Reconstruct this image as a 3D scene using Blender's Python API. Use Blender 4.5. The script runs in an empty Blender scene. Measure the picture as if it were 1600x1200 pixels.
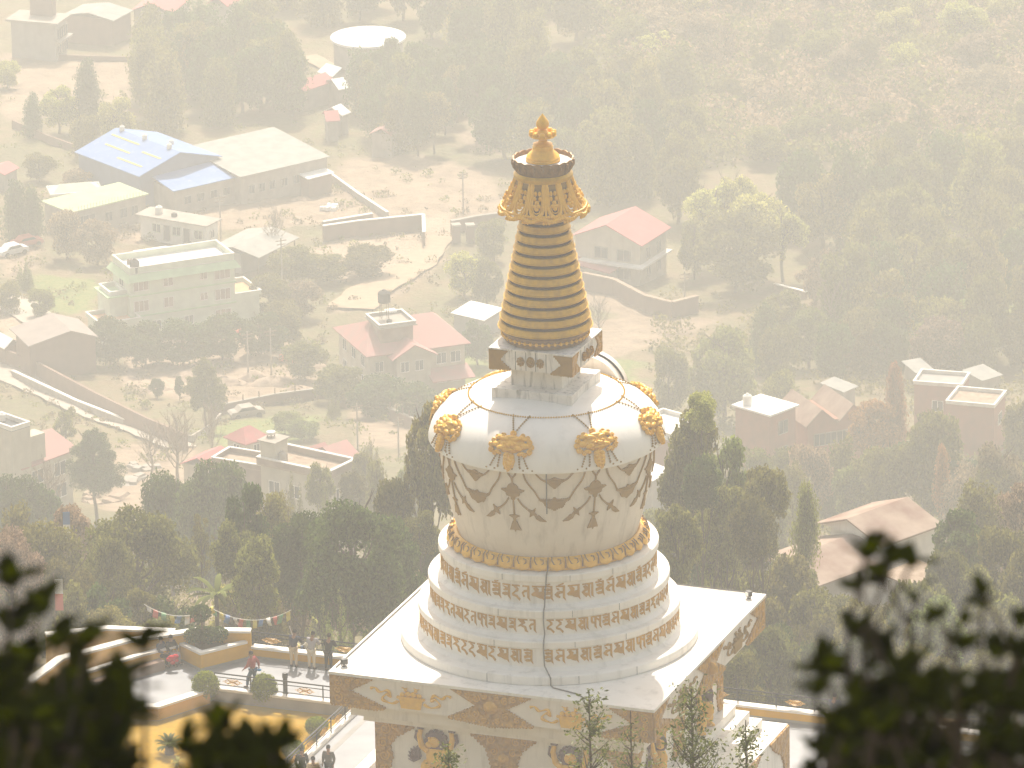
import bpy, bmesh, math, random
import numpy as np
from math import sin, cos, pi, radians, tan, atan, atan2, sqrt, hypot
from mathutils import Vector, Matrix, geometry
SC = bpy.context.scene
COL = SC.collection
random.seed(7); RNG = np.random.default_rng(11)

# ------------------------------------------------------------------ camera
FPX = 12500.0                                   # focal length in photo pixels (photo 1600 wide)
CP = Vector((0.0, -308.0, 125.645))
PITCH, YAW, ROLL = radians(18.880), radians(-0.2591), radians(-0.9023)
CF = Vector((sin(YAW)*cos(PITCH), cos(YAW)*cos(PITCH), -sin(PITCH)))
_r = Vector((cos(YAW), -sin(YAW), 0)); _u = _r.cross(CF)
CR = _r*cos(ROLL)+_u*sin(ROLL); CU = -_r*sin(ROLL)+_u*cos(ROLL)
cd = bpy.data.cameras.new('camera'); cam = bpy.data.objects.new('camera', cd); COL.objects.link(cam)
cam.matrix_world = Matrix(((CR.x, CU.x, -CF.x, CP.x), (CR.y, CU.y, -CF.y, CP.y), (CR.z, CU.z, -CF.z, CP.z), (0, 0, 0, 1)))
cd.sensor_width = 36; cd.lens = FPX/1600*36; cd.clip_start = 0.5; cd.clip_end = 9000
cd.dof.use_dof = True; cd.dof.focus_distance = 327; cd.dof.aperture_fstop = (cd.lens/1000)/0.021
SC.camera = cam

# ------------------------------------------------------------------ light and exposure
SUN_EL, SUN_AZ = radians(50), radians(2)        # high and straight ahead of the camera: everything is back-lit
HAZE_D, HAZE_COL, HAZE_G = 0.00053, (0.93, 0.94, 0.92, 1), 0.3
w = bpy.data.worlds.new('World'); SC.world = w; w.use_nodes = True
nt = w.node_tree; nt.nodes.clear()
sky = nt.nodes.new('ShaderNodeTexSky'); sky.sky_type = 'NISHITA'; sky.sun_disc = False
sky.sun_elevation = SUN_EL; sky.sun_rotation = SUN_AZ; sky.air_density = 1.0; sky.dust_density = 2.0; sky.ozone_density = 1.0
mul = nt.nodes.new('ShaderNodeMix'); mul.data_type = 'RGBA'; mul.blend_type = 'MULTIPLY'; mul.inputs[0].default_value = 1
mul.inputs[7].default_value = (1.0, 0.83, 0.62, 1)
bg = nt.nodes.new('ShaderNodeBackground'); bg.inputs[1].default_value = 0.15
wo = nt.nodes.new('ShaderNodeOutputWorld')
nt.links.new(sky.outputs[0], mul.inputs[6]); nt.links.new(mul.outputs[2], bg.inputs[0]); nt.links.new(bg.outputs[0], wo.inputs[0])
sl = bpy.data.lights.new('sun', 'SUN'); sl.energy = 3.25; sl.angle = radians(0.9); sl.color = (1.0, 0.955, 0.885)
so = bpy.data.objects.new('sun', sl); COL.objects.link(so)
sdir = Vector((sin(SUN_AZ)*cos(SUN_EL), cos(SUN_AZ)*cos(SUN_EL), sin(SUN_EL)))   # towards the sun
so.rotation_euler = sdir.to_track_quat('Z', 'Y').to_euler()
so.location = (0, 0, 200)
SC.view_settings.view_transform = 'Standard'; SC.view_settings.look = 'None'
SC.view_settings.exposure = 1.24; SC.view_settings.gamma = 1
SC.render.engine = 'CYCLES'
SC.cycles.use_denoising = True
SC.cycles.volume_bounces = 1; SC.cycles.max_bounces = 6; SC.cycles.diffuse_bounces = 3
SC.cycles.transmission_bounces = 3; SC.cycles.glossy_bounces = 2; SC.cycles.transparent_max_bounces = 4

# ------------------------------------------------------------------ pixel rays and the terrain
def ray(px, py):
    return CF + CR*((px-800)/FPX) - CU*((py-600)/FPX)
def GZ(px, py, z=0.0):                          # ray meets the level z
    d = ray(px, py); t = (z-CP.z)/d.z
    return CP + d*t
_prof = [(1030, 345), (1005, 420), (980, 500), (950, 580), (900, 650), (830, 740), (780, 800), (740, 840), (690, 880), (650, 905), (600, 930),
         (500, 965), (400, 1000), (300, 1035), (200, 1075), (100, 1115), (0, 1155), (-100, 1200)]
PY = [-400, -30, 0, 12, 60, 150, 250, 272, 280, 286, 331]; PZ = [124.5, 124.3, 123.7, 119, 98, 57, 16, 3.0, -.62, -.62, -.62]
TH = radians(20.41)
for yp, d in _prof:
    PY.append(d); PZ.append(CP.z - d*tan(PITCH+atan((yp-600)/FPX)))
PY += [1500, 2200, 4000]; PZ += [-212, -214, -216]
PY = np.array(PY, float); PZ = np.array(PZ, float)
def terr(x, y):                                 # works on floats and arrays
    x = np.asarray(x, float); yy = np.asarray(y, float)+308
    z = np.interp(yy, PY, PZ)
    b = x*sin(TH)+np.asarray(y, float)*cos(TH)  # distance behind the stupa in its own axes
    edge = np.clip((b-17.3)/2.0, 0, 1)
    base = -0.62 + (-3.2+0.62)*edge - .42*np.clip(b-19.3, 0, 400)
    q = np.clip((420-yy)/50.0, 0, 1)
    z = np.where((yy > 284) & (yy < 420), np.minimum(base, z)*q+z*(1-q), z)
    k = np.clip((yy-350)/120.0, 0, 1)
    n = (np.sin(x*.11+1.3)*np.cos(yy*.071+.5)*1.1+np.sin(x*.23+yy*.17)*.45)*k*np.clip((960-yy)/120., .12, 1)
    rise = np.clip((yy-1040)/200., 0, 6)*np.clip((x-5)/60., 0, 2)*16.
    return z+n+rise
def G(px, py, h=0.0):                           # ray meets the terrain raised by h
    d = ray(px, py); d = d/hypot(d.x, d.y)
    t = np.arange(340, 2200, .5)
    P = np.array(CP)[None, :]+t[:, None]*np.array(d)[None, :]
    f = P[:, 2]-(terr(P[:, 0], P[:, 1])+h)
    cr_ = np.nonzero((f[:-1] >= 0) & (f[1:] < 0))[0]
    if len(cr_): i = int(cr_[0])+1; a = f[i-1]/(f[i-1]-f[i])
    else: i = int(np.argmax(f[40:]))+40; a = 1
    p = P[i-1]*(1-a)+P[i]*a
    return Vector(p)
def ppm(p):                                     # photo pixels per metre at a world point
    return FPX/((Vector(p)-CP).dot(CF))

# ------------------------------------------------------------------ objects
def tag(o, label=None, cat=None, group=None, kind=None):
    if label: o['label'] = label
    if cat: o['category'] = cat
    if group: o['group'] = group
    if kind: o['kind'] = kind
    return o
def thing(name, label, cat, loc=(0, 0, 0), rz=0.0, group=None):
    o = bpy.data.objects.new(name, None); COL.objects.link(o); o.empty_display_size = .3
    o.location = loc; o.rotation_euler = (0, 0, rz)
    return tag(o, label, cat, group)
class MB:
    def __init__(s): s.v = []; s.f = []
    def add(s, vs, fs):
        n = len(s.v); s.v += [tuple(p) for p in vs]; s.f += [tuple(i+n for i in f) for f in fs]
    def box(s, c, d, rz=0.0, taper=1.0):
        x, y, z = d[0]/2, d[1]/2, d[2]/2; ca, sa = cos(rz), sin(rz); vs = []
        for dz, k in ((-z, 1), (z, taper)):
            for ax, ay in ((-x, -y), (x, -y), (x, y), (-x, y)):
                ax *= k; ay *= k
                vs.append((c[0]+ax*ca-ay*sa, c[1]+ax*sa+ay*ca, c[2]+dz))
        s.add(vs, [(3, 2, 1, 0), (4, 5, 6, 7), (0, 1, 5, 4), (1, 2, 6, 5), (2, 3, 7, 6), (3, 0, 4, 7)])
    def prism(s, poly, z0, z1, fn=None):        # poly counter-clockwise (x, y); fn maps (x, y, z)
        n = len(poly); A = sum(poly[i][0]*poly[(i+1) % n][1]-poly[(i+1) % n][0]*poly[i][1] for i in range(n))
        if A < 0: poly = poly[::-1]
        vs = [(x, y, z0) for x, y in poly]+[(x, y, z1) for x, y in poly]
        if fn: vs = [fn(*p) for p in vs]
        tri = geometry.tessellate_polygon([[Vector((x, y, 0)) for x, y in poly]])
        fs = []
        for a, b, c in tri:
            q = (poly[b][0]-poly[a][0])*(poly[c][1]-poly[a][1])-(poly[c][0]-poly[a][0])*(poly[b][1]-poly[a][1])
            if q < 0: b, c = c, b
            fs.append((c, b, a)); fs.append((a+n, b+n, c+n))
        fs += [(i, (i+1) % n, (i+1) % n+n, i+n) for i in range(n)]
        s.add(vs, fs)
    def lathe(s, prof, n=96, c=(0, 0, 0), a0=0, a1=2*pi, closed=False):
        m = len(prof); full = abs(a1-a0-2*pi) < 1e-6; k = n if full else n+1
        vs = [(c[0]+r*cos(a0+(a1-a0)*i/n), c[1]+r*sin(a0+(a1-a0)*i/n), c[2]+z) for i in range(k) for r, z in prof]
        fs = []
        for i in range(n):
            i2 = (i+1) % k
            for j in range(m-1 if not closed else m):
                j2 = (j+1) % m
                fs.append((i*m+j, i2*m+j, i2*m+j2, i*m+j2))
        s.add(vs, fs)
    def tube(s, pts, r, n=6, closed=False, cap=True):
        P = [Vector(p) for p in pts]; m = len(P)
        if m < 2: return
        R = r if hasattr(r, '__len__') else [r]*m
        vs = []; up = None
        for i in range(m):
            a = P[i-1] if (i > 0 or closed) else P[i]; b = P[(i+1) % m] if (i < m-1 or closed) else P[i]
            t = (b-a); t = t.normalized() if t.length > 1e-9 else Vector((0, 0, 1))
            if up is None: up = t.orthogonal().normalized()
            up = (up-t*up.dot(t)); up = up.normalized() if up.length > 1e-6 else t.orthogonal().normalized()
            sd = t.cross(up)
            for k in range(n):
                q = 2*pi*k/n; vs.append(P[i]+(up*cos(q)+sd*sin(q))*R[i])
        fs = []
        for i in range(m if closed else m-1):
            i2 = (i+1) % m
            for k in range(n): fs.append((i*n+k, i*n+(k+1) % n, i2*n+(k+1) % n, i2*n+k))
        if cap and not closed: fs.append(tuple(range(n))[::-1]); fs.append(tuple(range((m-1)*n, m*n)))
        s.add(vs, fs)
    def blob(s, c, rx, ry, rz, M=None, n=8, m=5):
        vs = []; fs = []
        for j in range(m+1):
            ph = -pi/2+pi*j/m
            for i in range(n):
                q = 2*pi*i/n; p = Vector((rx*cos(ph)*cos(q), ry*cos(ph)*sin(q), rz*sin(ph)))
                if M: p = M @ p
                vs.append(Vector(c)+p)
        for j in range(m):
            for i in range(n): fs.append((j*n+i, j*n+(i+1) % n, (j+1)*n+(i+1) % n, (j+1)*n+i))
        s.add(vs, fs)
    def build(s, name, mat, parent=None, smooth=True, ang=38):
        me = bpy.data.meshes.new(name); me.from_pydata(s.v, [], s.f)
        for mm in (mat if isinstance(mat, (list, tuple)) else [mat]): me.materials.append(mm)
        if smooth:
            me.polygons.foreach_set('use_smooth', [True]*len(me.polygons)); me.set_sharp_from_angle(angle=radians(ang))
        me.update()
        o = bpy.data.objects.new(name, me); COL.objects.link(o)
        if parent: o.parent = parent
        return o
def quads_obj(name, V, mat, parent=None, link=True):         # V (n,4,3): n separate leaf quads
    n = len(V); me = bpy.data.meshes.new(name)
    me.vertices.add(n*4); me.vertices.foreach_set('co', np.ascontiguousarray(V, dtype=np.float32).ravel())
    me.loops.add(n*4); me.loops.foreach_set('vertex_index', np.arange(n*4, dtype=np.int32))
    me.polygons.add(n); me.polygons.foreach_set('loop_start', np.arange(0, n*4, 4, dtype=np.int32))
    me.update(calc_edges=True); me.validate()
    me.materials.append(mat)
    o = bpy.data.objects.new(name, me)
    if link: COL.objects.link(o)
    if parent: o.parent = parent
    return o

# ------------------------------------------------------------------ materials
def mat(name, col, rough=.7, metal=0.0, var=None, scale=4.0, detail=6, bump=0.0, bscale=12, streak=None, spots=None, voro=None, spec=.3, trans=0.0, tcol=None, island=0.0, orand=0.0, coat=0.0):
    m = bpy.data.materials.new(name); m.use_nodes = True; T = m.node_tree; N = T.nodes; L = T.links
    b = N['Principled BSDF']; b.inputs['Roughness'].default_value = rough; b.inputs['Metallic'].default_value = metal
    b.inputs['Specular IOR Level'].default_value = spec
    tc = N.new('ShaderNodeTexCoord'); last = None
    def mix(f, c1, c2, blend='MIX'):
        x = N.new('ShaderNodeMix'); x.data_type = 'RGBA'; x.blend_type = blend
        for sck, val in ((0, f), (6, c1), (7, c2)):
            if hasattr(val, 'is_output') or isinstance(val, bpy.types.NodeSocket): L.new(val, x.inputs[sck])
            else: x.inputs[sck].default_value = (*val, 1) if isinstance(val, (tuple, list)) and len(val) == 3 else val
        return x.outputs[2]
    def noise(sc, det=6, vec=None, rgh=.55):
        n = N.new('ShaderNodeTexNoise'); n.inputs['Scale'].default_value = sc; n.inputs['Detail'].default_value = det; n.inputs['Roughness'].default_value = rgh
        L.new(vec or tc.outputs['Object'], n.inputs['Vector']); return n.outputs[0]
    def ramp(v, a, bb):
        r = N.new('ShaderNodeMapRange'); r.inputs[1].default_value = a; r.inputs[2].default_value = bb; r.clamp = True
        L.new(v, r.inputs[0]); return r.outputs[0]
    c = col
    if var: c = mix(ramp(noise(scale, detail), .32, .68), col, var)
    if streak:                                      # (colour, amount, scale): runs of dirt down a face
        mp = N.new('ShaderNodeMapping'); mp.inputs['Scale'].default_value = (streak[2], streak[2], streak[2]*.12); L.new(tc.outputs['Object'], mp.inputs[0])
        f = ramp(noise(1.0, 7, mp.outputs[0], .65), .52, .80)
        g = N.new('ShaderNodeMath'); g.operation = 'MULTIPLY'; g.inputs[1].default_value = streak[1]; L.new(f, g.inputs[0])
        c = mix(g.outputs[0], c, streak[0])
    if spots:
        g = N.new('ShaderNodeMath'); g.operation = 'MULTIPLY'; g.inputs[1].default_value = spots[1]; L.new(ramp(noise(spots[2], 8, None, .7), .55, .72), g.inputs[0])
        c = mix(g.outputs[0], c, spots[0])
    if island:
        gi = N.new('ShaderNodeNewGeometry'); hs = N.new('ShaderNodeHueSaturation')
        mr = N.new('ShaderNodeMapRange'); mr.inputs[3].default_value = 1-island; mr.inputs[4].default_value = 1+island; L.new(gi.outputs['Random Per Island'], mr.inputs[0])
        L.new(mr.outputs[0], hs.inputs['Value'])
        if hasattr(c, 'node'): L.new(c, hs.inputs['Color'])
        else: hs.inputs['Color'].default_value = (*c, 1)
        c = hs.outputs[0]
    if orand:
        oi = N.new('ShaderNodeObjectInfo'); hs = N.new('ShaderNodeHueSaturation')
        mr = N.new('ShaderNodeMapRange'); mr.inputs[3].default_value = 1-orand; mr.inputs[4].default_value = 1+orand; L.new(oi.outputs['Random'], mr.inputs[0]); L.new(mr.outputs[0], hs.inputs['Value'])
        m2 = N.new('ShaderNodeMath'); m2.operation = 'FRACT'; m3 = N.new('ShaderNodeMath'); m3.operation = 'MULTIPLY'; m3.inputs[1].default_value = 17.3; L.new(oi.outputs['Random'], m3.inputs[0]); L.new(m3.outputs[0], m2.inputs[0])
        mh = N.new('ShaderNodeMapRange'); mh.inputs[3].default_value = .5-orand*.10; mh.inputs[4].default_value = .5+orand*.07; L.new(m2.outputs[0], mh.inputs[0]); L.new(mh.outputs[0], hs.inputs['Hue'])
        if hasattr(c, 'node'): L.new(c, hs.inputs['Color'])
        else: hs.inputs['Color'].default_value = (*c, 1)
        c = hs.outputs[0]
    if hasattr(c, 'node'): L.new(c, b.inputs['Base Color'])
    else: b.inputs['Base Color'].default_value = (*c, 1)
    if bump or voro:
        bp = N.new('ShaderNodeBump'); bp.inputs['Strength'].default_value = 1; bp.inputs['Distance'].default_value = bump or .05
        if voro:
            v = N.new('ShaderNodeTexVoronoi'); v.feature = 'SMOOTH_F1'; v.inputs['Scale'].default_value = voro
            nn = noise(voro*.8, 3); 
            mv = N.new('ShaderNodeVectorMath'); mv.operation = 'ADD'; L.new(tc.outputs['Object'], mv.inputs[0])
            sv = N.new('ShaderNodeVectorMath'); sv.operation = 'SCALE'; sv.inputs['Scale'].default_value = .35; 
            nz = N.new('ShaderNodeTexNoise'); nz.inputs['Scale'].default_value = voro*.6; L.new(tc.outputs['Object'], nz.inputs['Vector'])
            L.new(nz.outputs[1], sv.inputs[0]); L.new(sv.outputs[0], mv.inputs[1]); L.new(mv.outputs[0], v.inputs['Vector'])
            L.new(v.outputs['Distance'], bp.inputs['Height'])
            bp.invert = True
        else: L.new(noise(bscale, 8, None, .65), bp.inputs['Height'])
        L.new(bp.outputs[0], b.inputs['Normal'])
    if trans:
        tr = N.new('ShaderNodeBsdfTranslucent'); ms = N.new('ShaderNodeMixShader'); ms.inputs[0].default_value = trans
        if tcol: tr.inputs[0].default_value = (*tcol, 1)
        elif hasattr(c, 'node'): L.new(c, tr.inputs[0])
        else: tr.inputs[0].default_value = (*c, 1)
        out = N['Material Output']; L.new(b.outputs[0], ms.inputs[1]); L.new(tr.outputs[0], ms.inputs[2]); L.new(ms.outputs[0], out.inputs[0])
    m['basis'] = name
    return m
M = {}
M['stone_dome'] = mat('dome_whitewash', (.82, .775, .70), .5, var=(.77, .725, .65), scale=.6, streak=((.45, .41, .35), .35, 1.6), bump=.003, bscale=12)
M['stone'] = mat('white_stone', (.80, .755, .68), .55, var=(.74, .69, .61), scale=.8, streak=((.30, .27, .22), .60, 2.2), spots=((.52, .48, .42), .45, .7), bump=.004, bscale=20)
M['stone_stained'] = mat('stained_stone', (.78, .74, .68), .55, var=(.64, .60, .55), scale=1.2, streak=((.07, .06, .055), .95, 5.0), spots=((.3, .27, .23), .5, 1.5), bump=.006)
M['stone_drum_shaded'] = mat('shaded_drum_render', (.71, .635, .535), .6, var=(.65, .575, .48), scale=1.1, streak=((.34, .28, .21), .75, 2.4), bump=.004)  # base darker and yellower than the dome: downward-facing shade put into the colour
M['stone_clean'] = mat('white_render', (.78, .71, .62), .6, var=(.70, .63, .54), scale=1.1, streak=((.36, .30, .23), .65, 2.6), bump=.004)
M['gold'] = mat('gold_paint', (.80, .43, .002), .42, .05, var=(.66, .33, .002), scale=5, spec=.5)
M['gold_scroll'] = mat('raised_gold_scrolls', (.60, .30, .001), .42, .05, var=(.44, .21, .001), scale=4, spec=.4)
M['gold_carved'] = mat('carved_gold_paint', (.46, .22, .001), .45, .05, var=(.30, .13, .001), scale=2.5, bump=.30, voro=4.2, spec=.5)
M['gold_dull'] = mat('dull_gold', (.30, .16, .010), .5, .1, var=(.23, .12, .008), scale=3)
M['gold_metal'] = mat('gilt_metal', (.62, .35, .010), .38, .35, var=(.44, .23, .008), scale=3.5, streak=((.30, .17, .05), .5, 3))
M['groove'] = mat('dark_red_metal', (.022, .007, .006), .8, spec=.05)
M['bronze'] = mat('dark_bronze', (.28, .15, .05), .45, .4, var=(.16, .09, .04), scale=6)
M['script'] = mat('ochre_gold_lettering', (.46, .22, .001), .5, .05, var=(.34, .155, .001), scale=2)
M['purple'] = mat('maroon_paint', (.05, .008, .014), .5, var=(.09, .02, .025), scale=6)
M['black'] = mat('black_paint', (.03, .03, .03), .5)
M['cable'] = mat('grey_cable', (.09, .085, .08), .6)
M['yellow'] = mat('yellow_ochre_paint', (.64, .345, .003), .65, var=(.54, .28, .003), scale=1.2, streak=((.45, .27, .08), .4, 2))
M['cap'] = mat('white_coping', (.70, .66, .58), .6, var=(.66, .62, .55), scale=3)
M['paving'] = mat('grey_paving', (.25, .25, .25), .6, var=(.19, .19, .19), scale=.6, spots=((.2, .19, .18), .4, 1.5), bump=.003)
M['lawn'] = mat('golden_lawn', (.46, .25, .001), .9, var=(.34, .20, .003), scale=2.2, bump=.05, bscale=30, spots=((.25, .22, .05), .5, .9))
M['soil'] = mat('brown_soil', (.22, .15, .09), .9, var=(.14, .10, .06), scale=3, bump=.03)
M['bark'] = mat('bark', (.13, .095, .065), .9, var=(.075, .055, .04), scale=6, bump=.02)
M['bark_pale'] = mat('pale_bark', (.30, .24, .18), .9, var=(.2, .15, .11), scale=6)
lf = dict(rough=.75, spec=.12)
M['leaf_dark'] = mat('dark_evergreen_foliage', (.065, .10, .022), island=.55, orand=.2, trans=.45, **lf)
M['leaf_olive'] = mat('olive_foliage', (.17, .165, .035), island=.5, orand=.25, trans=.5, **lf)
M['leaf_green'] = mat('fresh_green_foliage', (.17, .20, .045), island=.45, orand=.2, trans=.5, **lf)
M['leaf_brown'] = mat('dry_brown_foliage', (.27, .20, .11), island=.5, orand=.3, trans=.3, **lf)
M['leaf_yellow'] = mat('yellow_green_foliage', (.40, .39, .10), island=.45, orand=.2, trans=.45, **lf)
M['leaf_orange'] = mat('rusty_foliage', (.33, .18, .06), island=.4, orand=.2, trans=.45, **lf)
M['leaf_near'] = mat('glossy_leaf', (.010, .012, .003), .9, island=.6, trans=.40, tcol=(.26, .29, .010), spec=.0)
M['leaf_sap'] = mat('sapling_leaf', (.13, .15, .035), .5, island=.5, trans=.5, spec=.3)
M['topiary'] = mat('clipped_foliage', (.20, .23, .006), island=.4, trans=.45, **lf)
def bm_(n, c, v=None, **k): 
    k.setdefault('spec', .04); M[n] = mat(n, c, k.pop('rough', .8), var=v or tuple(x*.8 for x in c), scale=k.pop('scale', .7), **k)
bm_('cream_wall', (.48, .43, .34), streak=((.30, .25, .18), .6, 1.5)); bm_('mint_wall', (.58, .62, .48), streak=((.5, .5, .4), .3, 1.0)); bm_('mint_trim', (.42, .56, .33))
bm_('white_wall', (.74, .70, .64), streak=((.4, .36, .3), .5, 1.5)); bm_('white_roof', (.80, .78, .74), (.70, .67, .62), spots=((.45, .42, .38), .4, 1.0)); bm_('pink_roof', (.42, .19, .17), (.34, .20, .17), rough=.85, spec=.1, spots=((.30, .22, .19), .6, 1.3)); bm_('rose_roof', (.44, .15, .14), rough=.85, spec=.1, spots=((.36, .2, .18), .6, 1.3))
bm_('blue_roof', (.11, .20, .42), (.15, .24, .42), rough=.7, spec=.15, spots=((.36, .40, .46), .6, 1.0)); bm_('blue_wall', (.12, .17, .28)); bm_('tin_roof', (.22, .22, .20), (.34, .32, .28), rough=.7)
bm_('brown_roof', (.30, .25, .22)); bm_('brown_wall', (.24, .16, .12)); bm_('brick_wall', (.34, .16, .11), (.26, .14, .10)); bm_('grey_wall', (.34, .32, .29)); bm_('dark_glass', (.06, .07, .08), rough=.3)
bm_('orange_floor', (.62, .34, .18)); bm_('lime_roof', (.34, .40, .22), (.42, .45, .28)); bm_('rust_roof', (.20, .12, .09), (.34, .26, .20), scale=.5)
bm_('tank_black', (.03, .03, .035), rough=.4); bm_('concrete', (.36, .32, .27), (.26, .23, .19), streak=((.2, .17, .14), .5, 1.5)); bm_('rubble', (.38, .29, .21), (.24, .17, .12), scale=1.5, bump=.1, bscale=3); bm_('timber', (.20, .14, .09))
bm_('skin', (.28, .15, .09), scale=9); bm_('hair', (.015, .012, .012)); bm_('navy_cloth', (.035, .045, .075)); bm_('khaki_cloth', (.55, .42, .25)); bm_('grey_cloth', (.36, .33, .33)); bm_('black_cloth', (.015, .017, .02))
bm_('maroon_cloth', (.30, .06, .055)); bm_('jeans_cloth', (.04, .09, .17)); bm_('red_cloth', (.55, .03, .05)); bm_('blue_plastic', (.05, .35, .70)); bm_('cream_cloth', (.62, .52, .36)); bm_('grey_coat', (.10, .09, .075))
bm_('flag_red', (.60, .16, .13)); bm_('flag_white', (.75, .72, .68)); bm_('flag_green', (.16, .34, .18)); bm_('flag_yellow', (.70, .58, .15)); bm_('flag_blue', (.14, .24, .45)); bm_('glass_white', (.85, .83, .8))
bm_('red_tarp', (.62, .20, .13)); bm_('car_white', (.7, .7, .7), rough=.3); bm_('car_red', (.5, .16, .12), rough=.3)
# ------------------------------------------------------------------ the ground, one sheet
def pip(X, Y, poly):
    ins = np.zeros(X.shape, bool); n = len(poly)
    for i in range(n):
        x1, y1 = poly[i]; x2, y2 = poly[(i+1) % n]
        if y1 == y2: continue
        c = ((y1 > Y) != (y2 > Y)) & (X < (x2-x1)*(Y-y1)/(y2-y1)+x1)
        ins ^= c
    return ins
DIRT = [[(530, 250), (640, 240), (765, 268), (795, 330), (700, 368), (600, 348), (535, 300)], [(290, 322), (480, 296), (565, 305), (612, 345), (500, 352), (350, 362)],
        [(500, 490), (560, 448), (650, 408), (668, 362), (708, 362), (695, 410), (640, 452), (575, 485)], [(190, 535), (460, 520), (475, 565), (540, 610), (350, 632), (200, 610)],
        [(0, 82), (225, 92), (205, 165), (0, 190)], [(708, 200), (735, 202), (790, 238), (740, 244)], [(925, 500), (1140, 495), (1010, 545), (930, 565)],
        [(890, 425), (1085, 482), (1010, 500), (900, 470)], [(520, 600), (640, 655), (640, 700), (560, 700), (545, 650)], [(180, 690), (310, 700), (290, 800), (150, 800)], [(0, 380), (60, 372), (60, 420), (0, 440)],
        [(280, 895), (345, 915), (350, 975), (285, 975)], [(170, 330), (240, 350), (230, 385), (180, 380)], [(1380, 700), (1430, 700), (1440, 800), (1400, 800)]]
GRASS = [[(55, 425), (155, 440), (150, 492), (50, 492)], [(320, 668), (420, 652), (500, 650), (480, 690), (350, 700)], [(680, 540), (760, 560), (770, 620), (690, 610)], [(900, 560), (1000, 560), (1000, 600), (900, 600)], [(1440, 460), (1600, 455), (1600, 500), (1440, 500)]]
PALE = [[(0, 466), (62, 498), (30, 545), (0, 548)], [(420, 410), (700, 330), (715, 372), (600, 455)], [(200, 545), (330, 560), (300, 620), (190, 600)]]
def axis(a):
    out = [a[0][0]]
    for lo, hi, st in a:
        n = max(1, int(round((hi-lo)/st))); out += [lo+(hi-lo)*(i+1)/n for i in range(n)]
    return np.array(out)
XS = axis([(-1200, -300, 60), (-300, -110, 8), (-110, 110, 1.1), (110, 300, 8), (300, 1200, 60)])
YS = axis([(-60, 340, 4), (340, 860, 3), (860, 1200, 1.3), (1200, 1500, 8), (1500, 3600, 60)])-308
X, Y = np.meshgrid(XS, YS); Z = terr(X, Y)
fine = (np.abs(X) < 112)
Z = Z+np.where(fine & (Y > 60), (np.sin(X*1.7+Y*.9)*np.sin(Y*1.3-X*.6))*.10+(np.sin(X*.71+2)*np.sin(Y*.53))*.16, 0)
Zpts = np.stack([X, Y, Z], -1).reshape(-1, 3)
nx, ny = len(XS), len(YS)
idx = np.arange(nx*ny).reshape(ny, nx)
Fq = np.stack([idx[:-1, :-1], idx[:-1, 1:], idx[1:, 1:], idx[1:, :-1]], -1).reshape(-1, 4)
me = bpy.data.meshes.new('ground'); me.vertices.add(len(Zpts)); me.vertices.foreach_set('co', Zpts.astype(np.float32).ravel())
me.loops.add(Fq.size); me.loops.foreach_set('vertex_index', Fq.astype(np.int32).ravel())
me.polygons.add(len(Fq)); me.polygons.foreach_set('loop_start', np.arange(0, Fq.size, 4, dtype=np.int32)); me.polygons.foreach_set('use_smooth', [True]*len(Fq))
me.update(calc_edges=True)
def blur(a, k):
    for _ in range(k):
        a = (a+np.roll(a, 1, 0)+np.roll(a, -1, 0)+np.roll(a, 1, 1)+np.roll(a, -1, 1))/5
    return a
for nm, polys in (('dirt', DIRT), ('grass', GRASS), ('pale', PALE)):
    A = np.zeros(X.shape)
    for pl in polys:
        P = [G(*p) for p in pl]; A[pip(X, Y, [(p.x, p.y) for p in P])] = 1
    at = me.attributes.new(nm, 'FLOAT', 'POINT'); at.data.foreach_set('value', blur(A, 3).astype(np.float32).ravel())
gm = bpy.data.materials.new('dry_ground'); gm.use_nodes = True; T = gm.node_tree; N = T.nodes; L = T.links
b = N['Principled BSDF']; b.inputs['Roughness'].default_value = .95; b.inputs['Specular IOR Level'].default_value = .1
tc = N.new('ShaderNodeTexCoord')
def nz(sc, det=7, r=.6):
    n = N.new('ShaderNodeTexNoise'); n.inputs['Scale'].default_value = sc; n.inputs['Detail'].default_value = det; n.inputs['Roughness'].default_value = r; L.new(tc.outputs['Object'], n.inputs['Vector']); return n.outputs[0]
def mr(v, a, c, lo=0, hi=1):
    r = N.new('ShaderNodeMapRange'); r.inputs[1].default_value = a; r.inputs[2].default_value = c; r.inputs[3].default_value = lo; r.inputs[4].default_value = hi; L.new(v, r.inputs[0]); return r.outputs[0]
def mx(f, a, c):
    x = N.new('ShaderNodeMix'); x.data_type = 'RGBA'
    for s, v in ((0, f), (6, a), (7, c)):
        if isinstance(v, bpy.types.NodeSocket): L.new(v, x.inputs[s])
        else: x.inputs[s].default_value = (*v, 1)
    return x.outputs[2]
def at_(nm, n_, k=.55):
    a = N.new('ShaderNodeAttribute'); a.attribute_name = nm; m1 = N.new('ShaderNodeMath'); m1.operation = 'ADD'; L.new(a.outputs['Fac'], m1.inputs[0])
    m2 = N.new('ShaderNodeMath'); m2.operation = 'MULTIPLY_ADD'; m2.inputs[1].default_value = k*2; m2.inputs[2].default_value = -k; L.new(n_, m2.inputs[0]); L.new(m2.outputs[0], m1.inputs[1])
    return mr(m1.outputs[0], .32, .68)
n1, n2, n3 = nz(.06), nz(.35), nz(1.6)
c = mx(mr(n1, .38, .62), (.10, .09, .045), (.18, .13, .075)); c = mx(mr(n2, .45, .7), c, (.13, .13, .055)); c = mx(mr(n3, .5, .75, 0, .6), c, (.26, .20, .13))
dirt = mx(mr(n2, .35, .65), (.31, .23, .155), (.20, .145, .10)); dirt = mx(mr(n3, .55, .75, 0, .8), dirt, (.15, .115, .07))
c = mx(at_('dirt', n2, .8), c, dirt)
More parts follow.
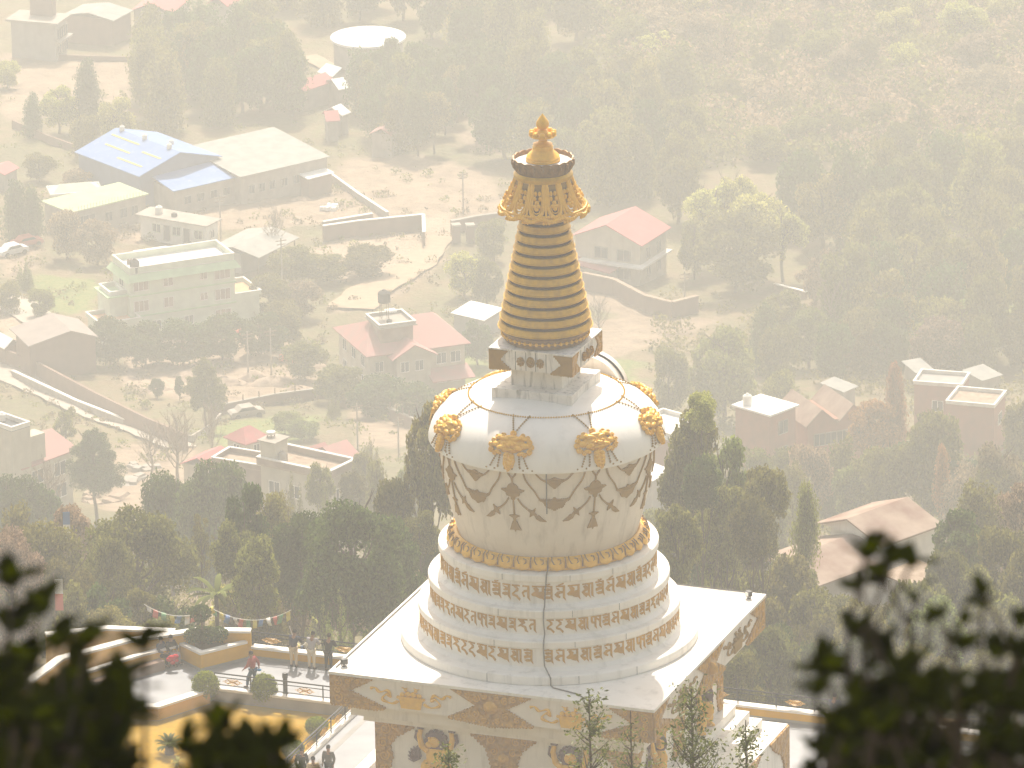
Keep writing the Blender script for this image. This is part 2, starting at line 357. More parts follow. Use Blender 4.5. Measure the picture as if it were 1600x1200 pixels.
c = mx(at_('grass', n2, .8), c, mx(mr(n3, .4, .6), (.11, .15, .04), (.18, .18, .06)))
c = mx(at_('pale', n3, .5), c, mx(mr(n3, .4, .7), (.36, .27, .19), (.26, .19, .13)))
L.new(c, b.inputs['Base Color'])
bp = N.new('ShaderNodeBump'); bp.inputs['Distance'].default_value = .35; L.new(n3, bp.inputs['Height']); L.new(bp.outputs[0], b.inputs['Normal'])
me.materials.append(gm)
ground = bpy.data.objects.new('ground', me); COL.objects.link(ground); tag(ground, 'dry brown valley floor and hillside below the shrine', 'ground', kind='structure')

# haze: one closed box of even air round camera and scene
hz = MB(); hz.box((0, 1400, (132-222)/2), (2600, 3900, 132+222))
hm = bpy.data.materials.new('haze_air'); hm.use_nodes = True; T = hm.node_tree; T.nodes.remove(T.nodes['Principled BSDF'])
pv = T.nodes.new('ShaderNodeVolumePrincipled'); pv.inputs['Color'].default_value = HAZE_COL; pv.inputs['Density'].default_value = HAZE_D; pv.inputs['Anisotropy'].default_value = HAZE_G
T.links.new(pv.outputs[0], T.nodes['Material Output'].inputs['Volume'])
hobj = hz.build('haze', hm, smooth=False); tag(hobj, 'pale warm haze filling the valley air', 'haze', kind='stuff')

# ------------------------------------------------------------------ the stupa (own axes: x along the front, y to the back, z from the slab top)
ZS = 9.5
stupa = thing('stupa', 'large white stupa with gilded ringed spire, gold mask reliefs and square gold-trimmed slab', 'stupa', (0, 0, 0), -TH)
def P(): return MB()
def part(m_, name, mt, parent=None, **k): return m_.build(name, M[mt] if isinstance(mt, str) else mt, parent or stupa, **k)
K = 38.0
def lat(prof): return [(r, z+ZS) for r, z in prof]
def sqbox(m_, h, z0, z1, zo=ZS): m_.box((0, 0, (z0+z1)/2+zo), (2*h, 2*h, z1-z0))
# plinth, steps, body, mouldings
p = P(); sqbox(p, 7.71, 0, 3.54, 0); plinth = part(p, 'plinth', 'stone', smooth=False)
for h, a, c in ((6.87, 3.54, 3.98), (6.45, 3.98, 4.42), (6.0, 4.42, 4.8)):
    p = P(); sqbox(p, h, a, c, 0); part(p, 'step', 'stone', smooth=False)
p = P(); sqbox(p, 5.55, 4.8, 7.1, 0); body = part(p, 'body', 'stone_clean', smooth=False)
p = P()
for h, a, c in ((5.95, 7.1, 7.34), (6.05, 7.34, 7.45), (6.35, 7.45, 7.9), (6.5, 7.9, 8.15)): sqbox(p, h, a, c, 0)
cornice = part(p, 'cornice', 'stone_clean', smooth=False)
p = P(); sqbox(p, 6.94, 8.15, 9.38, 0); slab = part(p, 'slab', 'stone_clean', smooth=False)
p = P(); sqbox(p, 7.02, 9.38, 9.5, 0); part(p, 'slab_top', 'stone', smooth=False)
# relief mapping on the four faces: (u along, v up, t out)
def face(k, h):
    q = k*pi/2; ca, sa = cos(q), sin(q)
    def fn(u, v, t):
        x, y = u, -(h+t); return (x*ca-y*sa, x*sa+y*ca, v)
    return fn
def relief(m_, poly, fn, t=.05, t0=-.01): m_.prism(poly, t0, t, lambda u, v, tt: fn(u, v, tt))
def scallop(pts, r=.07, n=3):                   # breaks straight edges into carved lobes
    out = []
    for i in range(len(pts)):
        a, b_ = Vector(pts[i][:2]), Vector(pts[(i+1) % len(pts)][:2])
        out.append(tuple(a))
        if len(pts[i]) > 2: continue
        L_ = (b_-a).length; k = max(1, int(L_/(r*2.4))); nrm = Vector(((b_-a).y, -(b_-a).x)).normalized()
        for j in range(k):
            for q in range(1, n+1):
                s_ = (j+q/(n+1))/k; out.append(tuple(a.lerp(b_, s_)+nrm*r*(sin(pi*q/(n+1))+.25*sin(j*2.1))))
            if j < k-1: out.append(tuple(a.lerp(b_, (j+1)/k)))
    return out
def spiral(c, r, turns, a0=0.0, sgn=1, n=26):
    return [(c[0]+r*(1-.86*i/n)*cos(a0+sgn*turns*2*pi*i/n), c[1]+r*(1-.86*i/n)*sin(a0+sgn*turns*2*pi*i/n)) for i in range(n+1)]
def tube2(m_, pts, r, fn, t=.05, n=5): m_.tube([fn(u, v, t) for u, v in pts], r, n)
def smoothline(pts, k=6):
    out = []; n = len(pts)
    for i in range(n-1):
        p0, p1, p2, p3 = [Vector(pts[j]) for j in (max(i-1, 0), i, i+1, min(i+2, n-1))]
        for q in range(k):
            t = q/k; out.append(tuple(.5*((2*p1)+(p2-p0)*t+(2*p0-5*p1+4*p2-p3)*t*t+(3*p1-p0-3*p2+p3)*t**3)))
    out.append(tuple(pts[-1])); return out
for k in range(4):
    fn = face(k, 6.94); v0, v1 = 8.14, 9.36; H = v1-v0; vm = (v0+v1)/2
    Lh = 6.94
    def deco(polys, curls, beads_, boss, nm, nm2, par):
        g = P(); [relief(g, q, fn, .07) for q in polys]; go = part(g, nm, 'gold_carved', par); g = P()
        for cu, cv, r_, q in curls: tube2(g, spiral((cu, cv), r_, 1.5, 1.0, q), .034, fn, .075)
        for u, v in beads_: g.blob(fn(u, v, .04), .07, .05, .07, n=6, m=4)
        for u, v, r_ in boss: g.blob(fn(u, v, .06), r_, r_*.5, r_*.9, n=10); g.blob(fn(u, v, .06+r_*.4), r_*.45, r_*.4, r_*.45, n=8)
        if curls: part(g, nm2, 'gold_scroll', go)
    for s in (-1, 1):                            # corner wedges and the central bow tie
        poly = [(-Lh, v0-.05), (-5.0, v0-.10), (-4.55, v0+.02), (-6.15, vm+.02), (-5.1, v1, 1), (-Lh, v1, 1)]
        deco([[(s*a, b_) for a, b_ in scallop(poly, .05)]], [(s*cu, cv, r_, s) for cu, cv, r_ in ((6.62, v0+.28, .2), (6.62, v1-.30, .2), (6.25, v0+.2, .15), (6.2, v1-.18, .13), (5.8, v1-.15, .11), (5.8, v0+.15, .13), (5.4, v0+.09, .11), (5.05, v0+.03, .09), (6.66, vm, .13))], [(s*u, v0-.03) for u in np.arange(4.7, 6.9, .2)], [], 'gold_corner_border', 'scroll', slab)
    poly = [(-1.75, v1, 1), (-.62, vm), (-1.85, v0-.03), (-.6, v0-.16), (0, v0-.22), (.6, v0-.16), (1.85, v0-.03), (.62, vm), (1.75, v1, 1)]
    deco([scallop(poly, .05)], [(q*cu, cv, r_, q) for q in (-1, 1) for cu, cv, r_ in ((1.45, v0+.08, .11), (1.15, v0+.17, .14), (1.35, v1-.10, .1), (1.0, v1-.17, .13), (.62, v1-.28, .16), (.66, v0+.28, .16), (.28, v1-.16, .12), (.3, v0+.05, .12))], [(u, v0-.05) for u in np.arange(-1.7, 1.71, .2)], [(0, vm, .32)], 'gold_bow_border', 'scroll', slab)
    for s in (-1, 1):                            # treasure vase with ribbons, on the left one of each face and the right one
        cu = s*3.45; g = P()
        relief(g, [(cu-.42, v0+.14), (cu+.42, v0+.14), (cu+.50, v0+.52), (cu+.62, v0+.56), (cu+.60, v0+.64), (cu-.60, v0+.64), (cu-.62, v0+.56), (cu-.50, v0+.52)], fn, .09)
        for du, dv, r_ in ((-.36, .72, .12), (-.12, .76, .14), (.12, .76, .14), (.36, .72, .12), (-.22, .93, .08), (.22, .93, .08)):
            g.blob(fn(cu+du, v0+dv, .05), r_, .09, r_*.9, n=8)
        for du in (-.26, .26): relief(g, [(cu+du-.14, v0+1.03), (cu+du, v0+.96), (cu+du+.14, v0+1.03), (cu+du, v0+1.0)], fn, .06)
        for q in (-1, 1):
            rb = smoothline([(cu+q*.55, v0+.40), (cu+q*.85, v0+.28), (cu+q*1.25, v0+.42), (cu+q*1.05, v0+.66), (cu+q*.86, v0+.55), (cu+q*1.0, v0+.82), (cu+q*1.35, v0+.72), (cu+q*1.55, v0+.88), (cu+q*1.75, v0+.84)])
            g.tube([fn(a, b_, .04) for a, b_ in rb], [.05+.02*sin(i*.7) for i in range(len(rb))], 5)
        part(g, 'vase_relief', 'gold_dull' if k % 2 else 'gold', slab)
    # body panel
    fn = face(k, 5.55); v0, v1 = 4.82, 7.08; Lh = 5.55
    for s in (-1, 1):
        poly = [(-Lh, v0, 1), (-5.05, v0), (-4.85, 5.55), (-5.0, 6.0), (-4.65, 6.45), (-4.15, 6.75), (-3.7, v1, 1), (-Lh, v1, 1)]
        deco([[(s*a, b_) for a, b_ in scallop(poly, .07)]], [(s*cu, cv, r_, s*q) for cu, cv, r_, q in ((5.15, 6.72, .26, 1), (4.72, 6.86, .16, -1), (4.35, 6.95, .1, 1), (5.25, 6.1, .22, -1), (5.2, 5.55, .24, 1), (5.25, 5.0, .2, 1), (4.9, 6.35, .13, 1))], [], [], 'gold_frame', 'scroll', body)
    poly = [(-1.55, v1), (-1.15, 6.72), (-.75, 6.4), (-.62, 6.0), (-.5, 5.5), (-.75, v0, 1), (.75, v0), (.5, 5.5), (.62, 6.0), (.75, 6.4), (1.15, 6.72), (1.55, v1, 1)]
    deco([scallop(poly, .07)], [(q*cu, cv, r_, q) for q in (-1, 1) for cu, cv, r_ in ((.95, 6.86, .17), (.55, 6.78, .18), (.42, 6.3, .17), (.28, 5.5, .18), (.3, 5.0, .2))], [], [(0, 6.0, .26)], 'gold_frame', 'scroll', body)
    for s in (-1, 1):                            # snow lion holding the slab up
        cu = s*2.9; ln = P(); mn = P()
        mn.blob(fn(cu, 6.42, .10), .46, .20, .46, n=14, m=8)
        for i in range(12):
            q = 2*pi*i/12; mn.blob(fn(cu+.42*cos(q), 6.42+.42*sin(q), .08), .13, .10, .13, n=7, m=5)
        ln.blob(fn(cu+s*.05, 6.45, .24), .27, .17, .24, n=10, m=7); ln.blob(fn(cu+s*.22, 6.36, .33), .17, .15, .13, n=8, m=6)
        ln.blob(fn(cu-s*.05, 6.62, .33), .08, .06, .06, n=6); ln.blob(fn(cu+s*.22, 6.62, .30), .08, .06, .06, n=6)
        for q in (-1, 1):
            ln.tube([fn(cu+q*.35, 6.0, .12), fn(cu+q*.62, 6.2, .15), fn(cu+q*.72, 6.6, .14), fn(cu+q*.66, 6.95, .1)], [.16, .14, .12, .1], 8)
            mn.blob(fn(cu+q*.68, 6.96, .10), .17, .12, .11, n=8); mn.tube([fn(cu+q*.84, 6.8, .08), fn(cu+q*.90, 6.5, .08), fn(cu+q*.74, 6.22, .06)], [.09, .08, .02], 6)
        ln.blob(fn(cu, 5.75, .12), .46, .24, .52, n=12, m=7)
        for q in (-1, 1):
            ln.blob(fn(cu+q*.42, 5.28, .14), .26, .22, .34, n=9, m=6); ln.tube([fn(cu+q*.5, 5.2, .14), fn(cu+q*.55, 4.9, .16)], [.16, .14], 8); ln.blob(fn(cu+q*.56, 4.86, .22), .2, .16, .09, n=8)
        for i in range(7):
            a_ = -.6+i*.35; mn.tube([fn(cu+s*.78, 5.65, .06), fn(cu+s*(.78+.3*cos(a_)), 5.65+.3*sin(a_), .08), fn(cu+s*(.78+.5*cos(a_+.3)), 5.65+.5*sin(a_+.3), .05)], [.13, .09, .015], 6)
        lo = part(ln, 'lion_relief', 'gold', body); part(mn, 'mane', 'purple', lo)
    # plinth corner carving
    fn = face(k, 7.71)
    for s in (-1, 1):
        g = P(); poly = [(-7.71, .4, 1), (-7.2, .4), (-7.05, 1.2), (-7.15, 2.0), (-6.7, 2.6), (-6.0, 2.95), (-5.3, 3.5, 1), (-7.71, 3.5, 1)]
        relief(g, [(s*a, b_) for a, b_ in scallop(poly, .08)], fn, .08); part(g, 'gold_corner', 'gold_carved', plinth)
    for u0 in (-2.6, 2.6): g = P(); relief(g, scallop([(u0-1.5, 3.5), (u0-.6, 3.0), (u0, 2.7), (u0+.6, 3.0), (u0+1.5, 3.5, 1)], .07), fn, .07); part(g, 'gold_pendant', 'gold_carved', plinth)
# circular terraces
p = P(); p.lathe(lat([(0, .39), (6.05, .39), (6.10, .37), (6.13, .33), (6.13, .02), (6.09, 0)]), 160); part(p, 'base_disc', 'stone')
tiers = [(5.40, 5.32, .39, 1.30, 1.60), (4.96, 4.87, 1.60, 2.44, 2.78), (4.52, 4.42, 2.78, 3.84, 4.15)]
drums = []
for rc, rw, z0, z1, z2 in tiers:
    p = P(); p.lathe(lat([(rw+.22, z0), (rw+.16, z0+.05), (rw+.03, z0+.12), (rw, z0+.2), (rw, z1-.02), (rw, z1), (rc-.03, z1), (rc, z1+.03), (rc, z2-.04), (rc-.03, z2), (0, z2)]), 160)
    drums.append(part(p, 'round_terrace', 'stone', ang=30))
# lettering: strokes of broad-nibbed characters hanging from a head bar
SX = .0
def glyph(kind):
    S = []                                       # list of polygons in a unit box, u 0..w, v 0..1 (1 = head bar)
    def q(*pts): S.append(list(pts))
    stem = lambda u: q((u, .93), (u+.15, .93), (u+.15, .16), (u+.21, -.10), (u, .14))
    bar = lambda a, c: q((a, .90), (c, .90), (c, 1.0), (a, 1.0))
    if kind == 0:   # three-tiered om-like sign with dot and crescent
        bar(0, .62); stem(.47); q((.05, .80), (.30, .84), (.47, .80), (.47, .66), (.24, .62), (.10, .68)); q((.02, .52), (.28, .60), (.47, .56), (.47, .40), (.25, .38), (.06, .30), (.02, .38)); q((.04, .22), (.25, .28), (.47, .24), (.47, .10), (.2, .08)); q((.15, 1.06), (.30, 1.02), (.50, 1.10), (.42, 1.16), (.30, 1.10), (.22, 1.15)); w_ = .72
    elif kind == 1:
        bar(.10, .70); stem(.55); q((.0, .38), (.20, .58), (.40, .62), (.55, .60), (.55, .46), (.38, .44), (.26, .34), (.40, .20), (.34, .12), (.12, .22)); q((.22, 1.04), (.30, 1.0), (.62, 1.10), (.60, 1.18), (.40, 1.12)); q((.1, .86), (.3, .80), (.34, .64), (.2, .70)); w_ = .80
    elif kind == 2:
        bar(.06, .86); stem(.70); q((.0, .40), (.25, .62), (.14, .84), (.34, .90), (.52, .76), (.50, .56), (.70, .60), (.70, .10), (.52, .14), (.30, .26), (.08, .28)); w_ = .96
    elif kind == 3:
        bar(.06, .76); stem(.44); q((.0, .42), (.22, .60), (.10, .80), (.28, .88), (.44, .74), (.44, .50), (.30, .46), (.22, .38), (.44, .30), (.44, .16), (.32, .02), (.12, .24)); q((.68, 1.0), (.82, 1.0), (.82, .10), (.90, -.08), (.68, .10)); w_ = .96
    elif kind == 4:
        bar(.05, .60); stem(.42); q((.05, .84), (.30, .80), (.42, .72), (.42, .56), (.20, .50), (.06, .58), (.2, .64), (.24, .70)); q((.04, .36), (.24, .42), (.42, .38), (.42, .22), (.22, .18), (.02, .24)); w_ = .68
    elif kind == 5:
        bar(.0, .55); q((.10, .90), (.30, .90), (.46, .74), (.44, .56), (.24, .46), (.14, .34), (.36, .28), (.60, .02), (.52, -.12), (.30, .14), (.04, .22), (.0, .38), (.24, .60), (.28, .72)); w_ = .66
    elif kind == 6:
        bar(.05, .50); stem(.36); q((.0, .48), (.14, .66), (.36, .70), (.36, .56), (.20, .52), (.12, .40), (.22, .22), (.10, .16)); w_ = .60
    elif kind == 7:
        bar(.04, .90); stem(.34); stem(.72); q((.04, .90), (.2, .90), (.2, .62), (.34, .5), (.34, .36), (.1, .44), (.04, .6)); q((.5, .88), (.72, .7), (.72, .54), (.5, .7)); w_ = .96
    else:
        bar(.04, .78); q((.1, .9), (.5, .9), (.62, .7), (.4, .52), (.66, .4), (.74, .1), (.84, -.06), (.58, .02), (.5, .3), (.26, .42), (.0, .36), (.2, .56), (.34, .66), (.2, .76)); w_ = .86
    return S, w_
def lettering(R, z0, z1, seq, a0, parent):
    m_ = P(); H = (z1-z0)/1.18; ang = a0; i = 0
    while ang < a0+2*pi-.10:
        S, w_ = glyph(seq[i % len(seq)]); i += 1; W = w_*H*1.02
        for poly in S:
            def fn(u, v, t, ang=ang):
                th = ang+(u*H*1.02)/R; return ((R+t)*cos(th), (R+t)*sin(th), ZS+z0+.10*H+v*H)
            m_.prism(poly, -.01, .022, lambda u, v, t: fn(u, v, t))
        ang += (W+.01)/R
    part(m_, 'lettering', 'script', parent, smooth=False)
SEQ1 = [0, 1, 2, 3, 0, 1, 2, 3, 0, 4, 5, 6, 2, 5]; SEQ2 = [5, 5, 2, 3, 7, 0, 1, 2, 3, 0, 4, 8, 6, 2, 5, 6, 7, 4, 2, 4, 8, 6, 3]; SEQ3 = [0, 1, 2, 3, 0, 1, 2, 3, 7, 0, 1, 2, 3, 0, 4, 8, 5, 5, 2, 5, 2, 3]
lettering(4.425, 3.0, 3.72, SEQ1, -pi/2+.30, drums[2]); lettering(4.875, 1.80, 2.43, SEQ2, -pi/2+.33, drums[1]); lettering(5.325, .62, 1.29, SEQ3, -pi/2+.31, drums[0])
# lotus ring
p = P(); p.lathe(lat([(3.62, 4.58), (3.76, 4.66), (3.90, 4.62), (4.00, 4.48), (4.03, 4.30), (4.00, 4.16)]), 144); lotus = part(p, 'lotus_ring', 'gold')
p = P(); g = P()
for i in range(36):
    q = 2*pi*(i+.5)/36
    def lf_(du, s_, t=0):                       # du across, s_ 0 at the rim bottom .. 1 at the top
        ph = s_*2.0; r = 3.85+(.19+t)*cos(ph*.85-.3); z = 4.18+.48*sin(min(ph, 1.9)*.8)+t*.7; a_ = q+du/3.95
        return (r*cos(a_), r*sin(a_), ZS+z)
    p.blob(lf_(0, .30), .05, .05, .05)
    Mx = Matrix.Rotation(q, 3, 'Z') @ Matrix.Rotation(-.5, 3, 'Y')
    p.blob(lf_(0, .35, .0), .12, .33, .27, Mx, n=10, m=6)
    g.tube([lf_(a_, b_, .085) for a_, b_ in ((-.19, .95), (-.2, .6), (-.12, .33), (.04, .25), (.16, .38), (.15, .62), (.03, .68))], .028, 5)
    g.tube([lf_(-.345, .9, .07), lf_(-.345, .5, .09), lf_(-.345, .1, .05)], .03, 5)
part(p, 'petals', 'gold', lotus); part(g, 'petal_line', 'bronze', lotus)
# drum and dome
p = P(); p.lathe(lat([(3.60, 4.3), (3.64, 4.5), (3.80, 5.0), (4.02, 5.8), (4.20, 6.7), (4.34, 7.6), (4.42, 8.3), (4.46, 8.62), (4.46, 8.74)]), 144); drum = part(p, 'drum', 'stone_drum_shaded')
DOME = [(4.40, 8.66), (4.80, 8.60), (4.84, 8.62), (4.84, 8.74), (4.74, 9.10), (4.60, 9.42), (4.36, 9.74), (4.04, 10.02), (3.62, 10.25), (3.18, 10.42), (2.6, 10.56), (1.9, 10.66), (1.2, 10.72), (0, 10.74)]
p = P(); p.lathe(lat(DOME), 144); dome = part(p, 'dome', 'stone_dome', ang=25)
DP = [(r, z) for r, z in DOME[3:]]; _l = [0.0]
for i in range(1, len(DP)): _l.append(_l[-1]+hypot(DP[i][0]-DP[i-1][0], DP[i][1]-DP[i-1][1]))
def domefn(q0):                                  # u along the rim (m), s up the meridian from the rim edge (m, negative runs down the drum)
    def fn(u, s_, t):
        if s_ >= 0:
            r = float(np.interp(s_, _l, [a for a, _ in DP])); z = float(np.interp(s_, _l, [b_ for _, b_ in DP]))
            r1 = float(np.interp(s_+.05, _l, [a for a, _ in DP])); z1 = float(np.interp(s_+.05, _l, [b_ for _, b_ in DP]))
            n = Vector((z1-z, -(r1-r))).normalized(); a_ = q0+u/max(r, 2.9)
        else:
            z = 8.70+s_; r = float(np.interp(z, [4.5, 5, 5.8, 6.7, 7.6, 8.3, 8.72], [3.64, 3.8, 4.02, 4.20, 4.34, 4.42, 4.46])); n = Vector((.98, -.2)); a_ = q0+u/4.4
        r += n.x*t; z += n.y*t
        return Vector((r*cos(a_), r*sin(a_), ZS+z))
    return fn
# bead ring
def beads(m_, pts, r=.05, gap=.115):
    L_ = 0; last = None; Vp = [Vector(p_) for p_ in pts]; acc = 0
    m_.blob(Vp[0], r, r, r, n=5, m=3); m_.tube(Vp, r*.35, 4)
    for a, c in zip(Vp, Vp[1:]):
        d = (c-a).length
        while acc+gap <= d+1e-9 and d > 0:
            acc += gap; m_.blob(a.lerp(c, acc/d), r, r, r, n=5, m=3)
        acc -= d
r_ = 3.18; p = P()
for i in range(190): q = 2*pi*i/190; p.blob((r_*cos(q), r_*sin(q), ZS+10.45), .042, .042, .042, n=5, m=3)
part(p, 'bead_ring', 'gold_metal', dome)
for i in range(8):
    q0 = -pi/2+radians(1.5+45*i)                 # own axes are turned -20.4 degrees
    fn = domefn(q0); g = P()
    def B(u, s_, t, ru, rs, rt, tilt=0.0, n=9, m=6):
        c = fn(u, s_, t); e1 = (fn(u+.05, s_, t)-c).normalized(); e2 = (fn(u, s_+.05, t)-c).normalized(); e3 = e1.cross(e2)
        Mx = Matrix((e1, e2, e3)).transposed() @ Matrix.Rotation(tilt, 3, 'Z'); g.blob(c, ru, rs, rt, Mx, n, m)
    # the grinning guardian mask: brows, eyes, nose, cheeks, curls, jewel and a braided beard
    B(0, 1.02, .05, .62, .40, .16); B(0, .98, .16, .42, .24, .12); B(0, 1.22, .20, .34, .12, .10)
    for s in (-1, 1):
        B(s*.22, 1.14, .22, .24, .09, .09, s*.25); B(s*.46, 1.24, .16, .22, .10, .08, -s*.35); B(s*.20, 1.0, .25, .10, .07, .06); B(s*.32, .83, .18, .24, .11, .11, -s*.2)
        B(s*.58, .95, .12, .20, .14, .10); B(s*.13, .91, .27, .07, .06, .06); B(s*.46, .66, .12, .16, .09, .09, s*.4)
        for cu, cs, r2 in ((.74, 1.10, .13), (.84, .92, .13), (.80, .72, .13), (.62, .62, .11), (.62, 1.28, .12), (.40, 1.38, .12)):
            B(s*cu, cs, .06, r2, r2, .09)
            g.tube([fn(s*cu+a_, cs+b_, .15) for a_, b_ in spiral((0, 0), r2*.8, 1.2, 0, s, 14)], .026, 4)
    B(0, .90, .31, .10, .09, .10); B(0, .74, .22, .26, .07, .08); B(0, 1.48, .10, .15, .13, .12); B(0, 1.50, .16, .08, .08, .10)
    for j, (s_, w_) in enumerate(((.60, .24), (.46, .22), (.32, .18), (.18, .13), (.06, .08))):
        B(-w_*.4, s_, .11, w_*.7, .11, .12, .6); B(w_*.4, s_-.06, .12, w_*.7, .11, .12, -.6)
    B(0, .35, .05, .27, .40, .08)
    mk = part(g, 'mask_relief', 'gold', dome); mk['label'] = 'gold guardian mask with curls and braided beard'
    # beaded strings on the dome
    g = P()
    beads(g, [fn(-.35*k_, 2.55-.35*0-(1-k_)*1.1, .04) for k_ in (1, .9, .8, .7, .6, .5, .4, .3, .2, .1, 0)], .042, .13); beads(g, [fn(.35*k_, 2.55-(1-k_)*1.1, .04) for k_ in (1, .9, .8, .7, .6, .5, .4, .3, .2, .1, 0)], .042, .13)
    for s in (-1, 1):
        beads(g, [fn(s*(.55+.30*t_), .58-.6*t_, .05) for t_ in (0, .2, .4, .6, .8, 1)], .046, .105); beads(g, [fn(s*(.40+.08*t_), .55-.57*t_, .05) for t_ in (0, .2, .4, .6, .8, 1)], .046, .105)
        beads(g, [fn(s*.16, .16-.16*t_, .05) for t_ in (0, .25, .5, .75, 1)], .046, .105)
    part(g, 'bead_string', 'gold_dull', dome)
    # ropes and pendants on the drum
    g = P()
    for s in (-1, 1): g.tube([fn(a_, b_, .03) for a_, b_ in smoothline([(s*.16, -.02), (s*.15, -.25), (s*.04, -.42), (0, -.55), (0, -.75)])], .042, 5)
    def rel(poly, t=.06): g.prism(poly, -.02, t, lambda u, v, tt: tuple(fn(u, v, tt)))
    rel(scallop([(-.50, -.98), (-.30, -1.08), (-.26, -1.22), (-.10, -1.26), (-.07, -1.40), (.07, -1.40), (.10, -1.26), (.26, -1.22), (.30, -1.08), (.50, -.98), (.24, -.92), (.2, -.80), (.07, -.70), (-.07, -.70), (-.2, -.80), (-.24, -.92)], .02, 2))
    for s in (-1, 1):
        g.tube([fn(a_, b_, .03) for a_, b_ in smoothline([(s*.2, -1.35), (s*.38, -1.62), (s*.72, -1.92)])], .04, 5)
        rel([(s*a_, b_) for a_, b_ in [(.62, -1.80), (.78, -1.86), (.95, -1.74), (.90, -1.93), (1.02, -2.1), (.82, -2.06), (.66, -2.16), (.70, -1.96)]]); rel([(s*a_, b_) for a_, b_ in [(.86, -2.05), (1.08, -2.08), (1.2, -2.2), (1.38, -2.36), (1.12, -2.34), (.95, -2.24)]])
    g.tube([fn(0, -1.4, .03), fn(0, -2.2, .03)], .04, 5); rel([(-.24, -2.14), (0, -2.08), (.24, -2.14), (.06, -2.24), (.06, -2.4), (-.06, -2.4), (-.06, -2.24)]); rel([(-.1, -2.4), (.1, -2.4), (.2, -2.66), (.26, -2.80), (.05, -2.78), (0, -2.88), (-.05, -2.78), (-.26, -2.80), (-.2, -2.66)])
    dr = part(g, 'pendant', 'gold_dull', drum)
    # garlands to the next mask: centre lies half a bay on
    half = pi/8*4.5; fn = domefn(q0+pi/8); g = P()
    g.tube([fn(a_, b_, .03) for a_, b_ in smoothline([(-half+.85, -.0), (-half+1.02, -.22), (-.45, -.50), (0, -.58), (.45, -.50), (half-1.02, -.22), (half-.85, 0)])], .036, 5)
    g.tube([fn(a_, b_, .03) for a_, b_ in smoothline([(-half+.48, -.0), (-half+.60, -.50), (-half+.95, -1.0), (-.55, -1.38), (0, -1.5), (.55, -1.38), (half-.95, -1.0), (half-.60, -.5), (half-.48, 0)])], .04, 5)
    rel(scallop([(-.46, -.50), (-.28, -.60), (-.12, -.76), (0, -.86), (.12, -.76), (.28, -.60), (.46, -.50), (.18, -.46), (0, -.38), (-.18, -.46)], .025, 2)); rel(scallop([(-.66, -1.34), (-.46, -1.46), (-.34, -1.70), (-.15, -1.74), (0, -1.84), (.15, -1.74), (.34, -1.70), (.46, -1.46), (.66, -1.34), (.1, -1.36), (0, -1.26), (-.1, -1.36)], .03, 2))
    part(g, 'garland', 'gold_dull', drum)
# arched niche cap at the back of the dome
p = P(); n_ = 22; arc = [(1.62*cos(pi*i/n_), 9.35+1.62*sin(pi*i/n_)) for i in range(n_+1)]
p.prism(arc, 3.35, 4.25, lambda x, z, y: (x+.45, y, ZS+z)); nich = part(p, 'niche', 'stone_clean')
p = P(); p.tube([(x*1.02+.45, 3.78, ZS+9.35+(z-9.35)*1.02) for x, z in arc], .045, 6); part(p, 'niche_rim', 'black', nich)
# pedestal and square box under the spire
p = P(); sqbox(p, 1.73, 10.5, 11.02); sqbox(p, 1.10, 11.02, 11.9); part(p, 'pedestal', 'stone_stained', smooth=False)
p = P(); sqbox(p, 1.76, 11.9, 12.70); sqbox(p, 1.80, 12.70, 12.76); box_ = part(p, 'square_box', 'stone_stained', smooth=False)
for k in range(4):
    fn = face(k, 1.76); g = P(); a, c = ZS+11.90, ZS+12.69; m_ = (a+c)/2
    for s in (-1, 1): relief(g, [(s*x, y) for x, y in scallop([(-1.78, a-.04), (-.85, a-.02), (-1.35, m_), (-1.0, c, 1), (-1.78, c, 1)], .04, 2)], fn, .05)
    for u in (-.42, 0, .42):
        g.blob(fn(u, m_, .03), .19 if u == 0 else .16, .08, .24 if u == 0 else .19, n=9)
        for i in range(8): g.blob(fn(u+.13*cos(i*pi/4), m_+.16*sin(i*pi/4), .07), .05, .05, .05, n=5, m=4)
        g.blob(fn(u, m_, .11), .07, .07, .07, n=7)
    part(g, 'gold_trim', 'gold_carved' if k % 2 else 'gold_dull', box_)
    g = P()
    for u in (-.66, -.21, .21, .66): g.box(fn(u, m_, .0), (.025, .012, .78) if k % 2 == 0 else (.012, .025, .78))
    part(g, 'panel_joint', 'cable', box_, smooth=False)
# spire
p = P(); p.lathe(lat([(0, 12.76), (1.58, 12.76), (1.62, 12.82), (1.70, 13.05), (1.78, 13.22), (1.7, 13.28)]), 72); p.lathe(lat([(1.80, 13.28), (.86, 17.95), (.6, 18.9)]), 72); core = part(p, 'spire_core', 'groove')
p = P(); p.lathe(lat([(1.60, 12.77), (1.66, 12.80), (1.70, 13.0), (1.80, 13.22), (1.76, 13.28), (1.6, 13.28)]), 72); band = part(p, 'bead_band', 'bronze', core)
g = P()
for i in range(44):
    q = 2*pi*i/44; g.blob((1.76*cos(q), 1.76*sin(q), ZS+13.04), .075, .075, .085, n=6, m=4)
g.lathe(lat([(1.70, 13.03), (1.775, 13.03), (1.775, 13.05), (1.70, 13.05)]), 72); part(g, 'bead_row', 'gold', band)
for i in range(12):
    z0 = 13.32+i*.415; r0 = 1.92-(z0-13.32)*.205; r1 = r0-.055
    g = P(); g.lathe(lat([(r0-.2, z0+.03), (r0-.0, z0+.02), (r0+.025, z0+.04), (r0+.02, z0+.07), (r0-.01, z0+.08), (r1-.015, z0+.262), (r1+.005, z0+.272), (r1-.005, z0+.297), (r1-.10, z0+.30)]), 80)
    part(g, 'ring', 'gold_metal', core, ang=30)
